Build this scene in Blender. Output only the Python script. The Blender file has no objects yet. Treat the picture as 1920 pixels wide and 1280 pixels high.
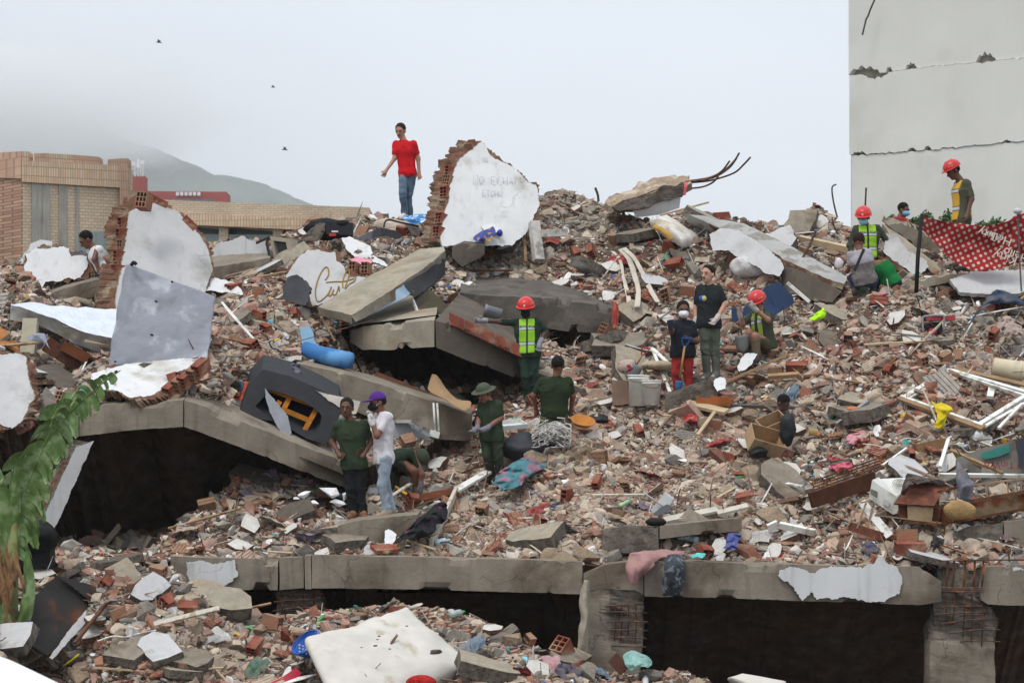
import bpy, bmesh, math, random
import numpy as np
from mathutils import Vector, Matrix, Euler
from mathutils.geometry import tessellate_polygon

# ---------------------------------------------------------------- camera, sky, sun, exposure
SC = bpy.context.scene
CAMZ = 4.6                      # eye height over the street
FPX, CX, HZ = 5333.0, 960.0, 900.0
cam_d = bpy.data.cameras.new("camera"); cam = bpy.data.objects.new("camera", cam_d)
SC.collection.objects.link(cam); SC.camera = cam
cam.location = (0, 0, CAMZ); cam.rotation_euler = (math.radians(90), 0, 0)
cam_d.lens = 100; cam_d.sensor_width = 36; cam_d.shift_y = (HZ-640)/1920.0
cam_d.clip_start = 0.5; cam_d.clip_end = 9000
cam_d.dof.use_dof = True; cam_d.dof.focus_distance = 43.5; cam_d.dof.aperture_fstop = 5.0

world = bpy.data.worlds.new("World"); SC.world = world; world.use_nodes = True
wn = world.node_tree; wn.nodes.clear()
def wnode(t, **k):
    n = wn.nodes.new(t)
    for a, b in k.items(): setattr(n, a, b)
    return n
out = wnode('ShaderNodeOutputWorld')
nish = wnode('ShaderNodeTexSky', sky_type='NISHITA'); nish.sun_disc = False
nish.sun_elevation = math.radians(58); nish.sun_rotation = math.radians(200)
bg1 = wnode('ShaderNodeBackground'); bg1.inputs[1].default_value = 0.08
wn.links.new(nish.outputs[0], bg1.inputs[0])
tc = wnode('ShaderNodeTexCoord')
sep = wnode('ShaderNodeSeparateXYZ'); wn.links.new(tc.outputs['Generated'], sep.inputs[0])
def ramp(val, stops):
    r = wnode('ShaderNodeValToRGB'); wn.links.new(val, r.inputs[0])
    el = r.color_ramp.elements
    while len(el) < len(stops): el.new(0.5)
    for e, (p, c) in zip(el, stops): e.position = p; e.color = (*c, 1)
    return r.outputs[0]
vert = ramp(sep.outputs[2], [(0.0, (.64, .67, .71)), (0.1, (.755, .80, .87)), (0.2, (.70, .76, .84)), (1.0, (.98, 1.02, 1.08))])
mp = wnode('ShaderNodeMapping'); wn.links.new(tc.outputs['Generated'], mp.inputs[0]); mp.inputs['Scale'].default_value = (3.0, 3.0, 9.0)
nz = wnode('ShaderNodeTexNoise'); wn.links.new(mp.outputs[0], nz.inputs[0]); nz.inputs['Scale'].default_value = 1.0
nz.inputs['Detail'].default_value = 5; nz.inputs['Roughness'].default_value = .5
cl = ramp(nz.outputs[0], [(.3, (.90, .91, .92)), (.7, (1.06, 1.06, 1.05))])
mul = wnode('ShaderNodeMix', data_type='RGBA', blend_type='MULTIPLY'); mul.inputs[0].default_value = 1
wn.links.new(vert, mul.inputs[6]); wn.links.new(cl, mul.inputs[7])
# the thick grey cloud bank that sits on the hills to the left
xs = wnode('ShaderNodeMapRange', interpolation_type='SMOOTHSTEP'); wn.links.new(sep.outputs[0], xs.inputs[0])
xs.inputs[1].default_value = 0.0; xs.inputs[2].default_value = -0.2; xs.inputs[3].default_value = 0; xs.inputs[4].default_value = 1
zs = wnode('ShaderNodeMapRange', interpolation_type='SMOOTHSTEP'); wn.links.new(sep.outputs[2], zs.inputs[0])
zs.inputs[1].default_value = 0.20; zs.inputs[2].default_value = 0.07; zs.inputs[3].default_value = 0; zs.inputs[4].default_value = 1
mm = wnode('ShaderNodeMath', operation='MULTIPLY'); wn.links.new(xs.outputs[0], mm.inputs[0]); wn.links.new(zs.outputs[0], mm.inputs[1])
mm2 = wnode('ShaderNodeMath', operation='MULTIPLY'); wn.links.new(mm.outputs[0], mm2.inputs[0]); mm2.inputs[1].default_value = 0.85
bank = wnode('ShaderNodeMix', data_type='RGBA', blend_type='MULTIPLY'); wn.links.new(mm2.outputs[0], bank.inputs[0])
wn.links.new(mul.outputs[2], bank.inputs[6]); bank.inputs[7].default_value = (.60, .59, .57, 1)
bg2 = wnode('ShaderNodeBackground'); wn.links.new(bank.outputs[2], bg2.inputs[0]); bg2.inputs[1].default_value = 0.98
mx = wnode('ShaderNodeMixShader'); mx.inputs[0].default_value = 0.93
wn.links.new(bg1.outputs[0], mx.inputs[1]); wn.links.new(bg2.outputs[0], mx.inputs[2]); wn.links.new(mx.outputs[0], out.inputs[0])
sun_d = bpy.data.lights.new("sun", 'SUN'); sun_d.energy = 1.3; sun_d.angle = math.radians(20); sun_d.color = (1, .96, .9)
sun = bpy.data.objects.new("sun", sun_d); SC.collection.objects.link(sun)
sun.rotation_euler = (math.radians(28), 0, math.radians(-35))
SC.view_settings.view_transform = 'Standard'; SC.view_settings.look = 'None'
SC.view_settings.exposure = 0.4; SC.view_settings.gamma = 1; SC.view_settings.use_curve_mapping = False
SC.render.engine = 'CYCLES'
SC.cycles.max_bounces = 5; SC.cycles.diffuse_bounces = 3; SC.cycles.volume_bounces = 3
SC.cycles.transparent_max_bounces = 8

# ---------------------------------------------------------------- helpers
R = random.Random(7); RS = np.random.RandomState(11)
def P(px, py, d): return Vector(((px-CX)/FPX*d, d, CAMZ+(HZ-py)/FPX*d))    # a photo point at distance d metres
def lin(h):
    h = h.lstrip('#'); o = []
    for i in (0, 2, 4):
        v = int(h[i:i+2], 16)/255.0
        o.append(v/12.92 if v <= .04045 else ((v+.055)/1.055)**2.4)
    return tuple(o)
_rt = RS.rand(4096).astype(np.float64)*2-1
def vnoise(p, s=1.0, seed=0):
    q = np.asarray(p, float)*s+1000.37+seed*17.13
    i = np.floor(q).astype(np.int64); f = q-i; f = f*f*(3-2*f)
    def h(a, b, c): return _rt[(a*7349+b*1913+c*5471+seed*131) % 4096]
    x, y, z = i[..., 0], i[..., 1], i[..., 2]; fx, fy, fz = f[..., 0], f[..., 1], f[..., 2]
    def L(a, b, t): return a+(b-a)*t
    return L(L(L(h(x, y, z), h(x+1, y, z), fx), L(h(x, y+1, z), h(x+1, y+1, z), fx), fy),
             L(L(h(x, y, z+1), h(x+1, y, z+1), fx), L(h(x, y+1, z+1), h(x+1, y+1, z+1), fx), fy), fz)
def fbm(p, s, n=3, seed=0):
    r = 0; a = 1
    for k in range(n): r = r+a*vnoise(p, s*2**k, seed+k); a *= .5
    return r
def inpoly(x, y, poly):
    x = np.asarray(x, float); y = np.asarray(y, float); c = np.zeros(x.shape, bool); n = len(poly)
    for i in range(n):
        x1, y1 = poly[i]; x2, y2 = poly[(i+1) % n]
        if y1 == y2: continue
        c ^= ((y1 > y) != (y2 > y)) & (x < (x2-x1)*(y-y1)/(y2-y1)+x1)
    return c

ORG = {}
def link(o, parent=None):
    SC.collection.objects.link(o)
    if parent is not None: o.parent = parent
def settag(o, label=None, cat=None, group=None, kind=None):
    if label: o['label'] = label
    if cat: o['category'] = cat
    if group: o['group'] = group
    if kind: o['kind'] = kind
    return o
def thing(name, label, cat, loc, group=None):
    o = bpy.data.objects.new(name, None); link(o); o.location = loc; o.empty_display_size = .2
    ORG[o.name] = Vector(loc); settag(o, label, cat, group); return o
def orgof(parent):
    while parent is not None:
        if parent.name in ORG: return ORG[parent.name]
        parent = parent.parent
    return None
def mk(name, verts, faces, mats, parent=None, smooth=False, mi=None, base=None, label=None, cat=None, group=None, kind=None, cols=None, attr=None):
    """verts in world metres; the object's origin is its parent's origin, or `base`"""
    v = np.asarray(verts, float).reshape(-1, 3)
    if parent is not None: o0 = orgof(parent)
    elif base is not None: o0 = Vector(base)
    else:
        lo, hi = v.min(0), v.max(0); o0 = Vector(((lo[0]+hi[0])/2, (lo[1]+hi[1])/2, lo[2]))
    vv = v-np.array(o0)
    me = bpy.data.meshes.new(name)
    if isinstance(faces, np.ndarray):
        n, k = faces.shape
        me.vertices.add(len(vv)); me.vertices.foreach_set('co', vv.astype(np.float32).ravel())
        me.loops.add(n*k); me.loops.foreach_set('vertex_index', faces.astype(np.int32).ravel())
        me.polygons.add(n); me.polygons.foreach_set('loop_start', np.arange(0, n*k, k, dtype=np.int32))
        me.polygons.foreach_set('loop_total', np.full(n, k, np.int32)); me.update(calc_edges=True)
    else:
        me.from_pydata([tuple(x) for x in vv], [], [tuple(int(i) for i in f) for f in faces]); me.update()
    for m in (mats if isinstance(mats, (list, tuple)) else [mats]): me.materials.append(m)
    if mi is not None: me.polygons.foreach_set('material_index', np.asarray(mi, np.int32))
    me.polygons.foreach_set('use_smooth', np.full(len(me.polygons), bool(smooth)))
    if cols is not None:
        a = me.color_attributes.new('Col', 'FLOAT_COLOR', 'POINT')
        c = np.ones((len(vv), 4), np.float32); c[:, :3] = cols; a.data.foreach_set('color', c.ravel())
    o = bpy.data.objects.new(name, me); link(o, parent)
    if parent is None: o.location = o0; ORG[o.name] = Vector(o0)
    settag(o, label, cat, group, kind); return o
class MB:
    def __init__(s): s.v = []; s.f = []; s.m = []
    def add(s, v, f, m=0):
        b = len(s.v); s.v += [tuple(x) for x in v]; s.f += [tuple(i+b for i in q) for q in f]; s.m += [m]*len(f); return s
    def build(s, name, mats, parent=None, **k): return mk(name, s.v, s.f, mats, parent, mi=s.m, **k)
def frame(d, up=None):
    d = Vector(d).normalized(); up = Vector(up or (0, 0, 1))
    if abs(d.dot(up.normalized())) > .98: up = Vector((0, 1, 0))
    s = d.cross(up).normalized(); u = s.cross(d).normalized(); return d, s, u
def barvf(a, b, w, h, up=None, taper=1.0):
    a = Vector(a); b = Vector(b); d, s, u = frame(b-a, up); v = []
    for c, t in ((a, 1), (b, taper)):
        for x, y in ((-1, -1), (1, -1), (1, 1), (-1, 1)): v.append(c+s*(x*w/2*t)+u*(y*h/2*t))
    return v, [(0, 1, 2, 3), (7, 6, 5, 4), (0, 4, 5, 1), (1, 5, 6, 2), (2, 6, 7, 3), (3, 7, 4, 0)]
def tubevf(pts, r, n=8, caps=True):
    pts = [Vector(p) for p in pts]; v = []; f = []; m = len(pts); u0 = None
    rr = r if isinstance(r, (list, tuple)) else [r]*m
    for i, p in enumerate(pts):
        d = (pts[min(i+1, m-1)]-pts[max(i-1, 0)]).normalized()
        if u0 is None: _, s, u = frame(d)
        else:
            s = d.cross(u0)
            if s.length < 1e-4: _, s, u = frame(d)
            s.normalize(); u = s.cross(d).normalized()
        u0 = u
        for k in range(n):
            a = 2*math.pi*k/n; v.append(p+s*(math.cos(a)*rr[i])+u*(math.sin(a)*rr[i]))
    for i in range(m-1):
        for k in range(n): f.append((i*n+k, i*n+(k+1) % n, (i+1)*n+(k+1) % n, (i+1)*n+k))
    if caps: f.append(tuple(range(n-1, -1, -1))); f.append(tuple((m-1)*n+k for k in range(n)))
    return v, f
def smoothpath(pts, n=6):
    pts = [Vector(p) for p in pts]; o = []
    for i in range(len(pts)-1):
        p0 = pts[max(i-1, 0)]; p1 = pts[i]; p2 = pts[i+1]; p3 = pts[min(i+2, len(pts)-1)]
        for k in range(n):
            t = k/n; o.append(.5*((2*p1)+(p2-p0)*t+(2*p0-5*p1+4*p2-p3)*t*t+(3*p1-p0-3*p2+p3)*t**3))
    o.append(pts[-1]); return o
def bar(name, a, b, w, h, m, parent=None, up=None, taper=1.0, **k):
    v, f = barvf(a, b, w, h, up, taper); return mk(name, v, f, m, parent, **k)
def tube(name, pts, r, m, parent=None, n=8, sm=0, **k):
    if sm: pts = smoothpath(pts, sm)
    v, f = tubevf(pts, r, n); return mk(name, v, f, m, parent, smooth=n > 6, **k)
def lathe(name, base, axis, prof, m, parent=None, n=24, **k):
    """prof: list of (radius, distance along axis)"""
    d, s, u = frame(axis); v = []; f = []; base = Vector(base)
    for (r, t) in prof:
        for i in range(n):
            a = 2*math.pi*i/n; v.append(base+d*t+s*(math.cos(a)*r)+u*(math.sin(a)*r))
    for j in range(len(prof)-1):
        for i in range(n): f.append((j*n+i, (j+1)*n+i, (j+1)*n+(i+1) % n, j*n+(i+1) % n))
    return mk(name, v, f, m, parent, smooth=True, **k)

# ---------------------------------------------------------------- materials
MATS = {}
def mat(name, col, rough=.9, var=.25, vs=3.0, bump=.3, bs=30.0, col2=None, c2lo=.5, c2hi=.62, c2s=2.0, streak=0.0, metal=0.0, spec=.2, vcol=False,
        crack=0.0, dust=0.0, dustc='a08c78', sheen=0, trans=0, bdist=.02, coord='Object'):
    if name in MATS: return MATS[name]
    m = bpy.data.materials.new(name); m.use_nodes = True; nt = m.node_tree; N = nt.nodes; Lk = nt.links
    b = N['Principled BSDF']; b.inputs['Roughness'].default_value = rough; b.inputs['Metallic'].default_value = metal
    b.inputs['Specular IOR Level'].default_value = spec
    if isinstance(col, str): col = lin(col)
    if isinstance(col2, str): col2 = lin(col2)
    t = N.new('ShaderNodeTexCoord'); co = t.outputs[coord]
    def noise(s, det=5, rg=.55, vec=None):
        n = N.new('ShaderNodeTexNoise'); n.inputs['Scale'].default_value = s; n.inputs['Detail'].default_value = det
        n.inputs['Roughness'].default_value = rg; Lk.new(vec or co, n.inputs[0]); return n.outputs[0]
    def rng(v, a, c, d, e, sm=False):
        n = N.new('ShaderNodeMapRange'); Lk.new(v, n.inputs[0])
        if sm: n.interpolation_type = 'SMOOTHSTEP'
        for i, x in enumerate((a, c, d, e)): n.inputs[i+1].default_value = x
        return n.outputs[0]
    def mixc(fac, a, c, bt='MIX'):
        n = N.new('ShaderNodeMix'); n.data_type = 'RGBA'; n.blend_type = bt
        for sl, x in ((0, fac), (6, a), (7, c)):
            if isinstance(x, (float, int)): n.inputs[sl].default_value = x
            elif isinstance(x, tuple): n.inputs[sl].default_value = (*x, 1)
            else: Lk.new(x, n.inputs[sl])
        return n.outputs[2]
    if vcol:
        a = N.new('ShaderNodeAttribute'); a.attribute_name = 'Col'; base = a.outputs[0]
    else: base = col
    if col2: base = mixc(rng(noise(c2s, 6), c2lo, c2hi, 0, 1, True), base, col2)
    n1 = noise(vs, 6); k = rng(n1, .3, .7, 1-var, 1+var)
    cmb = N.new('ShaderNodeCombineColor'); [Lk.new(k, cmb.inputs[i]) for i in range(3)]
    base = mixc(1.0, base, cmb.outputs[0], 'MULTIPLY')
    if streak:
        mpn = N.new('ShaderNodeMapping'); mpn.inputs['Scale'].default_value = (6, 6, .5); Lk.new(co, mpn.inputs[0])
        base = mixc(rng(noise(1.5, 5, .6, mpn.outputs[0]), .5, .75, 0, streak, True), base, (.09, .075, .06))
    if crack:
        w = N.new('ShaderNodeTexVoronoi'); w.feature = 'DISTANCE_TO_EDGE'; w.inputs['Scale'].default_value = 1.1
        wv = N.new('ShaderNodeVectorMath'); wv.operation = 'ADD'; nn = N.new('ShaderNodeTexNoise'); nn.inputs['Scale'].default_value = 3; nn.inputs['Detail'].default_value = 6
        Lk.new(co, nn.inputs[0]); Lk.new(co, wv.inputs[0]); sc = N.new('ShaderNodeVectorMath'); sc.operation = 'SCALE'; sc.inputs['Scale'].default_value = .5
        Lk.new(nn.outputs[1], sc.inputs[0]); Lk.new(sc.outputs[0], wv.inputs[1]); Lk.new(wv.outputs[0], w.inputs['Vector'])
        e = rng(w.outputs['Distance'], .0, .012, crack, 0)
        msk = rng(noise(.9, 2), .5, .56, 0, 1, True); mu = N.new('ShaderNodeMath'); mu.operation = 'MULTIPLY'; Lk.new(e, mu.inputs[0]); Lk.new(msk, mu.inputs[1])
        base = mixc(mu.outputs[0], base, (.07, .06, .05))
    if dust:
        g = N.new('ShaderNodeNewGeometry'); sp = N.new('ShaderNodeSeparateXYZ'); Lk.new(g.outputs['Normal'], sp.inputs[0])
        dn = N.new('ShaderNodeMath'); dn.operation = 'MULTIPLY'; Lk.new(rng(sp.outputs[2], .1, .9, .25, 1), dn.inputs[0]); Lk.new(rng(noise(2.2, 5), .35, .6, 0, dust, True), dn.inputs[1])
        base = mixc(dn.outputs[0], base, lin(dustc))
    if isinstance(base, tuple): b.inputs['Base Color'].default_value = (*base, 1)
    else: Lk.new(base, b.inputs['Base Color'])
    if bump:
        bp = N.new('ShaderNodeBump'); bp.inputs['Strength'].default_value = bump; bp.inputs['Distance'].default_value = bdist
        Lk.new(noise(bs, 8, .65), bp.inputs['Height']); Lk.new(bp.outputs[0], b.inputs['Normal'])
    if trans: b.inputs['Transmission Weight'].default_value = trans
    MATS[name] = m; return m
def plain(hexc, rough=.7, var=.12, name=None, **k):
    d = dict(bump=.15, bs=40, vs=5); d.update(k)
    return mat(name or 'paint_'+hexc+'_%d' % (rough*10), hexc, rough=rough, var=var, **d)
def cloth(hexc, **k): 
    d = dict(var=.25, vs=7, bump=.5, bs=25, bdist=.03, dust=.35); d.update(k); return mat('cloth_'+hexc, hexc, rough=.95, **d)
concrete = mat('concrete', '857b6e', var=.25, vs=1.6, bump=.55, bs=14, col2='655a4d', c2s=1.1, c2lo=.5, c2hi=.66, streak=.4, crack=.8)
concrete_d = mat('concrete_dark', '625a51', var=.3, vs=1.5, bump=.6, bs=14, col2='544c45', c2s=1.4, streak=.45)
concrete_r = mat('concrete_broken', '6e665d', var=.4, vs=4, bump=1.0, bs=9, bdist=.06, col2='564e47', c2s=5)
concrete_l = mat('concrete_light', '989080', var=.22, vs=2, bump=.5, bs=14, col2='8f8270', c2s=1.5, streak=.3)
plaster = mat('plaster_white', 'cfcfcf', rough=.85, var=.07, vs=2, bump=.12, bs=20, col2='aaa59c', c2s=1.3, c2lo=.55, c2hi=.72, streak=.2, crack=.35)
plaster_g = mat('plaster_grey', 'b6b5b5', rough=.85, var=.08, vs=1.5, bump=.15, bs=20, col2='94918c', c2s=1.2, c2lo=.52, c2hi=.75, streak=.15, crack=.3)
brickm = mat('clay_brick', '86493a', rough=.95, var=.3, vs=5, bump=.5, bs=30, col2='94705a', c2s=4, c2lo=.5, c2hi=.62, dust=.35)
brickm2 = mat('clay_brick_dusty', '8f6e58', rough=.95, var=.3, vs=5, bump=.5, bs=30, col2='8f5a44', c2s=4, dust=.4)
core_m = mat('brick_core', '735444', rough=1, var=.4, vs=6, bump=1.0, bs=12, bdist=.06, col2='8a7a66', c2s=3.5)
rust = mat('rust', '54321f', rough=.85, var=.4, vs=5, bump=.4, bs=40, col2='7a4526', c2s=6, spec=.3)
steel = mat('rebar_steel', '4b3a33', rough=.7, var=.3, vs=8, bump=.3, bs=80, spec=.4, col2='7a4a30', c2s=8)
wood = mat('old_wood', '9c7f5c', rough=.85, var=.25, vs=6, bump=.4, bs=30, col2='6e5238', c2s=3, dust=.3)
wood_d = mat('dark_wood', '5e3826', rough=.7, var=.25, vs=6, bump=.3, bs=30, col2='3e2519', c2s=4, dust=.25)
rubble_m = mat('rubble_pieces', 'ffffff', rough=.95, var=.3, vs=9, bump=.55, bs=28, vcol=True, dust=.38, dustc='ab9a87')
void_m = mat('void_shade', '0a0908', rough=1, spec=0, var=.5, vs=1.5, bump=.8, bs=6)  # near-black colour paints in the deep shade of the hollows and ground storey
soil_m = mat('rubble_fines', '65564a', rough=1, var=.35, vs=4, bump=1.0, bs=14, bdist=.1, col2='66503f', c2s=1.4, c2lo=.42, c2hi=.62)
alu = mat('aluminium_white', 'dcdcd6', rough=.5, var=.1, bump=.05, spec=.4, col2='a9a295', c2s=6)
# ---------------------------------------------------------------- terrain of the collapse: patches of rubble slope
class Surf:
    """distance to the slope as a smooth function fitted through measured points"""
    def __init__(s, pts, lam=4e-4, amp=.15, seed=0):
        p = np.array(pts, float); s.x = p[:, :2]/1000; d = p[:, 2]; n = len(p); s.amp = amp; s.seed = seed
        K = s.k(np.linalg.norm(s.x[:, None]-s.x[None], axis=2))+lam*np.eye(n)
        Q = np.c_[np.ones(n), s.x]; A = np.block([[K, Q], [Q.T, np.zeros((3, 3))]])
        s.w = np.linalg.solve(A, np.r_[d, 0, 0, 0])
    def k(s, r): return np.where(r > 0, r*r*np.log(np.maximum(r, 1e-9)), 0)
    def raw(s, px, py):
        q = np.stack([np.asarray(px, float), np.asarray(py, float)], -1)/1000; sh = q.shape[:-1]; q = q.reshape(-1, 2); o = np.empty(len(q))
        for i in range(0, len(q), 20000):
            c = q[i:i+20000]; r = np.linalg.norm(c[:, None]-s.x[None], axis=2); o[i:i+20000] = s.k(r) @ s.w[:-3]+s.w[-3]+c @ s.w[-2:]
        return o.reshape(sh)
    def pos(s, px, py):
        d = s.raw(px, py); px = np.asarray(px, float); py = np.asarray(py, float)
        def W(d): return np.stack([(px-CX)/FPX*d, d, CAMZ+(HZ-py)/FPX*d], -1)
        w = W(d); n = fbm(w, .75, 3, s.seed)*s.amp*1.7+fbm(w, 2.6, 2, s.seed+5)*.09
        return W(d+n)
    def D(s, px, py): return float(s.pos(px, py)[1])
    def at(s, px, py, off=.0): return P(px, py, s.D(px, py)-off)
TR = Surf([(300,1045,39.6),(560,1045,39.5),(1000,1052,39.6),(1500,1060,39.5),(1950,1060,39.5),(1950,1000,40.1),(1500,980,40.7),(1150,1000,40.4),(680,975,41.2),
 (450,910,42.2),(360,990,40.8),(800,930,42.3),(930,900,43),(1000,850,43.1),(1000,760,45),(1100,780,44.2),(1200,765,44.4),(1330,720,44.8),(1200,650,46.2),(1000,600,48.2),
 (850,560,48.2),(1100,560,48.4),(1060,370,51.8),(900,460,51),(1200,410,51.4),(1200,480,49.6),(1350,520,48.3),(1440,670,45.3),(1400,620,46.2),(1600,700,44.3),(1750,600,45.8),
 (1900,550,47.0),(1650,540,47.1),(1500,560,47.3),(1550,440,50.4),(1700,430,51),(1900,500,48.2),(1900,800,42.7),(1600,850,42.3),(1300,880,42),(1500,760,43.7),(1450,420,51.5),
 (650,920,42.6),(750,850,43.8),(850,790,44.9),(930,740,46)]+
 [(1196,761,44.36),(1222,759,44.16),(1165,760,44.66),(1300,448,49.16),(1380,510,48.26),(1440,510,48.26),(1525,560,47.36),(1440,590,46.46),(1700,510,48.36),(1840,548,46.96),(1718,548,46.26),(1200,758,44.06),(1020,830,43.06),(1092,800,43.36),(960,806,43.56),(1428,858,42.86),(1860,710,43.96),(1750,628,44.56),(1690,745,42.96),(1844,803,42.36),(1640,900,41.36),(1680,964,40.56),(1760,980,40.26),(1850,970,40.26),(1240,975,40.86),(1800,885,41.36),(1595,985,40.36),(1412,515,48.36),(1340,757,44.06),(900,440,50.16),(960,455,50.36),(990,700,45.36),(820,1020,40.36)], seed=1)
TL = Surf([(-40,800,41.6),(180,760,41.5),(345,750,41.3),(650,865,42.0),(450,700,43.0),(560,690,43.9),(870,775,44.6),(200,680,42.7),(400,600,45.2),(500,560,46.3),(650,650,45.8),
 (0,600,44.2),(60,500,48),(200,480,49),(400,470,50),(500,440,51),(600,460,52),(750,410,53.5),(830,440,53),(0,480,49),(880,600,47.5),(750,560,48.6)]+
 [(20,600,44.98),(100,622,44.78),(205,664,44.58),(388,674,42.68),(214,686,42.68),(370,680,42.18),(240,744,42.18),(300,600,46.88),(100,526,47.98),(45,740,41.68),(450,785,42.48),(610,832,42.48),(615,690,44.58),(110,690,43.88),(600,575,46.88),(340,600,46.88),(560,700,43.98),(700,785,43.88),(870,806,43.88),(20,640,43.68),(540,482,49.08),(650,450,50.88),(720,450,50.98),(780,432,51.98),(680,497,48.98),(420,550,46.98),(500,486,48.98)], seed=2)
LO = Surf([(0,1250,36.3),(200,1060,38.6),(330,1070,38.7),(480,1165,38.4),(740,1135,38.7),(960,1190,38.3),(1080,1240,38),(300,1280,35.6),(700,1280,35.8),(1050,1290,36.5),
 (0,1420,33.5),(1000,1420,33.8),(100,1010,40.5),(270,1035,40.3),(1300,1280,37.8)]+[(640,1280,36.34),(872,1250,37.34),(762,1140,38.34),(570,1235,36.84),(110,1225,37.64),(70,1060,39.04),(20,1270,37.34),(1160,1262,38.24),(1055,1235,38.34),(500,1170,38.24)]+[(578,1196,37.0),(762,1136,38.8),(872,1232,37.9),(640,1330,35.9),(720,1210,37.4),(760,1280,36.9)], amp=.1, seed=3)
polyTR = [(265,1050),(270,1042),(300,1012),(345,975),(372,955),(400,930),(440,905),(520,893),(640,885),(760,840),(870,780),(905,748),(965,735),(1000,690),(860,640),(820,560),(835,470),
 (870,452),(930,436),(960,408),(985,383),(1012,366),(1040,360),(1075,362),(1110,375),(1150,395),(1210,415),(1290,398),(1360,402),(1410,415),(1480,424),(1505,402),(1530,382),(1556,400),(1580,424),
 (1620,445),(1680,442),(1730,470),(1800,480),(2010,485),(2010,1062),(1500,1062),(1000,1056),(560,1048),(330,1050)]
polyTL = [(-70,830),(60,790),(180,765),(345,748),(480,800),(650,872),(760,850),(880,790),(960,700),(860,600),(850,470),(835,428),(760,410),(700,402),(660,410),(600,418),(560,428),(520,446),
 (470,452),(400,456),(300,470),(210,468),(150,480),(60,478),(40,484),(0,500),(-70,510)]
polyLO = [(-60,1240),(-60,1100),(60,1080),(120,1060),(60,1045),(110,1025),(180,1028),(270,1036),(320,1062),(372,1108),(430,1135),(490,1162),(560,1150),(650,1142),(740,1132),(800,1140),(860,1147),
 (920,1170),(975,1200),(1030,1225),(1085,1245),(1140,1262),(1200,1262),(1280,1256),(1330,1275),(1330,1440),(-60,1440)]
hole3 = [(1030,612),(1080,618),(1146,628),(1142,640),(1118,652),(1085,648),(1050,652),(1030,640)]
hole2 = [(655,640),(820,608),(985,690),(975,742),(930,752),(870,768),(780,730),(690,690)]
def terrain(name, S, poly, holes=(), step=7.0, m=None):
    p = np.array(poly); x0, y0 = p.min(0); x1, y1 = p.max(0)
    xs = np.arange(x0, x1+step, step); ys = np.arange(y0, y1+step, step); X, Y = np.meshgrid(xs, ys, indexing='ij')
    jx = RS.uniform(-.25, .25, X.shape)*step; jy = RS.uniform(-.25, .25, X.shape)*step
    V = S.pos(X+jx, Y+jy); n1, n2 = X.shape
    cx = (X[:-1, :-1]+step/2); cy = (Y[:-1, :-1]+step/2); ok = inpoly(cx, cy, poly)
    for h in holes: ok &= ~inpoly(cx, cy, h)
    idx = np.arange(n1*n2).reshape(n1, n2)
    F = np.stack([idx[:-1, :-1], idx[1:, :-1], idx[1:, 1:], idx[:-1, 1:]], -1)[ok]
    # border skirt going back and down, so that the slope is a solid heap
    E = {}
    for q in F:
        for a, b in zip(q, np.roll(q, -1)):
            E[(a, b)] = E.get((a, b), 0)+1
    bd = [e for e in E if (e[1], e[0]) not in E]
    V = V.reshape(-1, 3); keep = {}; ext = []; SK = []
    for a, b in bd:
        for i in (a, b):
            if i not in keep: keep[i] = len(V)+len(ext); ext.append(V[i]+np.array([0, 3.0, -2.2]))
        SK.append((a, b, keep[b], keep[a]))
    V = np.vstack([V, np.array(ext)]); F = np.vstack([F, np.array(SK)])
    used = np.unique(F); re = np.full(len(V), -1); re[used] = np.arange(len(used))
    return mk(name, V[used], re[F], m or soil_m, smooth=False, kind='structure')
terrain('rubble_slope', TR, polyTR, [hole3])
terrain('upper_rubble_slope', TL, polyTL, [hole2])
terrain('street_rubble_bank', LO, polyLO)

# hollows under the slabs: the dark storeys between them
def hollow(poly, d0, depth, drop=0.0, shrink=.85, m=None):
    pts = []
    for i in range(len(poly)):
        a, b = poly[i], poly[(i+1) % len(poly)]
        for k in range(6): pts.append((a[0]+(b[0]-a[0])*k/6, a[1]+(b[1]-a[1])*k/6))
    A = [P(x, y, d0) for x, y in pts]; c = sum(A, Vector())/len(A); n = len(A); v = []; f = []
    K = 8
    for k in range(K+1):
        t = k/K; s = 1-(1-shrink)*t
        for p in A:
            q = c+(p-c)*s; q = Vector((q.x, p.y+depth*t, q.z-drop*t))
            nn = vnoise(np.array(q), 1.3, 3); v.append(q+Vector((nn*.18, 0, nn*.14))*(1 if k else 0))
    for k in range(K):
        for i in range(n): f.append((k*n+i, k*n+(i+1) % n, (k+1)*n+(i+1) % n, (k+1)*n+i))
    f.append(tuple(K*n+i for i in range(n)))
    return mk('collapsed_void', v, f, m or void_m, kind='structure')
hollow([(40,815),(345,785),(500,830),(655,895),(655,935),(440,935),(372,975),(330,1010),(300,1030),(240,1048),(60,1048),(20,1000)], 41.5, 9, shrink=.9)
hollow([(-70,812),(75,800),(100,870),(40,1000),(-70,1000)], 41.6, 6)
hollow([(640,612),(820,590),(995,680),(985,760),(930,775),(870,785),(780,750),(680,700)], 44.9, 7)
hollow([(1020,600),(1080,608),(1152,622),(1150,650),(1118,662),(1085,658),(1040,662),(1020,645)], 47.7, 6)

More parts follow.
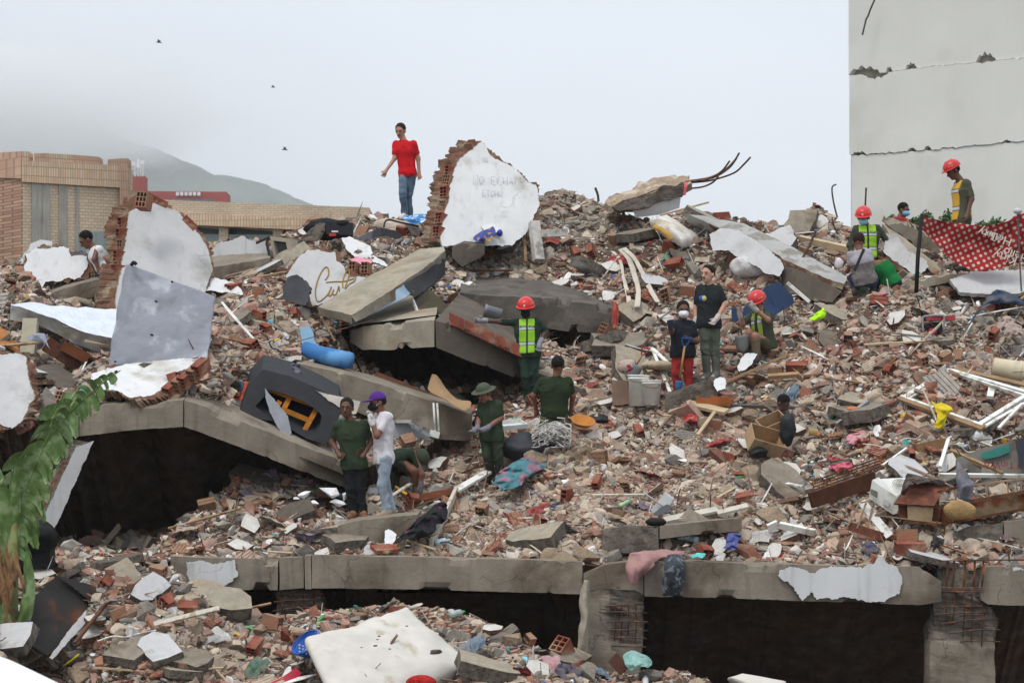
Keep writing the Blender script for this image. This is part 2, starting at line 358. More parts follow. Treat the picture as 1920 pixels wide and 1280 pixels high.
# ---------------------------------------------------------------- loose rubble nobody could count
def convex(n, sx, sy, sz, rr):
    bm = bmesh.new()
    for _ in range(n):
        v = Vector((rr.gauss(0, 1), rr.gauss(0, 1), rr.gauss(0, 1))).normalized()*rr.uniform(.75, 1)
        v = Vector((max(-.78, min(.78, v.x)), max(-.78, min(.78, v.y)), max(-.78, min(.78, v.z))))
        bm.verts.new((v.x*sx, v.y*sy, v.z*sz))
    r = bmesh.ops.convex_hull(bm, input=bm.verts); 
    for v in list(bm.verts):
        if not v.link_faces: bm.verts.remove(v)
    bmesh.ops.triangulate(bm, faces=bm.faces); bm.verts.ensure_lookup_table(); bm.verts.index_update()
    V = np.array([v.co[:] for v in bm.verts]); F = np.array([[v.index for v in f.verts] for f in bm.faces]); bm.free(); return V, F
def shard(n, t, rr, sk=.6):
    a0 = rr.uniform(0, 6); an = sorted(rr.uniform(0, 2*math.pi) for _ in range(n)); an = [a0+2*math.pi*(i+rr.uniform(-.3, .3))/n for i in range(n)]
    pts = [(math.cos(a)*rr.uniform(.6, 1), math.sin(a)*rr.uniform(.6, 1)*sk) for a in an]
    V = [(x, y, -t) for x, y in pts]+[(x*rr.uniform(.85, 1.02), y*rr.uniform(.85, 1.02), t) for x, y in pts]; F = []
    for i in range(1, n-1): F += [(0, i+1, i), (n, n+i, n+i+1)]
    for i in range(n): j = (i+1) % n; F += [(i, j, n+j), (i, n+j, n+i)]
    return np.array(V, float), np.array(F)
def ribbed(rr):
    V = []; F = []; L = rr.uniform(.7, 1); W = rr.uniform(.4, .7); n = 5
    prof = []
    for i in range(n):
        y0 = -W+2*W*i/n; y1 = -W+2*W*(i+.7)/n; y2 = -W+2*W*(i+1)/n; prof += [(y0, .16), (y1, .16), (y1+.01, .11), (y2-.01, .11)]
    prof += [(W, .16), (W, -.12), (-W, -.12)]
    m = len(prof); e0 = [rr.uniform(-.2, .2) for _ in range(m)]; e1 = [rr.uniform(-.25, .25) for _ in range(m)]
    V = [(-L+e0[i]*.5, y, z) for i, (y, z) in enumerate(prof)]+[(L+e1[i]*.5, y, z) for i, (y, z) in enumerate(prof)]
    for i in range(m): j = (i+1) % m; F += [(i, m+i, m+j), (i, m+j, j)]
    for b, rv in ((0, 0), (m, 1)):
        for t in tessellate_polygon([[Vector((y, z, 0)) for y, z in prof]]): F.append(tuple(b+k for k in (t if rv else t[::-1])))
    return np.array(V, float), np.array(F)
rr = random.Random(5)
PRO = {'chunk': [convex(rr.randint(9, 15), 1, rr.uniform(.6, .95), rr.uniform(.35, .8), rr) for _ in range(26)],
       'shard': [shard(rr.randint(4, 7), rr.uniform(.07, .2), rr, rr.uniform(.45, .95)) for _ in range(22)],
       'ribbed': [ribbed(rr) for _ in range(8)],
       'stick': [convex(10, 1, .06, .04, rr) for _ in range(6)]}
def rotmats(n, flat):
    """random orientations; flat in 0..1 keeps pieces lying along the slope"""
    ax = RS.normal(size=(n, 3)); ax /= np.linalg.norm(ax, axis=1)[:, None]
    th = RS.uniform(0, 2*math.pi, n)
    def rod(ax, th):
        K = np.zeros((len(th), 3, 3)); K[:, 0, 1] = -ax[:, 2]; K[:, 0, 2] = ax[:, 1]; K[:, 1, 0] = ax[:, 2]; K[:, 1, 2] = -ax[:, 0]; K[:, 2, 0] = -ax[:, 1]; K[:, 2, 1] = ax[:, 0]
        s = np.sin(th)[:, None, None]; c = (1-np.cos(th))[:, None, None]; return np.eye(3)[None]+s*K+c*(K @ K)
    z = np.tile([0., 0, 1], (n, 1)); Rz = rod(z, RS.uniform(0, 2*math.pi, n))
    tilt = RS.normal(size=(n, 3))*[1, .7, 0]; tilt[:, 2] = 0; nt = np.linalg.norm(tilt, axis=1)+1e-9
    Rt = rod(tilt/nt[:, None], nt*flat)
    # lean with the slope (towards the viewer)
    Rs = rod(np.tile([1., 0, 0], (n, 1)), np.full(n, math.radians(24)))
    return Rt @ Rs @ Rz
PAL = {'tan': ['b0a08e','a2927f','bfb09d','978775','b6a796','8d7e6e','a69684'], 'pink': ['a88576','9e796b','b59685','916c5d','ac8e80','a08073'],
       'red': ['8a5546','925f4e','7a4a3f','986a55','704638','8b5a4c'], 'grey': ['8e8982','7a756f','9e9991','6a6661','96908a'],
       'white': ['e0dedb','d2cfca','ecebe8','c8c3ba'], 'brown': ['6e5444','7a5f4e','5c463a','80685a'],
       'lit': ['2f62b0','35a0a0','c8352f','e3b52a','4aa85a','d984a0','f2f2f2','222226','b8c6d8','efe6c8','e2752e','7fc7d9']}
PALn = {k: np.array([lin(x) for x in v]) for k, v in PAL.items()}
SKIP = []       # photo windows of slab faces, people etc. where nothing loose may lie in front
def scatter(name, S, poly, n, kinds, size, mix, flat=.5, m=None, zone=None, sink=.25, holes=(), stretch=1.0, lift=0, flatcol=False):
    p = np.array(poly, float); x0, y0 = p.min(0); x1, y1 = p.max(0); X = []; Y = []
    while len(X) < n:
        x = RS.uniform(x0, x1, n*2); y = RS.uniform(y0, y1, n*2); ok = inpoly(x, y, poly)
        for h in holes: ok &= ~inpoly(x, y, h)
        if zone is not None: ok &= RS.rand(len(x)) < zone(x, y)*np.clip(.62+1.5*fbm(np.stack([x/140, y/75, x*0+len(name)*3.3], -1), 1, 2, len(name)), .06, 1)
        X += list(x[ok]); Y += list(y[ok])
    X = np.array(X[:n]); Y = np.array(Y[:n]); pos = S.pos(X, Y)
    s = size[0]*np.exp(RS.normal(size=n)*size[1]); s = np.clip(s, size[2], size[3])
    Rm = rotmats(n, flat); names = list(mix.keys()); w = np.array([mix[k] for k in names], float); w /= w.sum()
    cl = RS.choice(len(names), n, p=w); colr = np.zeros((n, 3))
    for i, k in enumerate(names):
        q = cl == i; colr[q] = PALn[k][RS.randint(len(PALn[k]), size=q.sum())]
    colr *= RS.uniform(.8, 1.15, (n, 1))
    protos = [pp for k in kinds for pp in PRO[k]]; pi = RS.randint(len(protos), size=n)
    VV = []; FF = []; CC = []; b = 0
    for k, (V, F) in enumerate(protos):
        q = np.where(pi == k)[0]
        if not len(q): continue
        sc = s[q][:, None]*np.stack([RS.uniform(.8, 1.3, len(q))*stretch, RS.uniform(.7, 1.15, len(q)), RS.uniform(.7, 1.2, len(q))], 1)
        W = np.einsum('nij,nvj->nvi', Rm[q], V[None]*sc[:, None])+pos[q][:, None]
        W[:, :, 2] += (s[q]*(.28-sink)+lift)[:, None]; W[:, :, 1] -= (s[q]*.25)[:, None]
        nv = len(V); VV.append(W.reshape(-1, 3)); FF.append((F[None]+(np.arange(len(q))*nv)[:, None, None]+b).reshape(-1, 3)); b += nv*len(q)
        CC.append(np.repeat(colr[q], nv, axis=0))
    return mk(name, np.vstack(VV), np.vstack(FF), m or rubble_m, cols=np.vstack(CC), kind='stuff')
def g(x, y, cx, cy, rx, ry): return np.exp(-((x-cx)/rx)**2-((y-cy)/ry)**2)
def zred(x, y): return np.clip(.25+.8*g(x, y, 1650, 620, 330, 130)+.5*g(x, y, 1150, 470, 160, 60)+.5*g(x, y, 430, 560, 160, 60)+.9*g(x, y, 1650, 1030, 300, 40)+.6*g(x, y, 480, 930, 200, 40)+.8*g(x, y, 560, 620, 150, 60), 0, 1)
def ztan(x, y): return np.clip(.22+.9*g(x, y, 1180, 880, 330, 150)+.4*g(x, y, 1280, 580, 160, 100)+.7*g(x, y, 500, 1200, 400, 100), 0, 1)
def zgrey(x, y): return np.clip(.12+.9*g(x, y, 1060, 400, 130, 40)+.8*g(x, y, 930, 520, 60, 50)+.5*g(x, y, 1560, 440, 60, 40)+.5*g(x, y, 1850, 650, 120, 60), 0, 1)
SL = [(TR, polyTR, [hole3], 1.0, ''), (TL, polyTL, [hole2], .42, ''), (LO, polyLO, [], .34, '')]
for S, poly, hs, q, _ in SL:
    scatter('plaster_rubble', S, poly, int(23000*q), ['chunk', 'shard'], (.037, .66, .014, .22), {'tan': 6, 'pink': 2.2, 'grey': 1.6, 'white': .25, 'brown': .6}, zone=ztan, holes=hs)
    scatter('brick_rubble', S, poly, int(21000*q), ['chunk', 'shard', 'shard', 'ribbed'], (.035, .66, .014, .2), {'red': 3.0, 'pink': 4, 'tan': 3.2, 'brown': 1.8, 'grey': .6}, zone=zred, holes=hs)
    scatter('concrete_rubble', S, poly, int(12000*q), ['chunk'], (.043, .6, .018, .22), {'grey': 5, 'tan': 2, 'brown': 1}, zone=zgrey, holes=hs)
    scatter('large_rubble', S, poly, int(1500*q), ['chunk', 'shard', 'ribbed', 'chunk'], (.12, .4, .07, .36), {'tan': 4, 'pink': 2, 'grey': 3, 'red': 1.6, 'brown': 1, 'white': .5}, holes=hs, sink=.4)
    scatter('rubble_grit', S, poly, int(34000*q), ['chunk', 'shard'], (.02, .35, .01, .05), {'tan': 6, 'pink': 3, 'grey': 2.2, 'red': 1, 'white': .5, 'brown': 2}, holes=hs, flat=.9)
    scatter('paint_chips', S, poly, int(3800*q), ['shard', 'chunk'], (.03, .65, .01, .15), {'white': 1}, holes=hs, lift=.02, flat=.7)
    scatter('splinters', S, poly, int(1500*q), ['stick'], (.16, .6, .06, .7), {'brown': 3, 'tan': 3, 'white': 1.2, 'grey': 1}, holes=hs, lift=.04, flat=.7)
    scatter('litter_scraps', S, poly, int(700*q), ['shard', 'chunk'], (.04, .45, .02, .11), {'lit': 1}, holes=hs, lift=.03, flat=.9)

mound = [(930, 930), (1000, 850), (1060, 800), (1180, 768), (1330, 790), (1470, 870), (1500, 950), (1400, 985), (1150, 990), (1000, 1045), (760, 1045), (850, 960)]
scatter('mound_rubble', TR, mound, 14000, ['chunk', 'shard', 'chunk'], (.03, .55, .012, .12), {'tan': 7, 'pink': 3, 'grey': 1.2, 'red': .35, 'white': .3}, flat=.7, lift=.025)

def inside(x0, x1, y0, y1, zf, n, seed, slope=0.0):
    r_ = random.Random(seed); VV = []; FF = []; CC = []; o = 0
    for k in range(n):
        V, F = r_.choice(PRO[r_.choice(['chunk', 'shard', 'ribbed', 'stick'])]); s = r_.uniform(.08, .34); y = r_.uniform(y0, y1); x = r_.uniform(x0, x1); E = np.array(Euler((r_.gauss(0, .5), r_.gauss(0, .5), r_.uniform(0, 6))).to_matrix())
        W = V@E.T*s+[x, y, zf+(y-y0)*slope+r_.uniform(-.05, .15)]; VV.append(W); FF.append(F+o); o += len(V); CC.append(np.tile(PALn[r_.choice(['tan', 'grey', 'pink', 'brown'])][0], (len(V), 1)))
    return mk('inner_rubble', np.vstack(VV), np.vstack(FF), rubble_m, cols=np.vstack(CC), kind='stuff')
inside(-7, -2.6, 41, 49, 3.35, 420, 1, .1); inside(-4.5, 9, 39.5, 47, .25, 500, 2, .05); inside(-2.4, 0.2, 45.2, 50, 5.75, 160, 3, .12)
for i_, (x_, y_, l_) in enumerate(((-5.6, 46, 1.1), (-3.9, 45, -.7), (3.1, 44, .4), (6.0, 46, -.5))):
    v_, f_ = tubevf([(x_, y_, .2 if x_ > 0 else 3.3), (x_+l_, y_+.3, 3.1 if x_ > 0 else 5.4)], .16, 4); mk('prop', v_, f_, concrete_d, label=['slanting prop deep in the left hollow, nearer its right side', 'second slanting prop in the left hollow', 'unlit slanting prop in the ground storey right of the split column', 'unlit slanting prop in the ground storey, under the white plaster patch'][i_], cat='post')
# ---------------------------------------------------------------- ground, hills, haze
gv = [(-3500, -60, 0), (3500, -60, 0), (3500, 5600, 0), (-3500, 5600, 0)]
mk('ground', gv, [(0, 1, 2, 3)], mat('ground_asphalt', '4c4844', var=.3, vs=.4, bump=.4, bs=6), kind='structure')
def hill(name, prof, d, back, seed):
    n = len(prof); xs = np.linspace(prof[0][0], prof[-1][0], 160); ys = np.interp(xs, [p[0] for p in prof], [p[1] for p in prof]); v = []; f = []
    M = 14
    for j in range(M):
        t = j/(M-1)
        for x, y in zip(xs, ys):
            top = P(x, y, d); z = top.z*(1-(1-t)**1.6) if True else 0
            yy = d-(1-t)*back
            q = np.array([(x-CX)/FPX*d, yy, 0]); h = z+fbm(q, .012, 3, seed)*6*t*(1-t)*2*(1.0)+fbm(q, .11, 2, seed+3)*2.6*(t > .1)
            v.append(((x-CX)/FPX*d, yy, max(h, -2)))
    m = len(xs)
    for j in range(M):
        pass
    for i, (x, y) in enumerate(zip(xs, ys)): v.append(((x-CX)/FPX*d, d+back, -2))
    for j in range(M):
        for i in range(m-1): f.append((j*m+i, j*m+i+1, (j+1)*m+i+1, (j+1)*m+i))
    return mk(name, v, f, mat('forest_slope', '49534a', var=.5, vs=.01, bump=.6, bs=.06, bdist=10.0, col2='6d7460', c2s=.004), smooth=False, kind='structure')
hill('hills', [(-900,170),(-500,150),(-200,170),(0,190),(120,222),(220,258),(290,280),(350,305),(400,325),(450,335),(500,346),(550,368),(590,384),(640,430),(720,560),(800,700)], 3600, 600, 4)
# street trees hint behind the right tower base are separate things further down
def haze_box():
    x0, x1, y0, y1, z0, z1 = -1900, 1900, -30, 4300, -6, 520
    v = [(x, y, z) for z in (z0, z1) for y in (y0, y1) for x in (x0, x1)]
    f = [(0, 2, 3, 1), (4, 5, 7, 6), (0, 1, 5, 4), (2, 6, 7, 3), (0, 4, 6, 2), (1, 3, 7, 5)]
    m = bpy.data.materials.new('haze_air'); m.use_nodes = True; nt = m.node_tree; nt.nodes.clear()
    o = nt.nodes.new('ShaderNodeOutputMaterial'); pv = nt.nodes.new('ShaderNodeVolumePrincipled')
    pv.inputs['Color'].default_value = (.93, .95, .97, 1); pv.inputs['Density'].default_value = HAZE; pv.inputs['Anisotropy'].default_value = 0.1
    nt.links.new(pv.outputs[0], o.inputs['Volume'])
    h = mk('haze', v, f, m, kind='stuff'); return h
HAZE = .00018
haze_box()
# the cloud that lies on the hill top, left
def cloud(c, r, dens, name='cloud'):
    bm = bmesh.new(); bmesh.ops.create_icosphere(bm, subdivisions=4, radius=1); V = np.array([v.co[:] for v in bm.verts]); F = [[v.index for v in f.verts] for f in bm.faces]; bm.free()
    m = bpy.data.materials.new('cloud_air'); m.use_nodes = True; nt = m.node_tree; nt.nodes.clear(); N = nt.nodes; L = nt.links
    o = N.new('ShaderNodeOutputMaterial'); pv = N.new('ShaderNodeVolumePrincipled'); t = N.new('ShaderNodeTexCoord'); mp = N.new('ShaderNodeVectorMath'); mp.operation = 'DIVIDE'; mp.inputs[1].default_value = r; L.new(t.outputs['Object'], mp.inputs[0])
    ln = N.new('ShaderNodeVectorMath'); ln.operation = 'LENGTH'; L.new(mp.outputs[0], ln.inputs[0]); nz = N.new('ShaderNodeTexNoise'); nz.inputs['Scale'].default_value = 2.2; nz.inputs['Detail'].default_value = 3; L.new(mp.outputs[0], nz.inputs[0])
    ad = N.new('ShaderNodeMath'); ad.operation = 'MULTIPLY_ADD'; L.new(nz.outputs[0], ad.inputs[0]); ad.inputs[1].default_value = .8; L.new(ln.outputs['Value'], ad.inputs[2])
    mr = N.new('ShaderNodeMapRange'); mr.interpolation_type = 'SMOOTHSTEP'; L.new(ad.outputs[0], mr.inputs[0]); mr.inputs[1].default_value = 1.35; mr.inputs[2].default_value = .9; mr.inputs[3].default_value = 0; mr.inputs[4].default_value = dens
    L.new(mr.outputs[0], pv.inputs['Density']); pv.inputs['Color'].default_value = (.985, .985, .985, 1); L.new(pv.outputs[0], o.inputs['Volume'])
    mk(name, V*np.array(r)+np.array(c), F, m, kind='stuff', base=c)
cloud(P(-60, 205, 3050), (330, 300, 82), .0105)

# ---------------------------------------------------------------- cream brick building behind, left
def brickmat(name, c1, c2, mortar, bw, bh, off=.5, vert=False, ms=.012):
    m = bpy.data.materials.new(name); m.use_nodes = True; nt = m.node_tree; N = nt.nodes; L = nt.links; b = N['Principled BSDF']; b.inputs['Roughness'].default_value = .95
    t = N.new('ShaderNodeTexCoord'); sp = N.new('ShaderNodeSeparateXYZ'); L.new(t.outputs['Object'], sp.inputs[0])
    ad = N.new('ShaderNodeMath'); ad.operation = 'ADD'; L.new(sp.outputs[0], ad.inputs[0]); L.new(sp.outputs[1], ad.inputs[1])
    cb = N.new('ShaderNodeCombineXYZ'); L.new(ad.outputs[0], cb.inputs[0]); L.new(sp.outputs[2], cb.inputs[1])
    k = N.new('ShaderNodeTexBrick'); L.new(cb.outputs[0], k.inputs['Vector']); k.offset = 0 if vert else off
    k.inputs['Color1'].default_value = (*lin(c1), 1); k.inputs['Color2'].default_value = (*lin(c2), 1); k.inputs['Mortar'].default_value = (*lin(mortar), 1)
    k.inputs['Scale'].default_value = 1; k.inputs['Mortar Size'].default_value = ms; k.inputs['Brick Width'].default_value = bw; k.inputs['Row Height'].default_value = bh
    n = N.new('ShaderNodeTexNoise'); n.inputs['Scale'].default_value = .35; n.inputs['Detail'].default_value = 7; L.new(t.outputs['Object'], n.inputs[0])
    mr = N.new('ShaderNodeMapRange'); L.new(n.outputs[0], mr.inputs[0]); mr.inputs[1].default_value = .3; mr.inputs[2].default_value = .7; mr.inputs[3].default_value = .78; mr.inputs[4].default_value = 1.15
    mx = N.new('ShaderNodeMix'); mx.data_type = 'RGBA'; mx.blend_type = 'MULTIPLY'; mx.inputs[0].default_value = 1; L.new(k.outputs[0], mx.inputs[6]); L.new(mr.outputs[0], mx.inputs[7])
    L.new(mx.outputs[2], b.inputs['Base Color'])
    bp = N.new('ShaderNodeBump'); bp.inputs['Strength'].default_value = .5; bp.inputs['Distance'].default_value = .01; bp.invert = True; L.new(k.outputs[1], bp.inputs['Height']); L.new(bp.outputs[0], b.inputs['Normal'])
    return m
b_cream = brickmat('cream_brick', 'cdbaa2', 'c2ab90', 'a79680', .26, .095)
b_side = brickmat('mixed_brick', 'c09c80', 'a27762', '7d6858', .26, .095)
b_sold = brickmat('soldier_brick', 'd3bb9f', 'c6a688', '9d8870', .105, .28, vert=True)
b_soldr = brickmat('soldier_brick_red', 'c6a48b', 'bc957b', '9f8674', .105, .28, vert=True)
# facade planes: A = corner, B = right end (front face), C = left end (side face)
def fpt(px, py, pl): return P(px, py, pl(px))
front = lambda px: 85.0+(px-42)*.0085
side = lambda px: 85.0+(42-px)*.030
def panel(name, plane, x0, x1, yt, yb, proud, th, m, parent, sx=0.0):
    """a wall slab on the facade, given by photo edges; `proud` metres in front of the plane, th thick"""
    v = []
    for (x, y) in ((x0, yt[0]), (x1, yt[1]), (x1, yb[1]), (x0, yb[0])):
        v.append(fpt(x, y, plane)+Vector((0, -proud, 0)))
    v += [p+Vector((sx, th, 0)) for p in v[:4]]
    f = [(3, 2, 1, 0), (4, 5, 6, 7), (0, 1, 5, 4), (1, 2, 6, 5), (2, 3, 7, 6), (3, 0, 4, 7)]
    return mk(name, v, f, m, parent)
bb = thing('brick_building', 'tall cream brick building with stepped parapet and grey strips, behind the far left rubble', 'building', P(120, 1187, 86))
FY = (1182, 1180)
w = panel('wall', front, 42, 240, (372-30, 372-18), FY, 0, 6, b_cream, bb)
panel('side_wall', side, -160, 41.6, (330, 336), (1150, 1180), 0, 5, b_side, bb)
panel('parapet', front, 42, 240, (302, 312), (341.6, 353.6), .12, 1.2, b_sold, bb)
panel('parapet', side, -160, 41.5, (296, 299), (330, 335.6), .12, 1.2, b_soldr, bb)
for x0, x1, t0, t1, mm_ in ((-160, -6, 290, 287, b_soldr), (-5.7, 41.6, 287.5, 284.5, b_soldr)): panel('parapet_block', side, x0, x1, (t0, t1), (295.6 if x0 < -100 else 298.4, 298.6), .10, .8, mm_, bb)
for x0, x1, t0, t1, mm_ in ((42.3, 55, 284.5, 285, b_sold), (65, 93, 288.5, 288, b_soldr), (93.3, 138, 288.5, 291, b_sold), (138.3, 187, 291, 295, b_soldr), (187.3, 187.6, 297, 297, b_sold), (203, 226, 300, 298, b_soldr), (226.3, 240.6, 298, 298, b_soldr)):
    if x1-x0 > 1: panel('parapet_block', front, x0, x1, (t0, t1), (301.6+(x0-42)*.05, 301.6+(x1-42)*.05), .10, .8, mm_, bb)
panel('parapet_band', front, 226, 241, (312.5, 313), (1182, 1180), .16, .6, b_soldr, bb)
gs = mat('grey_render', '9d9990', var=.18, vs=1.5, bump=.2, streak=.6)
for x0, x1, y0 in ((60, 94, 336), (111, 126, 341), (142, 148, 344)): panel('recessed_panel', front, x0, x1, (y0, y0+1), FY, .05, .1, gs, bb)
# long low building with strip windows
lb = thing('brick_building', 'long low cream brick building with dark strip openings behind the man in red', 'building', P(470, 1110, 118))
lplane = lambda px: 122-(px-245)*.004
yl = lambda px: 376+(px-310)*.0375
panel('wall', lplane, 244, 693, (yl(244), yl(693)), (yl(244)+22, yl(693)+26), .3, 9, b_cream, lb)
panel('soldier_course', lplane, 244, 693.5, (yl(244)+22.2, yl(693)+26.2), (yl(244)+44, yl(693)+48), .38, .6, b_sold, lb)
dk = mat('dark_glass', '2a2c2e', rough=.3, spec=.5, var=.2, bump=0)
for x0, x1 in ((330, 411), (428, 512), (530, 600), (612, 693)): panel('window', lplane, x0, x1, (yl(x0)+44.3, yl(x1)+48.3), (438, 442), -.6, .2, dk, lb)
for x0, x1 in ((244, 330), (411, 428), (512, 530), (600, 612)): panel('pier', lplane, x0, x1, (yl(x0)+44.3, yl(x1)+48.3), (1080, 1080), .1, 3, b_cream, lb)
panel('spandrel', lplane, 330, 692, (438.5, 442.5), (1080, 1080), .05, 2, mat('grey_green_panel', '7e8a87', var=.12, vs=1, bump=0), lb)
# site hoarding in front of the brick building
hf = thing('hoarding', 'grey green metal site hoarding in front of the cream brick building', 'fence', P(200, 1187, 80))
hp = lambda px: 80.0
hm = mat('hoarding_metal', '7b8583', rough=.6, var=.12, vs=2, bump=.05)
for i in range(5): panel('sheet', hp, 146+i*17, 162.6+i*17, (435, 435), (1205, 1205), 0, .05, hm, hf)
bar('stay', P(209, 432, 79.8), P(226, 420, 79.8), .05, .05, hm, hf); bar('stay', P(226, 420, 79.8), P(226, 470, 79.8), .05, .05, hm, hf)
# red building further away
rb = thing('red_building', 'faded red building with a tower of antennas, in the haze before the hills', 'building', P(340, 944, 560))
rm = mat('red_render', '9b4740', var=.12, vs=.3, bump=0); rp = lambda px: 560.0
panel('wall', rp, 243, 300, (372, 372), (944, 944), 0, 8, rm, rb)
panel('wall', rp, 272, 425, (359, 360), (944, 944), .5, 8, rm, rb)
panel('tower', rp, 243, 271.5, (330, 330), (944, 944), 1.5, 6, rm, rb)
panel('window_band', rp, 323, 401, (373, 375), (377.5, 378.5), .8, .2, mat('far_roof_blue', '5c6a78', bump=0), rb)
wm = plain('e2e2e0', .8, name='white_far')
for i in range(6): panel('window', rp, 331+i*8, 336.5+i*8, (361, 361), (367.5, 367.5), .9, .25, wm, rb)
for x, h in ((247, 316), (253, 306), (259, 298), (264, 304), (268, 310)): bar('antenna', P(x, 331, 556), P(x, h, 556), .3, .3, wm, rb)
for x, y in ((251, 308), (268, 306), (261, 312)): bar('antenna_panel', P(x-1.5, y+3, 555), P(x-1.5, y-5, 555), 0.8, .4, wm, rb)

# ---------------------------------------------------------------- cracked white tower, right
tw = thing('tower_block', 'tall pale tower block with jagged horizontal cracks between its storeys', 'building', P(1750, 1150, 97))
tp = lambda px: 100-(px-1590)*.0125
tm = mat('tower_render', 'd9d8d1', rough=.9, var=.05, vs=.35, bump=.3, bs=3, col2='cfcdc4', c2s=.25, streak=.03, crack=.0)
def crackline(pts, seed, amp):
    xs = np.arange(pts[0][0], pts[-1][0]+.1, 2.0); ys = np.interp(xs, [p[0] for p in pts], [p[1] for p in pts])
    q = np.stack([xs, xs*0+seed*9, xs*0], -1); return xs, ys+fbm(q, .12, 4, seed)*amp
c1 = crackline([(1594, 142), (1640, 139), (1720, 128), (1840, 117), (1930, 107), (2100, 90)], 1, 2.2)
c2 = crackline([(1600, 291), (1700, 285), (1780, 278), (1880, 268), (2100, 248)], 2, 2.0)
cr = Random = random.Random(3)
def bites(xs, ys, lst):
    """places where the render has come off: (x0,x1,depth)"""
    y = ys.copy()
    for a, b, h in lst:
        k = (xs > a) & (xs < b); t = (xs[k]-a)/(b-a); y[k] -= h*np.sin(np.pi*t)**.6*(1+.25*np.sin(t*23+a))
    return y
up1 = bites(c1[0], c1[1], [(1594, 1652, 14), (1664, 1676, 9), (1700, 1722, 10), (1832, 1870, 15)])-.3
lo1 = bites(c1[0], c1[1], [(1619, 1668, -9), (1836, 1850, -3)])+.7
up2 = bites(c2[0], c2[1], [(1600, 1625, 5), (1703, 1720, 5), (1734, 1748, 7), (1880, 1898, 4)])-.3
lo2 = c2[1]+.9
def wallstrip(name, xs, yt, yb, lx, proud, m):
    """lx: left edge offset px, the storeys are pushed out of line"""
    v = []; f = []; xx = xs.copy(); n = len(xs)
    for i in range(n): v.append(fpt(xx[i]+lx, yt[i], tp)+Vector((0, -proud, 0)))
    for i in range(n): v.append(fpt(xx[i]+lx, yb[i], tp)+Vector((0, -proud, 0)))
    v += [p+Vector((.28, .35, 0)) for p in v[:2*n]]
    for i in range(n-1):
        f += [(n+i, n+i+1, i+1, i), (2*n+i, 2*n+i+1, 3*n+i+1, 3*n+i), (i, i+1, 2*n+i+1, 2*n+i), (n+i+1, n+i, 3*n+i, 3*n+i+1)]
    f += [(0, 2*n, 3*n, n), (n-1, 2*n-1, 4*n-1, 3*n-1)]
    return mk(name, v, f, m, tw)
xs = c1[0]; s3 = np.full(len(xs), -170.0)
wallstrip('wall_panel', xs, s3, up1, -3, 0, tm)
wallstrip('wall_panel', xs, lo1, np.interp(xs, c2[0], up2), -2, .05, tm)
wallstrip('wall_panel', c2[0], lo2, np.full(len(c2[0]), 1200.0), -3.5, .0, tm)
panel('core_wall', tp, 1598, 2110, (-172, -172), (1198, 1198), -.36, 8, mat('tower_core', '8a857a', var=.35, vs=2, bump=1, bs=4), tw, sx=6)
for i in range(6): panel('brick', tp, 1621+i*7.3, 1627.6+i*7.3, (147, 146), (151.5, 150.5), -.12, .2, brickm, tw)
# thin diagonal crack at the top, a real groove strip
tube('crack', [P(1640, 0, 98.99), P(1632, 18, 98.99), P(1627, 32, 98.99), P(1624, 36, 98.99), P(1617, 66, 98.99)], .03, mat('crack_dark', '3a3833', bump=0), tw, n=4)
# birds
for x, y, s in ((298, 80, .42), (512, 164, .3), (534, 281, .42)):
    if s == 0: continue
    c = P(x, y, 120); b = MB()
    v, f = tubevf([c+Vector((-.3*s, 0, 0)), c+Vector((-.12*s, 0, .04*s)), c+Vector((.15*s, 0, 0)), c+Vector((.3*s, 0, -.02))], [.02*s, .07*s, .06*s, .02*s], 8); 
    w_ = {298: 'pale sky high over the hills', 512: 'open sky between the hills and the man in red', 534: 'low sky left of the man in red'}[x]
    t = thing('bird', 'small dark bird flying in the '+w_, 'bird', c, 'birds in the sky')
    dm = plain('3a3a3c', .9, name='bird_dark'); mk('body', v, f, dm, t, smooth=True)
    for sx in (-1, 1): mk('wing', [*[c+Vector(q_)*s for q_ in ((-.08, 0, .03), (.1, 0, .03), (.05+.1*sx, .4*sx, .32), (-.12, .2*sx, .2), (0, .02*sx, .06))]], [(0, 1, 2, 3), (0, 3, 4), (1, 4, 2), (3, 2, 4)], dm, t)
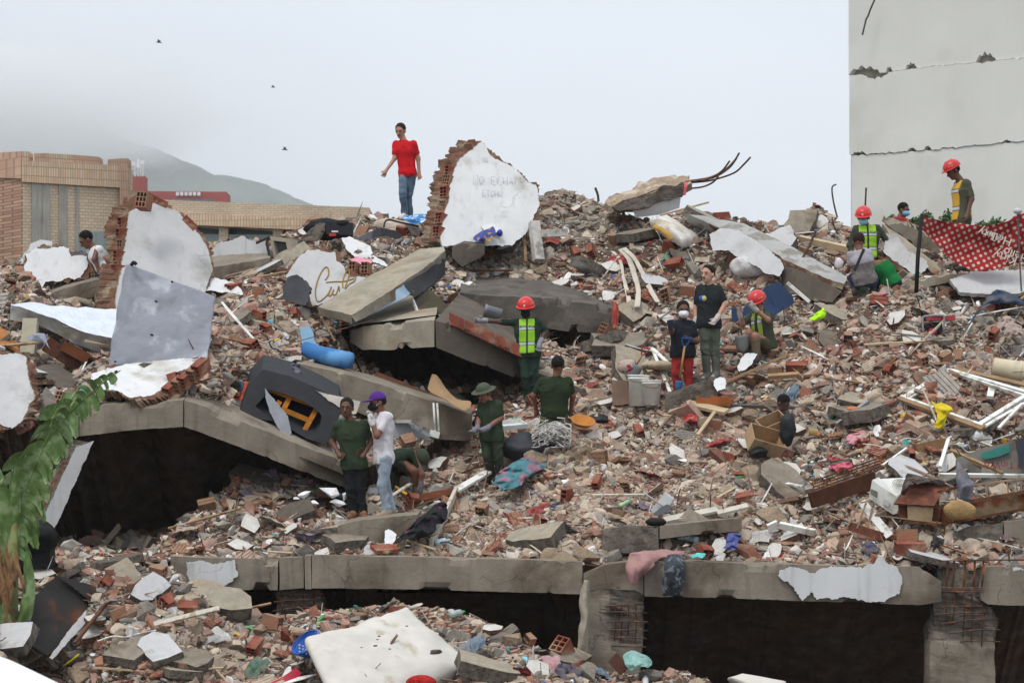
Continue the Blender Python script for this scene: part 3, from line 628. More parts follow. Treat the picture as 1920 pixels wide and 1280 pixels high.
# ---------------------------------------------------------------- broken concrete and wall pieces
def resample(pts, step):
    pts = [np.array(p, float) for p in pts]; o = []
    for a, b in zip(pts[:-1], pts[1:]):
        n = max(1, int(abs(b[0]-a[0])/step) if abs(b[0]-a[0]) >= abs(b[1]-a[1]) else int(abs(b[1]-a[1])/step))
        for k in range(n): o.append(a+(b-a)*k/n)
    o.append(pts[-1]); return o
def slab(name, edge, back, m, parent=None, rough=.02, chip=.05, step=6, seed=0, nb=6, tback=None, **k):
    """edge: front face as (px, y_top, y_bottom, distance) from left to right; extruded by the world vector `back`"""
    E = resample(edge, step); v = []; f = []; back = Vector(back); nv = 4; n = len(E)
    for (x, yt, yb, d) in E:
        T = P(x, yt, d); B = P(x, yb, d); loop = []
        for j in range(nv): loop.append(B.lerp(T, j/nv))
        for j in range(nb+1): loop.append(T+back*(j/nb))
        bk = back if tback is None else Vector(tback)
        for j in range(1, nv): loop.append((T+back).lerp(B+bk, j/nv))
        for j in range(nb): loop.append(B+bk*(1-j/nb))
        v += loop
    L = len(v)//n; V = np.array([p[:] for p in v]); 
    nn = np.stack([fbm(V, 1.1, 2, seed+i) for i in range(3)], -1)*rough*.3+np.stack([fbm(V, 3.2, 3, seed+7+i) for i in range(3)], -1)*rough*.22
    V = V+nn; V = V.reshape(n, L, 3)
    # chipped arrises: pull the corner rows in where the noise says so
    for j in (nv, 0):
        q = np.clip(fbm(V[:, j], 3.5, 4, seed+20+j)-.42, 0, .35)*chip*3.2+np.abs(fbm(V[:, j], 14, 2, seed+30+j))*.006
        inn = np.array([0, 1, 0])*.8+np.array([0, 0, -1 if j == nv else 1]); V[:, j] += q[:, None]*inn
    for i in range(n-1):
        for j in range(L): f.append((i*L+j, (i+1)*L+j, (i+1)*L+(j+1) % L, i*L+(j+1) % L))
    f.append(tuple(range(L))); f.append(tuple((n-1)*L+j for j in range(L-1, -1, -1)))
    return mk(name, V.reshape(-1, 3), f, m, parent, **k)
def plane_d(d0, x0, y0, ax=0.0, ay=0.0): return lambda x, y: d0+ax*(x-x0)+ay*(y-y0)
def jag(poly, amp, step, seed, smooth_edges=()):
    o = []; n = len(poly); step = min(step, 3.2)
    for i in range(n):
        a = np.array(poly[i], float); b = np.array(poly[(i+1) % n], float); L = np.linalg.norm(b-a); m = max(1, int(L/step)); nr = np.array([-(b-a)[1], (b-a)[0]])/(L+1e-6)
        for k in range(m):
            p = a+(b-a)*k/m
            if i not in smooth_edges: p = p+nr*float(fbm(np.array([p[0], p[1], seed*7.1]), .09, 3, seed))*amp*(1 if k else .4)+nr*float(fbm(np.array([p[0], p[1], seed*3.1]), .37, 2, seed+1))*amp*.75+nr*max(0, float(vnoise(np.array([p[0], p[1], seed*1.7]), .06, seed+2))-.35)*amp*4
            o.append((p[0], p[1]))
    return o
def plate(name, poly, pl, ext, m, parent=None, medge=None, ja=2.5, step=5, seed=0, smooth_edges=(), bulge=0, **k):
    """poly in photo points on the plane pl(x,y)->distance; ext is the thickness vector in metres (away from the viewer)"""
    q = jag(poly, ja, step, seed, smooth_edges) if ja else [tuple(p) for p in poly]; n = len(q); ext = Vector(ext)
    A = [P(x, y, pl(x, y)) for x, y in q]; rr = random.Random(seed)
    B = [a+ext+Vector((rr.uniform(-1, 1), 0, rr.uniform(-1, 1)))*ext.length*.15 for a in A]; v = A+B; f = []; mi = []
    for t in tessellate_polygon([[Vector((x, y, 0)) for x, y in q]]): f.append(tuple(t)); mi.append(0); f.append(tuple(n+i for i in reversed(t))); mi.append(1)
    for i in range(n): f.append((i, (i+1) % n, n+(i+1) % n, n+i)); mi.append(1)
    return mk(name, v, f, [m, medge or m], parent, mi=mi, **k)
def off(pl, dd): return lambda x, y: pl(x, y)+dd
# hollow clay block, shared mesh: 0.30 long (x), 0.2 high (z), 0.12..0.15 deep (y), cells open at both x ends
def block_mesh(nm, lx=.28, ly=.15, lz=.2, cy=2, cz=3, m=None):
    b = MB(); t = .012
    def bx(x0, x1, y0, y1, z0, z1):
        vs = [(x, y, z) for z in (z0, z1) for y in (y0, y1) for x in (x0, x1)]
        b.add(vs, [(0, 2, 3, 1), (4, 5, 7, 6), (0, 1, 5, 4), (2, 6, 7, 3), (0, 4, 6, 2), (1, 3, 7, 5)])
    for i in range(cy+1): y = -ly/2+(ly-t)*i/cy; bx(-lx/2, lx/2, y, y+t, -lz/2, lz/2)
    for i in range(cz+1): z = -lz/2+(lz-t)*i/cz; bx(-lx/2+.001, lx/2-.001, -ly/2+.001, ly/2-.001, z, z+t)
    me = bpy.data.meshes.new(nm); me.from_pydata([tuple(q) for q in b.v], [], b.f); me.materials.append(m or brickm); me.update(); return me
BM = [block_mesh('clay_block', m=brickm), block_mesh('clay_block', .24, .12, .2, 2, 3, brickm2), block_mesh('clay_block', .3, .1, .2, 1, 3, brickm), block_mesh('clay_block', .2, .15, .2, 3, 3, brickm2)]
def putmesh(me, name, loc, rot, parent=None, scale=1.0, **k):
    o = bpy.data.objects.new(name, me); link(o, parent); o.rotation_euler = rot; o.scale = (scale,)*3 if isinstance(scale, (int, float)) else scale
    if parent is not None: o.location = Vector(loc)-orgof(parent)
    else: o.location = loc; ORG[o.name] = Vector(loc)
    return settag(o, **k)
def edgebricks(parent, pts, pl, seed, size=1.0, rot=None, proud=.0, miss=.2):
    """broken hollow bricks showing along a torn wall edge"""
    rr = random.Random(seed)
    for a, b in zip(pts[:-1], pts[1:]):
        A = P(a[0], a[1], pl(*a)); B = P(b[0], b[1], pl(*b)); n = max(1, int((B-A).length/(.215*size)))
        for k in range(n):
            if rr.random() < miss: continue
            p = A.lerp(B, (k+.5)/n)+Vector((0, -proud, 0)); an = math.atan2(B.z-A.z, B.x-A.x)
            putmesh(rr.choice(BM), 'brick', p, Euler((rr.uniform(-.06, .06), -an+math.pi/2+rr.uniform(-.08, .08), rr.uniform(-.2, .2)+(rot or 0)), 'XYZ'), parent, scale=size*rr.uniform(.9, 1.05))
def wallpiece(label, poly, pl, ext, m, seed, brick_pts=(), core=None, ja=2.5, cs=(), name='wall_fragment', group=None, rot=0, pm=1.02, cj=5, miss=.2, bsz=1.0):
    c = poly[0]; x = sum(p[0] for p in poly)/len(poly); y = max(p[1] for p in poly)
    t = thing(name, label, 'wall piece', P(x, y, pl(x, y)), group)
    e = Vector(ext); plate('plaster', poly, pl, e.normalized()*.022, m, t, medge=concrete_l, ja=ja, seed=seed, smooth_edges=cs)
    ce = core or [((p[0]-x)*pm+x, (p[1]-y)*pm+y) for p in poly]
    plate('masonry', ce, off(pl, .027), e, core_m, t, ja=cj, seed=seed+3, step=7)
    if brick_pts: edgebricks(t, brick_pts, off(pl, .09), seed, rot=rot, miss=miss, size=bsz)
    return t

# bottom floor beam, long, across the whole picture, resting on burst columns
fb = thing('floor_beam', 'long cracked concrete floor beam running across the foot of the collapse over the dark ground storey', 'beam', P(960, 1115, 39.6))
seg = [(318, 1042, 1062, 39.4), (330, 1042, 1085, 39.3), (366, 1044, 1106, 39.25), (480, 1046, 1106, 39.2), (521, 1047, 1106, 39.2)]
slab('beam_section', seg, (0, 1.6, 0), concrete, fb, seed=1, rough=.03, chip=.07)
slab('beam_section', [(523, 1046, 1106, 39.22), (545, 1044, 1105, 39.16), (568, 1043, 1103, 39.2)], (0, 1.6, 0), concrete, fb, seed=2, rough=.04, chip=.08)
slab('beam_section', [(571, 1040, 1103, 39.15), (583, 1040, 1103, 39.1)], (0, 1.6, 0), concrete, fb, seed=4, rough=.03, chip=.06)
slab('beam_section', [(585, 1040, 1103, 39.1), (760, 1043, 1104, 39.08), (950, 1048, 1109, 39.05), (1092, 1052, 1114, 39.02)], (0, 1.6, 0), concrete, fb, seed=3, chip=.035)
slab('beam_section', [(1094, 1076, 1108, 38.98), (1135, 1058, 1104, 38.98), (1190, 1052, 1106, 38.98), (1207, 1052, 1114, 38.98)], (0, 1.6, 0), concrete, fb, seed=5, rough=.04, chip=.09)
slab('beam_section', [(1208, 1050, 1117, 38.98), (1300, 1052, 1119, 38.98), (1470, 1057, 1124, 38.95), (1640, 1060, 1130, 38.95), (1725, 1062, 1134, 38.93), (1765, 1088, 1128, 38.95)], (0, 1.6, 0), concrete, fb, seed=6, chip=.04)
slab('beam_section', [(1840, 1102, 1124, 38.95), (1852, 1062, 1132, 38.92), (1890, 1058, 1134, 38.9), (2010, 1060, 1136, 38.9)], (0, 1.6, 0), concrete, fb, seed=8, chip=.05)
slab('beam_section', [(1758, 1066, 1108, 39.25), (1850, 1066, 1108, 39.25)], (0, 1.2, 0), concrete_r, fb, seed=9, rough=.09)
pb = lambda x, y: 38.90
for lab, poly, sd in ((None, [(349, 1054), (372, 1050), (400, 1055), (440, 1049), (443, 1062), (447, 1078), (430, 1092), (415, 1102), (384, 1100), (352, 1100)], 1),
        (None, [(1461, 1068), (1480, 1063), (1507, 1066), (1525, 1074), (1543, 1065), (1558, 1060), (1576, 1062), (1586, 1064), (1620, 1060), (1622, 1053), (1645, 1047), (1652, 1042), (1661, 1054), (1680, 1062), (1689, 1075), (1691, 1090), (1688, 1110), (1672, 1118), (1655, 1127), (1640, 1128), (1610, 1126), (1585, 1118), (1560, 1123), (1545, 1119), (1530, 1124), (1522, 1110), (1505, 1126), (1488, 1100), (1478, 1090), (1462, 1082)], 2),
        (None, [(1898, 1064), (1905, 1062), (1918, 1068), (1925, 1080), (1925, 1105), (1912, 1117), (1894, 1114), (1900, 1085)], 3)):
    plate('plaster_patch', poly, (lambda x, y: 39.18) if sd == 1 else pb, (0, .03, 0), plaster, fb, medge=concrete_l, ja=2.2, step=4, seed=sd)
for i, (x, y) in enumerate(((1779, 0), (1791, 0), (1812, 0), (1830, 0), (1846, 0))): tube('rebar', [P(x-2, 1050, 38.92), P(x-3, 1080, 38.88), P(x-6, 1103, 38.9)], .016, rust, fb, n=6)
for y in (1102.5, 1105.5, 1109): tube('stirrup', [P(1765, y-2, 38.86), P(1800, y, 38.84), P(1842, y-1, 38.86)], .012, steel, fb, n=6)
tube('stirrup', [P(1764, 1051, 38.9), P(1850, 1049, 38.88), P(1922, 1049, 38.9)], .012, steel, fb, n=6)
# floor slab over the ground storey, and the storey itself
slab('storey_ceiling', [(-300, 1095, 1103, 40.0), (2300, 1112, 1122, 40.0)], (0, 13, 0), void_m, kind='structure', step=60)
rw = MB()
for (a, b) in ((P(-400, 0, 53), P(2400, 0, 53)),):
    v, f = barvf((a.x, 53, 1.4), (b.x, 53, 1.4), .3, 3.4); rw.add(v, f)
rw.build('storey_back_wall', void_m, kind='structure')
def column(label, rows, d, ht, m=concrete, stir=(), bars=(), core=None):
    """rows: (y, x_left, x_right) from top to bottom"""
    y = rows[-1][0]; cx = (rows[-1][1]+rows[-1][2])/2; t = thing('column', label, 'column', Vector((P(cx, y, d).x, d+.3, 0)))
    v = []; f = []; n = 20; K = []
    rws = resample([(r[1], r[0], r[2]) for r in rows], 6)
    for (xl, y, xr) in [(a[0], a[1], a[2]) for a in rws]:
        L = P(xl, y, d); Rr = P(xr, y, d); c = (L+Rr)/2+Vector((0, .32, 0)); hw = (Rr-L).length/2
        for k in range(n):
            a = 2*math.pi*(k+.5)/n; ca, sa = math.cos(a), math.sin(a); s = 1/max(abs(ca), abs(sa)); s = 1+(s-1)*.75
            v.append((c.x+ca*s*hw*.97, c.y+sa*s*.3, c.z))
    V = np.array(v); R_ = len(V)//n; zz = V[:, 2]; ybrk = P(0, core[0], d).z if core else -99; 
    w = np.clip((zz-ybrk)/.25, 0, 1)*(1 if core else 0); w = w*np.clip((V[:, 0]-(P(core[1], 0, d).x if core else 0))/.15, 0, 1) if core else w
    nz_ = fbm(V, 5, 3, 9)*(.012+.075*w); nz2 = fbm(V, 7, 2, 19)*(.008+.05*w); V[:, 1] += nz_+.05*w; V[:, 0] += nz2
    for i in range(R_-1):
        for k in range(n): f.append((i*n+k, (i+1)*n+k, (i+1)*n+(k+1) % n, i*n+(k+1) % n))
    f.append(tuple(range(n))); 
    cen = V.reshape(R_, n, 3); mi = []
    for i in range(R_-1):
        for k in range(n): mi.append(1 if core and w[i*n+k] > .5 else 0)
    mi.append(0)
    mk('shaft', V, f, [m, concrete_r], t, mi=mi)
    for (y0, x0, y1, x1, sag) in stir: tube('stirrup', [P(x0, y0, d+.02), P((x0+x1)/2, (y0+y1)/2-sag, d-.05), P(x1, y1, d+.03), P(x1+1, y1+1, d+.3)], .011, steel, t, n=6, sm=3)
    for (x0, y0, x1, y1) in bars: tube('rebar', [P(x0, y0, d+.03), P((x0+x1)/2+2, (y0+y1)/2, d-.03), P(x1, y1, d+.05)], .010, rust, t, n=6)
    return t
column('bulging burst column with bowed stirrups right of the long white plaster patch', [(1104, 1764, 1842), (1125, 1756, 1850), (1142, 1750, 1866), (1175, 1748, 1874), (1182, 1740, 1875), (1200, 1739, 1874), (1222, 1738, 1872), (1280, 1737, 1873), (1500, 1736, 1880)], 38.98, 3,
    stir=[(1138, 1757, 1136, 1846, 1), (1152, 1752, 1148, 1848, 2), (1154, 1800, 1151, 1846, 1), (1169, 1766, 1160, 1868, 3), (1187, 1778, 1180, 1872, 3), (1202, 1800, 1202, 1872, 2)],
    bars=[(1772, 1115, 1773, 1165), (1789, 1112, 1786, 1170), (1807, 1112, 1805, 1195), (1822, 1112, 1821, 1205), (1842, 1112, 1840, 1215)], core=(1212, 1700))
column('split concrete column under the pink draped cloth, its stirrups laid bare', [(1100, 1098, 1200), (1115, 1094, 1206), (1160, 1092, 1212), (1200, 1092, 1209), (1230, 1091, 1208), (1280, 1089, 1204), (1500, 1086, 1203)], 38.95, 3,
    stir=[(1136, 1135, 1132, 1204, 1), (1147, 1138, 1148, 1210, 1), (1165, 1138, 1165, 1211, 1), (1180, 1144, 1181, 1211, 0), (1194, 1145, 1196, 1209, 1), (1210, 1146, 1212, 1208, 0)],
    bars=[(1153, 1130, 1152, 1200), (1165, 1130, 1164, 1200), (1178, 1130, 1177, 1190), (1192, 1130, 1191, 1205)], core=(1222, 1128))
column('squashed barrel shaped column stub under the left end of the floor beam', [(1106, 518, 600), (1125, 515, 606), (1145, 512, 605), (1165, 520, 604), (1180, 530, 590), (1400, 520, 590)], 39.3, 3,
    stir=[(1114, 518, 1113, 604, 0), (1128, 514, 1124, 602, 2), (1145, 512, 1140, 604, 4), (1159, 540, 1160, 604, 2), (1168, 545, 1172, 600, 3)], bars=[(528, 1110, 527, 1165), (548, 1110, 548, 1172), (568, 1110, 569, 1172), (588, 1110, 588, 1168)], core=(1300, 300))
for i, (x, d, w_, lab) in enumerate(((1325, 44, 18, 'thin'), (1490, 49, 30, 'broad'))):
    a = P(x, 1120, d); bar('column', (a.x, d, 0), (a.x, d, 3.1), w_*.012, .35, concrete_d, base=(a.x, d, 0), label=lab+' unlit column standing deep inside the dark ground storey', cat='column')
# interior beams of the ground storey
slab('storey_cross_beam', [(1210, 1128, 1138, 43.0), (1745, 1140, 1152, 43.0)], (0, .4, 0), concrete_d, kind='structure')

# cranked slab over the big dark hollow, left
ls = thing('floor_slab', 'broken floor slab cranked in the middle, roofing the big dark hollow on the left', 'slab', P(345, 805, 41))
slab('slab_section', [(148, 766, 818, 41.35), (200, 758, 812, 41.2), (270, 753, 805, 41.05), (343, 750, 800, 40.95)], (0, 3.4, .5), concrete, ls, seed=11, rough=.025)
slab('slab_section', [(345, 750, 800, 40.95), (385, 762, 815, 41.0), (470, 798, 846, 41.2), (560, 832, 880, 41.5), (652, 866, 916, 41.8)], (0, 3.4, .6), concrete, ls, seed=12, rough=.025)
slab('slab_section', [(60, 770, 812, 41.45), (147, 764, 818, 41.36)], (0, 3, .4), concrete_l, ls, seed=13, rough=.04, chip=.12)
slab('slab_section', [(-90, 800, 826, 41.2), (0, 796, 822, 41.3), (62, 790, 817, 41.4)], (0, 3, .4), concrete, ls, seed=14, rough=.03)
# leaning pillar, white face and torn brown flank, and its pale neighbour
lp = thing('leaning_pillar', 'pillar knocked to a slant, white face and torn brown flank, behind the banana plant', 'column', P(80, 1015, 41))
def quad_slab(name, q, pl, ext, m, parent, seed=0, me=None, ja=.8, **k): return plate(name, q, pl, ext, m, parent, medge=me, ja=ja, step=10, seed=seed, **k)
quad_slab('face', [(142, 838), (176, 826), (92, 1016), (68, 1000)], plane_d(40.9, 100, 900), (-.25, .3, 0), plaster_g, lp, 1, concrete_r)
quad_slab('flank', [(122, 860), (141, 840), (67, 1001), (49, 1000)], plane_d(40.95, 100, 900), (-.1, .35, 0), core_m, lp, 2, core_m, ja=1.5)
quad_slab('pillar', [(60, 906), (92, 892), (118, 862), (48, 1000), (28, 1030), (-60, 1030), (-40, 960)], plane_d(41.05, 40, 960), (0, .35, 0), concrete_l, None, 3, ja=1.2,
    label='pale broad concrete pier leaning behind the banana plant stem', cat='column')
# middle slab with a corner towards us
ms_ = thing('floor_slab', 'slab corner jutting out over the second dark hollow, left of the soldier in lime vest', 'slab', P(815, 650, 44.5))
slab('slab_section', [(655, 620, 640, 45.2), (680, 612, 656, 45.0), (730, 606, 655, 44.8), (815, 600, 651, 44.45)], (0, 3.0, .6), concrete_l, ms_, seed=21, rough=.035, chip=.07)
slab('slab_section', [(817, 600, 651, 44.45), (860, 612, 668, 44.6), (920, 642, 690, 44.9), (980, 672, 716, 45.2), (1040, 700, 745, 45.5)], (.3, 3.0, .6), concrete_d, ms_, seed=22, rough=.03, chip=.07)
bt = thing('brick_course', 'row of red clay blocks lying along the slab edge beside the outstretched arm', 'bricks', P(900, 615, 44.7))
solid = block_mesh('solid_block', .42, .16, .19, 1, 1, brickm)
for i in range(5):
    x0 = 842+i*29; y0 = 585+i*13.2; d0 = 44.5+i*.06; slab('brick', [(x0, y0, y0+23, d0), (x0+27.6, y0+12.6, y0+35.2, d0+.055)], (0, .16, 0), brickm, bt, seed=200+i, rough=.01, chip=.02, step=4)
# tilted light slab with a blue soffit
ts = thing('tilted_slab', 'long slab tipped on edge with blue painted underside, left of centre', 'slab', P(720, 560, 46))
def prism(name, A, ext, m, parent, **k):
    n = len(A); e = Vector(ext); v = [Vector(p) for p in A]; v += [p+e for p in v]; f = [tuple(range(n)), tuple(range(2*n-1, n-1, -1))]+[(i, (i+1) % n, n+(i+1) % n, n+i) for i in range(n)]
    return mk(name, v, f, m, parent, **k)
def ruled(name, top, bot, ext, m, parent=None, nv=3, rough=.02, seed=0, step=6, **k):
    """surface between two photo polylines [(x,y,d)], thickened by ext"""
    def rs(p, n):
        p = np.array(p, float); s = np.r_[0, np.cumsum(np.linalg.norm(np.diff(p[:, :2], axis=0), axis=1))]; t = np.linspace(0, s[-1], n); return np.stack([np.interp(t, s, p[:, i]) for i in range(3)], 1)
    L = max(abs(top[0][0]-top[-1][0])+abs(top[0][1]-top[-1][1]), 30); n = max(3, int(L/step)); T = rs(top, n); B = rs(bot, n); v = []; f = []
    for i in range(n):
        a = P(*T[i]); b = P(*B[i])
        for j in range(nv+1): v.append(a.lerp(b, j/nv)[:])
    V = np.array(v); V = V+np.stack([fbm(V, 1.3, 2, seed+i) for i in range(3)], -1)*rough*.3+np.stack([fbm(V, 5, 3, seed+i+5) for i in range(3)], -1)*rough*.35; W = V+np.array(ext); N = len(V); m1 = nv+1
    for i in range(n-1):
        for j in range(nv): a = i*m1+j; f.append((a, a+1, a+m1+1, a+m1)); f.append((N+a, N+a+m1, N+a+m1+1, N+a+1))
        for j, s in ((0, 1), (nv, -1)): a = i*m1+j; b = a+m1; f.append((a, b, N+b, N+a) if s > 0 else (b, a, N+a, N+b))
    for i, s in ((0, -1), (n-1, 1)):
        for j in range(nv): a = i*m1+j; f.append((a, a+1, N+a+1, N+a))
    return mk(name, np.vstack([V, W]), f, m, parent, **k)
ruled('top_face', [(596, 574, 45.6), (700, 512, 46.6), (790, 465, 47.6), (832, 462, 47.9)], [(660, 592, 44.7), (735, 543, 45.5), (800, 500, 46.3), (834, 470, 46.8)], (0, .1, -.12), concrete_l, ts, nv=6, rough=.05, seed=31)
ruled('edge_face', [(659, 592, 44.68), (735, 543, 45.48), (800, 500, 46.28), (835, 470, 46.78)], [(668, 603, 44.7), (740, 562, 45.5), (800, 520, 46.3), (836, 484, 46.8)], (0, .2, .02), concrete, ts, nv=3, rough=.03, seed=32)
ruled('soffit', [(652, 592, 44.85), (740, 541, 45.55), (758, 531, 45.75)], [(656, 609, 44.9), (760, 558, 45.65), (776, 546, 45.85)], (0, .15, 0), mat('blue_paint', 'a9c0d4', var=.15, vs=2, bump=.1, col2='8da3b6', c2s=2), ts, nv=3, rough=.01, seed=33)
ruled('dark_side', [(758, 531, 45.7), (800, 508, 46.3), (835, 480, 46.8)], [(776, 558, 45.8), (815, 532, 46.35), (834, 512, 46.8)], (0, .2, 0), mat('charcoal_concrete', '3f3f42', var=.4, vs=2, bump=.6, bs=12), ts, nv=3, seed=34)  # darker grey than the other faces of this slab
# dark jutting slab behind the soldier, and a dark grey concrete beam end
ds = slab('floor_slab', [(862, 548, 578, 47.5), (905, 552, 590, 47.3), (950, 556, 600, 47.1), (1000, 558, 612, 47.0), (1060, 562, 622, 47.0), (1148, 580, 630, 47.2)], (0, 2.6, .5), mat('sooty_concrete', '5f5953', var=.35, vs=1.8, bump=.8, bs=10, col2='47423d', c2s=2), seed=41, rough=.07, chip=.12,
    label='sooty grey slab over the small dark hollow behind the soldier in lime vest', cat='slab')
slab('concrete_block', [(848, 462, 482, 49.3), (868, 455, 500, 49.2), (908, 458, 478, 49.3)], (0, 1.2, .2), concrete_d, seed=43, rough=.05, label='short dark grey beam end at the foot of the big white wall fragment', cat='beam')
# long diagonal beam under the sofa
db = thing('fallen_beam', 'long fallen beam sloping down to the right behind the two standing men', 'beam', P(700, 800, 43.6))
slab('beam', [(556, 680, 735, 43.6), (640, 698, 762, 43.5), (720, 722, 790, 43.4), (812, 752, 822, 43.3), (884, 776, 826, 43.4)], (0, .8, .1), concrete, db, seed=51, rough=.03, chip=.06)
for x in (814, 821): tube('pipe', [P(x-1, 755, 43.3), P(x+2, 808, 43.3)], .017, alu, db, n=8)
bar('pipe_box', P(806, 811, 43.25), P(824, 816, 43.25), .09, .1, alu, db)
# slab lying diagonal top right with plaster top
rs_ = thing('fallen_slab', 'long plastered slab sloping down to the right from the skyline to the crouching group', 'slab', P(1500, 560, 47))
ruled('grey_face', [(1290, 400, 49.3), (1400, 420, 49.0), (1500, 470, 48.2), (1590, 520, 47.5)], [(1330, 420, 49.1), (1400, 448, 48.6), (1480, 492, 47.8), (1580, 536, 47.1)], (0, .4, -.1), mat('slab_paint', 'a5a4a2', var=.2, vs=2, bump=.3, col2='7f7a72', c2s=2, crack=.4), rs_, nv=4, rough=.04, seed=61)
ruled('torn_edge', [(1330, 419, 49.0), (1400, 446, 48.5), (1480, 490, 47.7), (1582, 533, 47.0)], [(1335, 425, 49.0), (1400, 456, 48.5), (1480, 502, 47.7), (1578, 545, 47.0)], (0, .3, 0), core_m, rs_, nv=2, rough=.06, seed=62, step=7)
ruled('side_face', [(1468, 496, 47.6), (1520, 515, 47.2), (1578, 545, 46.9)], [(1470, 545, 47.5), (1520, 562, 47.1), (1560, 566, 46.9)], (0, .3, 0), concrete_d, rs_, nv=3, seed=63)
plate('plaster_patch', [(1330, 440), (1352, 428), (1385, 432), (1430, 460), (1462, 485), (1470, 500), (1462, 518), (1440, 515), (1400, 490), (1360, 470), (1335, 470)], plane_d(47.9, 1400, 480, -.004, -.008), (0, .05, 0), plaster_g, rs_, medge=core_m, ja=1.8, seed=64)
quad_slab('concrete_ledge', [(1255, 465), (1275, 470), (1378, 500), (1366, 510), (1300, 500), (1262, 488)], plane_d(48.7, 1300, 480, -.002), (0, .5, 0), concrete, None, 65, ja=2, label='low grey ledge under the fallen cream mattress on the right of the peak', cat='slab')
# skyline slab with bent rebars
sk = thing('skyline_slab', 'tilted slab on the skyline with long bent rebars sticking out', 'slab', P(1200, 400, 50.6))
ruled('top_face', [(1130, 378, 51.3), (1180, 358, 51.6), (1222, 332, 51.9), (1290, 333, 52.0)], [(1150, 386, 50.4), (1200, 366, 50.5), (1240, 352, 50.7), (1292, 343, 50.9)], (0, .1, -.12), mat('dusty_concrete', '9b8874', var=.3, vs=4, bump=.9, bs=9, bdist=.05, col2='b9ae9e', c2s=2.5), sk, nv=9, rough=.17, seed=71, step=5)
ruled('edge_face', [(1145, 386, 50.4), (1200, 366, 50.5), (1240, 352, 50.7), (1284, 342, 50.9)], [(1160, 393, 50.4), (1205, 390, 50.5), (1240, 377, 50.7), (1280, 362, 50.9)], (0, .5, 0), concrete_r, sk, nv=6, rough=.1, seed=72, step=5)
ruled('underside', [(1186, 394, 50.6), (1240, 378, 50.8), (1277, 362, 51.0)], [(1192, 408, 50.7), (1240, 402, 50.9), (1274, 390, 51.0)], (0, .1, .05), plaster, sk, nv=3, rough=.01, seed=73)
for pts in ([(1285, 340), (1330, 333), (1360, 318), (1378, 300), (1386, 287)], [(1285, 341), (1325, 336), (1352, 322), (1368, 302)], [(1285, 343), (1330, 339), (1375, 325), (1395, 308), (1407, 295)], [(1286, 354), (1315, 351), (1335, 343), (1347, 331)], [(1288, 342), (1335, 334), (1366, 316), (1381, 297)]):
    k = len(pts); tube('rebar', [P(x, y, 51.1-.12*i+.05*k) for i, (x, y) in enumerate(pts)], .017, steel, sk, n=6, sm=5)
# cream beam and plastered slab between the crouching group and the printed sheet
cb_ = thing('fallen_slab', 'white plastered slab with a cream beam along it, between the crouching group and the polka dot sheet', 'slab', P(1740, 520, 47))
ruled('beam', [(1655, 420, 49.2), (1700, 450, 48.6), (1752, 492, 48.0), (1790, 518, 47.6)], [(1668, 440, 48.9), (1705, 474, 48.3), (1750, 512, 47.8), (1775, 520, 47.5)], (0, .3, -.1), concrete_l, cb_, nv=4, rough=.03, seed=81)
plate('plaster_face', [(1662, 437), (1680, 440), (1705, 470), (1738, 490), (1741, 500), (1728, 512), (1712, 514), (1690, 498), (1672, 487), (1655, 470)], plane_d(48.0, 1700, 480, -.003, -.006), (0, .08, 0), plaster_g, cb_, medge=core_m, ja=2, seed=82)
ruled('torn_edge', [(1650, 478, 48), (1680, 492, 47.9), (1710, 515, 47.8)], [(1652, 488, 48), (1680, 503, 47.9), (1706, 524, 47.8)], (0, .3, 0), core_m, cb_, nv=2, rough=.06, seed=83, step=6)
slab('concrete_beam', [(1684, 531, 548, 47.0), (1760, 516, 534, 46.9), (1818, 510, 520, 46.9)], (0, .8, 0), concrete_l, seed=84, rough=.03, label='low cream beam lying behind the black pole of the polka dot sheet', cat='beam')
quad_slab('grey_slab', [(1665, 422), (1690, 418), (1730, 437), (1760, 460), (1763, 470), (1745, 472), (1715, 460)], plane_d(48.9, 1700, 440, -.003), (0, .5, .1), concrete, None, 85, ja=2, label='rough grey slab the boy in the red shirt leans over', cat='slab')
plate('white_board', [(1780, 524), (1830, 508), (1925, 505), (1930, 548), (1880, 552), (1800, 548)], plane_d(46.6, 1850, 530, 0, -.012), (0, .05, -.05), plaster_g, None, ja=1.5, seed=86, label='flat white panel under the polka dot sheet at the right edge', cat='panel')
# blocks low in the picture
slab('concrete_block', [(564, 1000, 1036, 40.2), (600, 990, 1040, 40.15), (632, 986, 1038, 40.1)], (0, 1, 0), concrete_r, seed=91, rough=.08, chip=.1, label='shattered grey beam end below the men in green and white', cat='beam')
slab('concrete_block', [(633, 985, 1036, 40.1), (665, 976, 1037, 40.1), (700, 972, 1030, 40.1), (745, 968, 1024, 40.2), (783, 964, 1010, 40.3)], (0, 1.2, .05), concrete, seed=92, label='smooth concrete block on which the men in green and white stand', cat='beam')
slab('concrete_block', [(1130, 994, 1034, 39.9), (1180, 984, 1038, 39.8), (1236, 986, 1032, 39.8)], (0, 1, 0), concrete_r, seed=93, rough=.08, label='rough grey broken beam head above the pink draped cloth', cat='beam')
slab('concrete_block', [(1237, 985, 1010, 39.8), (1300, 978, 1002, 39.9), (1390, 970, 995, 40.1)], (0, 1, 0), concrete, seed=94, label='smooth concrete ledge under the long white boards, above the dark draped jeans', cat='beam')
slab('concrete_block', [(1788, 1000, 1036, 39.7), (1820, 988, 1046, 39.65), (1882, 978, 1050, 39.6)], (0, 1.2, 0), concrete_r, seed=95, rough=.08, chip=.1, label='shattered grey beam head below the rusty railing, bottom right', cat='beam')
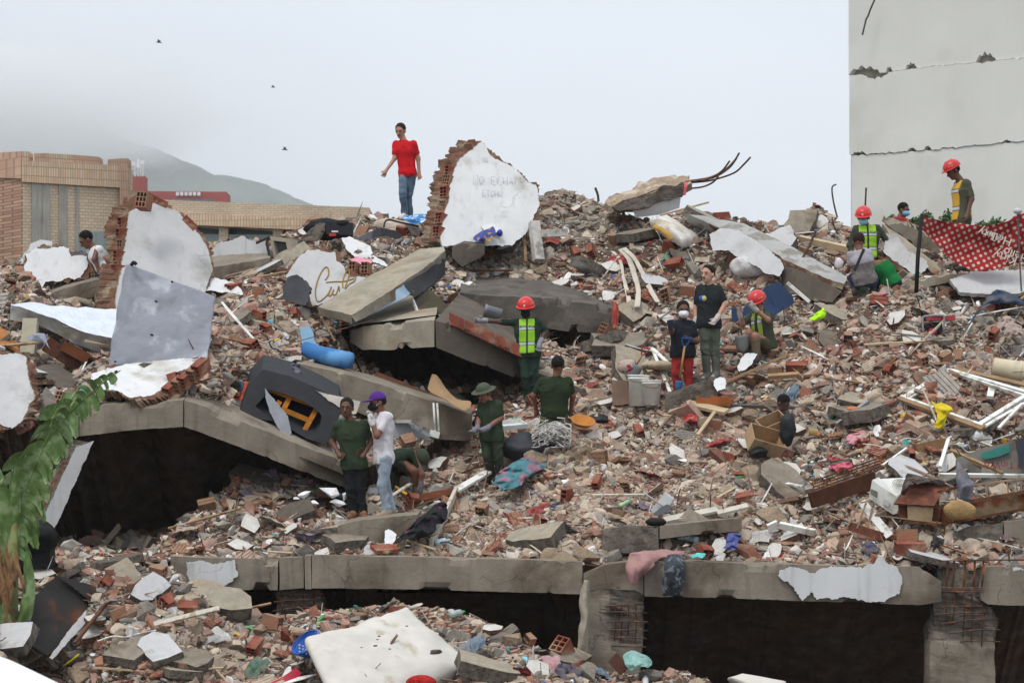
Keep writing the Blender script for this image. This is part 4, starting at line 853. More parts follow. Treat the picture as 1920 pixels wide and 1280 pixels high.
slab('concrete_block', [(1883, 978, 1048, 39.6), (1930, 972, 1046, 39.6), (1990, 970, 1046, 39.6)], (0, 1.2, 0), concrete, seed=96, label='smooth concrete block cut by the right edge under the rusty railing', cat='beam')
slab('concrete_block', [(1248, 738, 772, 43.7), (1275, 728, 766, 43.7), (1310, 716, 758, 43.8), (1345, 708, 742, 43.9)], (.1, .8, 0), concrete_r, seed=97, rough=.05, label='broken ribbed block in front of the standing man in grey boots', cat='beam')
slab('concrete_block', [(1010, 700, 722, 45.0), (1050, 712, 745, 44.8), (1100, 728, 760, 44.8)], (0, 1, 0), concrete_d, seed=98, rough=.07, label='dark jagged beam end behind the kneeling man seen from the back', cat='beam')
slab('concrete_block', [(40, 568, 590, 47.0), (120, 540, 568, 47.1), (208, 518, 552, 47.3)], (0, 1.2, .3), concrete, seed=99, rough=.035, label='sloping concrete beam above the sagging white mattress', cat='beam')
slab('concrete_block', [(-60, 592, 640, 46.0), (0, 588, 620, 46.0), (40, 580, 600, 46.2)], (0, 1, .2), concrete_d, seed=100, label='dark beam end at the left edge beside the white mattress', cat='beam')
slab('concrete_block', [(345, 520, 545, 47.6), (400, 500, 530, 47.8), (470, 490, 520, 48.0), (505, 482, 505, 48.3)], (0, 1, .3), concrete, seed=101, rough=.04, label='sloping beam behind the tall grey wrapped board', cat='beam')
# wall fragments with torn brick edges
pm_ = plane_d(50.0, 900, 400, .002, -.006)
t = wallpiece('tallest white wall fragment standing on the skyline with torn clay block edge', [(826, 450), (829, 420), (836, 390), (842, 360), (848, 330), (858, 305), (872, 288), (886, 280), (903, 266), (912, 275), (925, 292), (940, 300), (957, 310), (975, 325), (990, 342), (1004, 347), (1012, 380), (1000, 410), (985, 440), (960, 460), (830, 462)], pm_, (-.28, .14, .02), plaster, 1,
    brick_pts=[(824, 450), (833, 400), (839, 350), (849, 315), (868, 288), (900, 268)], core=[(822, 452), (826, 410), (835, 370), (842, 325), (858, 296), (884, 276), (902, 265), (915, 275), (940, 298), (958, 305), (990, 338), (1008, 345), (1014, 385), (1000, 420), (960, 462)], ja=1.6, rot=.9, miss=.1)
tg = wallpiece('big grey white wall fragment standing left, crowned by a clay block', [(218, 560), (228, 500), (238, 440), (242, 398), (258, 390), (272, 384), (277, 370), (286, 378), (310, 388), (330, 394), (345, 410), (362, 424), (376, 442), (388, 462), (394, 482), (399, 505), (380, 560), (300, 600), (212, 640)], plane_d(46.5, 300, 500, .003, -.006), (-.26, .16, 0), plaster_g, 4,
    brick_pts=[(222, 520), (230, 470), (236, 410)], core=[(208, 570), (218, 500), (226, 440), (234, 392), (246, 384), (262, 382), (268, 366), (280, 360), (300, 372), (318, 384), (346, 404), (362, 412), (390, 450), (398, 480), (402, 510), (380, 560), (300, 600), (215, 640)], ja=1.5, rot=.9)
putmesh(BM[3], 'brick', P(270, 378, 46.3), (.1, .2, 1.3), tg, 1.3)
for (x, y) in ((288, 372), (296, 377), (305, 381), (352, 414), (360, 422)): putmesh(BM[2], 'brick', P(x, y, 46.5), (.1, .4+(x > 340)*.4, .1), tg, .55)
wallpiece('jagged white wall piece lying below the man in the white vest', [(47, 475), (68, 466), (90, 466), (112, 462), (130, 466), (133, 480), (148, 478), (160, 480), (172, 478), (170, 490), (158, 508), (152, 522), (138, 526), (130, 520), (114, 527), (85, 528), (78, 542), (74, 530), (50, 534), (46, 505)], plane_d(47.6, 110, 500, 0, -.006), (0, .14, 0), plaster, 7, ja=2, core=[(44, 478), (70, 462), (112, 459), (134, 464), (150, 476), (185, 478), (178, 500), (160, 524), (140, 530), (100, 528), (50, 530)])
wallpiece('white wall piece with rusty stain behind the tall grey wrapped board', [(398, 490), (396, 472), (410, 455), (425, 452), (440, 446), (455, 442), (470, 452), (500, 456), (503, 486), (470, 490), (430, 495), (400, 497)], plane_d(48.6, 440, 470), (0, .12, 0), plaster, 8, ja=2.5)
wallpiece('white wall fragment with a gold handwritten flourish, left of the tilted slab', [(536, 520), (548, 498), (562, 480), (575, 470), (600, 468), (628, 474), (632, 490), (645, 500), (648, 512), (664, 518), (690, 520), (680, 530), (640, 556), (600, 572), (585, 574), (578, 545), (560, 528)], plane_d(46.5, 600, 520, .002, -.008), (0, .14, 0), plaster_g, 9, ja=1.5, core=[(534, 524), (546, 494), (575, 466), (630, 470), (650, 505), (700, 522), (680, 540), (600, 580), (570, 570)])
gold = mat('gold_paint', '8d6f2e', rough=.5, bump=0, var=.1)
fl = [f for f in bpy.data.objects if f.name.startswith('wall_fragment')][-1]
gp = off(plane_d(46.5, 600, 520, .002, -.008), -.01)
def g6(x, y): return 480+x/4, 500+y/4
for s in ([(520, 100), (545, 60), (540, 10), (515, 8), (480, 60), (455, 130), (445, 190), (452, 245), (470, 262), (500, 245), (540, 205), (566, 150), (545, 210), (560, 218), (582, 170), (575, 208), (600, 205), (622, 145), (625, 185)], [(652, 160), (650, 120), (665, 60), (690, 25), (700, 60), (680, 120), (668, 165), (700, 130), (735, 110), (745, 75), (690, 70)], [(525, 118), (590, 112), (660, 110), (735, 88)]):
    tube('painted_line', [P(*g6(x, y), gp(*g6(x, y))) for x, y in s], .011, gold, fl, n=5, sm=4)
# rounded sooty chunk and clay blocks in front of it
plate('burnt_wall_piece', [(528, 556), (530, 535), (540, 520), (556, 516), (570, 525), (583, 538), (580, 555), (574, 572), (555, 570), (535, 565)], plane_d(45.8, 555, 545), (0, .15, 0), mat('soot_plaster', '57585c', var=.3, vs=3, bump=.3, crack=.4), None, medge=core_m, ja=2, seed=10, label='rounded soot black wall chunk below the gold handwriting', cat='wall piece')
# white slab with clay block end, centre left, and others
ws = wallpiece('white wall slab lying over the left hollow, clay block end to the right', [(168, 720), (172, 700), (205, 690), (240, 682), (300, 676), (340, 672), (370, 672), (372, 680), (350, 700), (320, 718), (290, 738), (270, 745), (240, 744), (220, 732), (195, 730)], plane_d(41.8, 280, 700, .001, -.016), (.1, .1, -.12), plaster, 11, ja=1.5, core=[(168, 722), (200, 690), (372, 671), (386, 684), (384, 700), (340, 728), (300, 748), (262, 752), (225, 738)])
for i, (x, y) in enumerate(((322, 730), (336, 720), (350, 711), (364, 700), (377, 689))): putmesh(BM[i % 2*3], 'brick', P(x, y, 41.35-i*.02), (.2, -.55, .9), ws, .95)
wallpiece('white wall slab hanging at the left edge above the banana leaves', [(-60, 660), (0, 664), (30, 662), (48, 668), (52, 695), (60, 730), (66, 742), (50, 770), (40, 790), (22, 803), (0, 795), (-60, 800)], plane_d(41.3, 20, 730, .002, -.008), (.08, .14, 0), plaster_g, 12, ja=2, core=[(-60, 656), (44, 660), (54, 690), (62, 735), (68, 742), (52, 775), (40, 796), (20, 806), (-60, 804)])
for (label, poly, d, sd, mm_) in (
    ('pale wall chip leaning right of the tall grey wrapped board', [(376, 528), (392, 520), (420, 524), (440, 530), (455, 545), (458, 556), (430, 550), (400, 545), (380, 548)], 46.6, 20, plaster),
    ('white wall corner left of the peak, below the black bags', [(640, 446), (655, 444), (680, 455), (695, 462), (700, 475), (690, 485), (665, 482), (652, 470)], 49.6, 21, plaster),
    ('long white wall sliver below the dark tray', [(690, 480), (700, 478), (728, 496), (725, 500), (700, 492)], 49.3, 22, plaster),
    ('white chunk beside the generator, round edged and grey faced', [(1640, 640), (1660, 622), (1678, 616), (1692, 625), (1700, 640), (1690, 652), (1660, 655), (1642, 655)], 45.0, 23, plaster_g),
    ('white plasterboard piece standing in front of the crouching digger', [(1382, 690), (1390, 672), (1400, 662), (1420, 663), (1412, 680), (1398, 692), (1385, 697)], 44.5, 24, plaster),
    ('small white wall piece with rounded corner, below the grey boots', [(1340, 712), (1352, 706), (1364, 714), (1360, 728), (1345, 734), (1338, 722)], 43.4, 25, plaster),
    ('white panel leaning against the shattered block, by the black clothes', [(722, 994), (732, 993), (744, 1002), (740, 1014), (732, 1022), (720, 1020)], 39.9, 26, plaster),
    ('upright white wall chip between the left pile and the board heap', [(440, 645), (455, 640), (470, 650), (466, 662), (448, 660)], 44.8, 27, plaster),
    ('white wall chip with torn rim, left of the grey hanging curtain', [(400, 662), (408, 650), (418, 668), (412, 678), (402, 680)], 44.0, 28, plaster),
    ('white wall piece above the dark grey chunk, cut by the blue cloth heap', [(902, 424), (925, 418), (940, 430), (930, 436), (908, 432)], 49.8, 29, plaster)):
    plate('plaster_piece', poly, plane_d(d, sum(p[0] for p in poly)/len(poly), sum(p[1] for p in poly)/len(poly), 0, -.01), (0, .09, -.02), mm_, None, medge=core_m, ja=1.5, step=4, seed=sd, label=label, cat='wall piece')
# ---------------------------------------------------------------- soft things: mattresses, cloths, bags
def bil(c, u, v): return (c[0]*(1-u)*(1-v)+c[1]*u*(1-v)+c[2]*u*v+c[3]*(1-u)*v)
def cushion(name, C, T, m, parent=None, nu=26, nv=20, sag=None, bulge=.03, wr=.008, ws=6, seed=0, rnd=.04, **k):
    """rounded slab: C four world corners of the face seen, T thickness vector; sag(u,v)->extra z"""
    C = [Vector(c) for c in C]; T = Vector(T); th = T.length; n = T.normalized(); v = []; f = []; L = 6
    W = max((C[1]-C[0]).length, .01); H = max((C[3]-C[0]).length, .01)
    def pt(u, v_, w):
        # superellipse rounding of the rim
        p = bil(C, u, v_); s = (sag(u, v_) if sag else 0)
        q = p-n*(bulge*(16*u*(1-u)*v_*(1-v_))**.5)*(1-w)+T*w+Vector((0, 0, s)); return q
    rim = []
    for j in range(nv+1):
        for i in range(nu+1): v.append(pt(i/nu, j/nv, 0))
    top = len(v); 
    loop = [(i, 0) for i in range(nu)]+[(nu, j) for j in range(nv)]+[(nu-i, nv) for i in range(nu)]+[(0, nv-j) for j in range(nv)]
    for j in range(nv):
        for i in range(nu): a = j*(nu+1)+i; f.append((a, a+1, a+nu+2, a+nu+1))
    cen = sum(C, Vector())/4; N = len(loop)
    for w in range(1, L+1):
        t = w/L
        for (i, j) in loop:
            q = pt(i/nu, j/nv, t); o = (bil(C, i/nu, j/nv)-cen).normalized(); v.append(q+o*(rnd*math.sin(math.pi*t)**.6))
    for w in range(L):
        for k_ in range(N):
            a = (loop[k_][1]*(nu+1)+loop[k_][0]) if w == 0 else top+(w-1)*N+k_
            kn = (k_+1) % N; b = (loop[kn][1]*(nu+1)+loop[kn][0]) if w == 0 else top+(w-1)*N+kn
            f.append((b, a, top+w*N+k_, top+w*N+kn))
    f.append(tuple(top+(L-1)*N+k_ for k_ in range(N-1, -1, -1)) if False else tuple(top+(L-1)*N+k_ for k_ in range(N)))
    V = np.array([q[:] for q in v]); V += np.array(n)[None]*(fbm(V, ws, 3, seed)*wr)[:, None]
    return mk(name, V, f, m, parent, smooth=True, **k)
def drape(name, rows, m, parent=None, nu=28, nv=22, fold=.03, fs=5, fdir=None, seed=0, th=.008, **k):
    """cloth through rows of (px,py,d) points, folds as ridged noise"""
    G = np.array([[P(*q)[:] for q in r] for r in rows]); a, b = G.shape[:2]
    def interp(A, t, ax):
        n = A.shape[ax]; x = t*(n-1); i = np.clip(np.floor(x).astype(int), 0, n-2); fr = x-i
        A = np.moveaxis(A, ax, 0); p0 = A[np.clip(i-1, 0, n-1)]; p1 = A[i]; p2 = A[i+1]; p3 = A[np.clip(i+2, 0, n-1)]
        fr = fr.reshape(-1, *([1]*(A.ndim-1))); r = .5*(2*p1+(p2-p0)*fr+(2*p0-5*p1+4*p2-p3)*fr**2+(3*p1-p0-3*p2+p3)*fr**3); return np.moveaxis(r, 0, ax)
    Q = interp(interp(G, np.linspace(0, 1, nv+1), 0), np.linspace(0, 1, nu+1), 1); s = Q.copy()
    if fdir == 'v': w = np.stack([Q[..., 0]*fs, Q[..., 1]*fs, Q[..., 2]*fs*.25], -1); r = 1-np.abs(fbm(w, 1, 2, seed))*2
    elif fdir == 'h': w = np.stack([Q[..., 0]*fs*.25, Q[..., 1]*fs*.25, Q[..., 2]*fs], -1); r = 1-np.abs(fbm(w, 1, 2, seed))*2
    else: r = 1-np.abs(fbm(Q, fs, 3, seed))*2
    Q[..., 1] -= r*fold; Q[..., 2] += fbm(Q, fs*.7, 2, seed+4)*fold*.6; Q[..., 0] += fbm(Q, fs*.7, 2, seed+9)*fold*.5
    n = (nu+1)*(nv+1); V = np.vstack([Q.reshape(-1, 3), Q.reshape(-1, 3)+[0, th, 0]]); f = []
    for j in range(nv):
        for i in range(nu): a_ = j*(nu+1)+i; q = (a_, a_+1, a_+nu+2, a_+nu+1); f.append(q); f.append(tuple(n+x for x in q[::-1]))
    for i in range(nu): f.append((i, n+i, n+i+1, i+1)); a_ = nv*(nu+1)+i; f.append((a_, a_+1, n+a_+1, n+a_))
    for j in range(nv): a_ = j*(nu+1); f.append((a_, a_+nu+1, n+a_+nu+1, n+a_)); a_ += nu; f.append((a_, n+a_, n+a_+nu+1, a_+nu+1))
    return mk(name, V, f, m, parent, smooth=True, **k)
def lump(name, c, r, m, parent=None, seed=0, amp=.25, fs=3, ridge=True, lv=3, **k):
    bm = bmesh.new(); bmesh.ops.create_icosphere(bm, subdivisions=lv, radius=1); V = np.array([v.co[:] for v in bm.verts]); F = [[v.index for v in f.verts] for f in bm.faces]; bm.free()
    W = V*np.array(r); n = fbm(W+np.array(c)*.37, fs, 3, seed); n = (1-2*np.abs(n)) if ridge else n; W = W*(1+amp*n[:, None]*.6)+np.array(c)
    return mk(name, W, F, m, parent, smooth=ridge, **k)
def crumple(label, cat, rows_c, hexc, w, h, seed, d=None, name='cloth', m=None, S=TR, fold=.06):
    """a crumpled rag lying on the slope at photo centre"""
    x, y = rows_c; d = d or S.D(x, y); rr = random.Random(seed); nx, ny = 5, 4; rows = []
    for j in range(ny):
        r = []
        for i in range(nx):
            u, v = i/(nx-1)-.5, j/(ny-1)-.5; s = 1-.5*abs(v)**1.5*rr.uniform(.5, 1.3); px = x+u*w*s*rr.uniform(.85, 1.1)+rr.uniform(-.06, .06)*w; py = y+v*h+rr.uniform(-.08, .08)*h+abs(u)*h*.25*rr.uniform(-.5, 1)
            r.append((px, py, S.D(px, py)-.16-.12*(1-4*u*u)*(1-4*v*v) if S else d))
        rows.append(r)
    return drape(name, rows, m or cloth(hexc), nu=26, nv=18, fold=fold, fs=6, seed=seed, label=label, cat=cat)
mw = mat('mattress_white', 'c6c1b9', rough=.85, var=.1, vs=2, bump=.25, bs=12, col2='a39882', c2s=2.4, c2lo=.55, c2hi=.72)
# front mattress
mt = thing('mattress', 'dirty white mattress lying in front at the bottom centre with stones on it', 'mattress', P(720, 1280, 36.3))
Cq = [P(578, 1196, 36.3), P(762, 1136, 38.0), P(872, 1232, 37.2), P(640, 1330, 35.2)]
cushion('mattress', Cq, (.04, .1, -.2), mw, mt, nu=36, nv=30, bulge=.11, wr=.05, ws=2.2, seed=3, rnd=.07)
for (x, y, r) in ((818, 1222, .085), (711, 1192, .022), (708, 1198, .018), (704, 1210, .03), (731, 1216, .02), (763, 1173, .02), (678, 1213, .015)):
    c = P(x, y, 36.0); 
    mk('stone', PRO['chunk'][3][0]*[r*1.3, r, r*.9]+np.array(c), PRO['chunk'][3][1], concrete_r, label=('fist sized grey stone lying on the front mattress' if r > .05 else 'small stone on the front mattress at its '+{711: 'centre, upper of a pair', 708: 'centre, lower of a pair', 704: 'centre, a wedge shaped pale one', 731: 'centre right', 763: 'top near the seam', 678: 'left half'}[x]), cat='stone')
# sagging mattress upper left, plastic wrapped
sm = thing('mattress', 'white plastic wrapped mattress sagging over a beam at upper left', 'mattress', P(120, 650, 45))
ruled('top', [(20, 571, 45.4), (80, 567, 45.6), (110, 570, 45.6), (170, 577, 45.4), (222, 580, 45.2)], [(22, 574, 44.6), (60, 582, 44.4), (100, 598, 44.3), (150, 622, 44.2), (214, 634, 44.1)], (0, .06, -.06), mat('plastic_sheet', 'ccd3dc', rough=.35, var=.08, vs=3, bump=.7, bs=7, spec=.4, bdist=.03), sm, nv=8, rough=.06, seed=5, step=7)
ruled('side', [(20, 574, 44.6), (60, 582, 44.38), (100, 598, 44.28), (150, 622, 44.18), (214, 634, 44.08)], [(18, 600, 44.6), (60, 606, 44.5), (95, 622, 44.4), (140, 645, 44.3), (205, 664, 44.2)], (0, .1, 0), mat('mattress_grey', '9b9893', var=.3, vs=2, bump=.4, bs=10, col2='7c6f5e', c2s=1.5), sm, nv=6, rough=.05, seed=6, step=7)
# tall grey wrapped board
gb = thing('wrapped_board', 'tall bed base wrapped in wrinkled grey cloth standing askew on the left', 'bed base', P(300, 690, 42.4))
gm = mat('grey_wrap', '83868f', rough=.6, var=.12, vs=2.5, bump=.5, bs=6, bdist=.05, col2='a0a3ab', c2s=2.2, spec=.3)
cushion('board', [P(247, 496, 43.2), P(406, 557, 43.2), P(388, 674, 42.3), P(214, 686, 42.3)], (-.12, .14, 0), gm, gb, nu=50, nv=50, bulge=.02, wr=.05, ws=2.6, seed=8, rnd=.02)
tube('torn_strip', [P(247, 496, 43.1), P(251, 492, 43.0), P(256, 496, 43.0)], .03, plain('26262a', .8, name='black_felt'), gb, n=6, sm=3)
for (x, y) in ((322, 528), (292, 565), (284, 627), (256, 658), (216, 678)): plate('tear', [(x-3, y-1), (x+1, y-2), (x+4, y+1), (x+1, y+3)], plane_d(42.28+(690-y)*.0045, x, y), (0, .01, 0), plain('1b1b1d', .9, name='tear_dark'), gb, ja=.5, seed=x)
# cream mattress by the peak with yellow foam
fm = thing('mattress', 'cream quilted mattress with torn yellow foam edge, right of the peak', 'mattress', P(1260, 450, 48.8))
cushion('mattress', [P(1222, 408, 49.7), P(1250, 406, 50.0), P(1306, 437, 49.4), P(1278, 448, 48.7)], (.02, .1, -.16), mw, fm, bulge=.06, wr=.04, ws=4, seed=4, rnd=.06)
tube('foam', [P(1228, 426, 48.9), P(1240, 431, 48.7), P(1252, 440, 48.6), P(1258, 450, 48.6)], .05, mat('foam_yellow', 'b8924a', bump=.6, bs=14, var=.3), fm, n=8, sm=3)
# quilted mattress under the man in red
qm = thing('mattress', 'beige quilted mattress with dark piping beneath the man in red', 'mattress', P(745, 440, 51.8))
cushion('mattress', [P(706, 414, 52.2), P(730, 410, 52.4), P(786, 420, 52.3), P(782, 432, 51.6)], (-.02, .08, -.22), mat('quilt_beige', 'b3a294', var=.15, vs=9, bump=.5, bs=16, bdist=.03), qm, bulge=.05, wr=.03, ws=5, seed=6, rnd=.06)
tube('piping', [P(720, 425, 51.4), P(722, 416, 51.7), P(730, 412, 51.8), P(750, 417, 51.7), P(784, 424, 51.4)], .018, plain('2c2a2b', .8, name='piping_dark'), qm, n=6, sm=3)
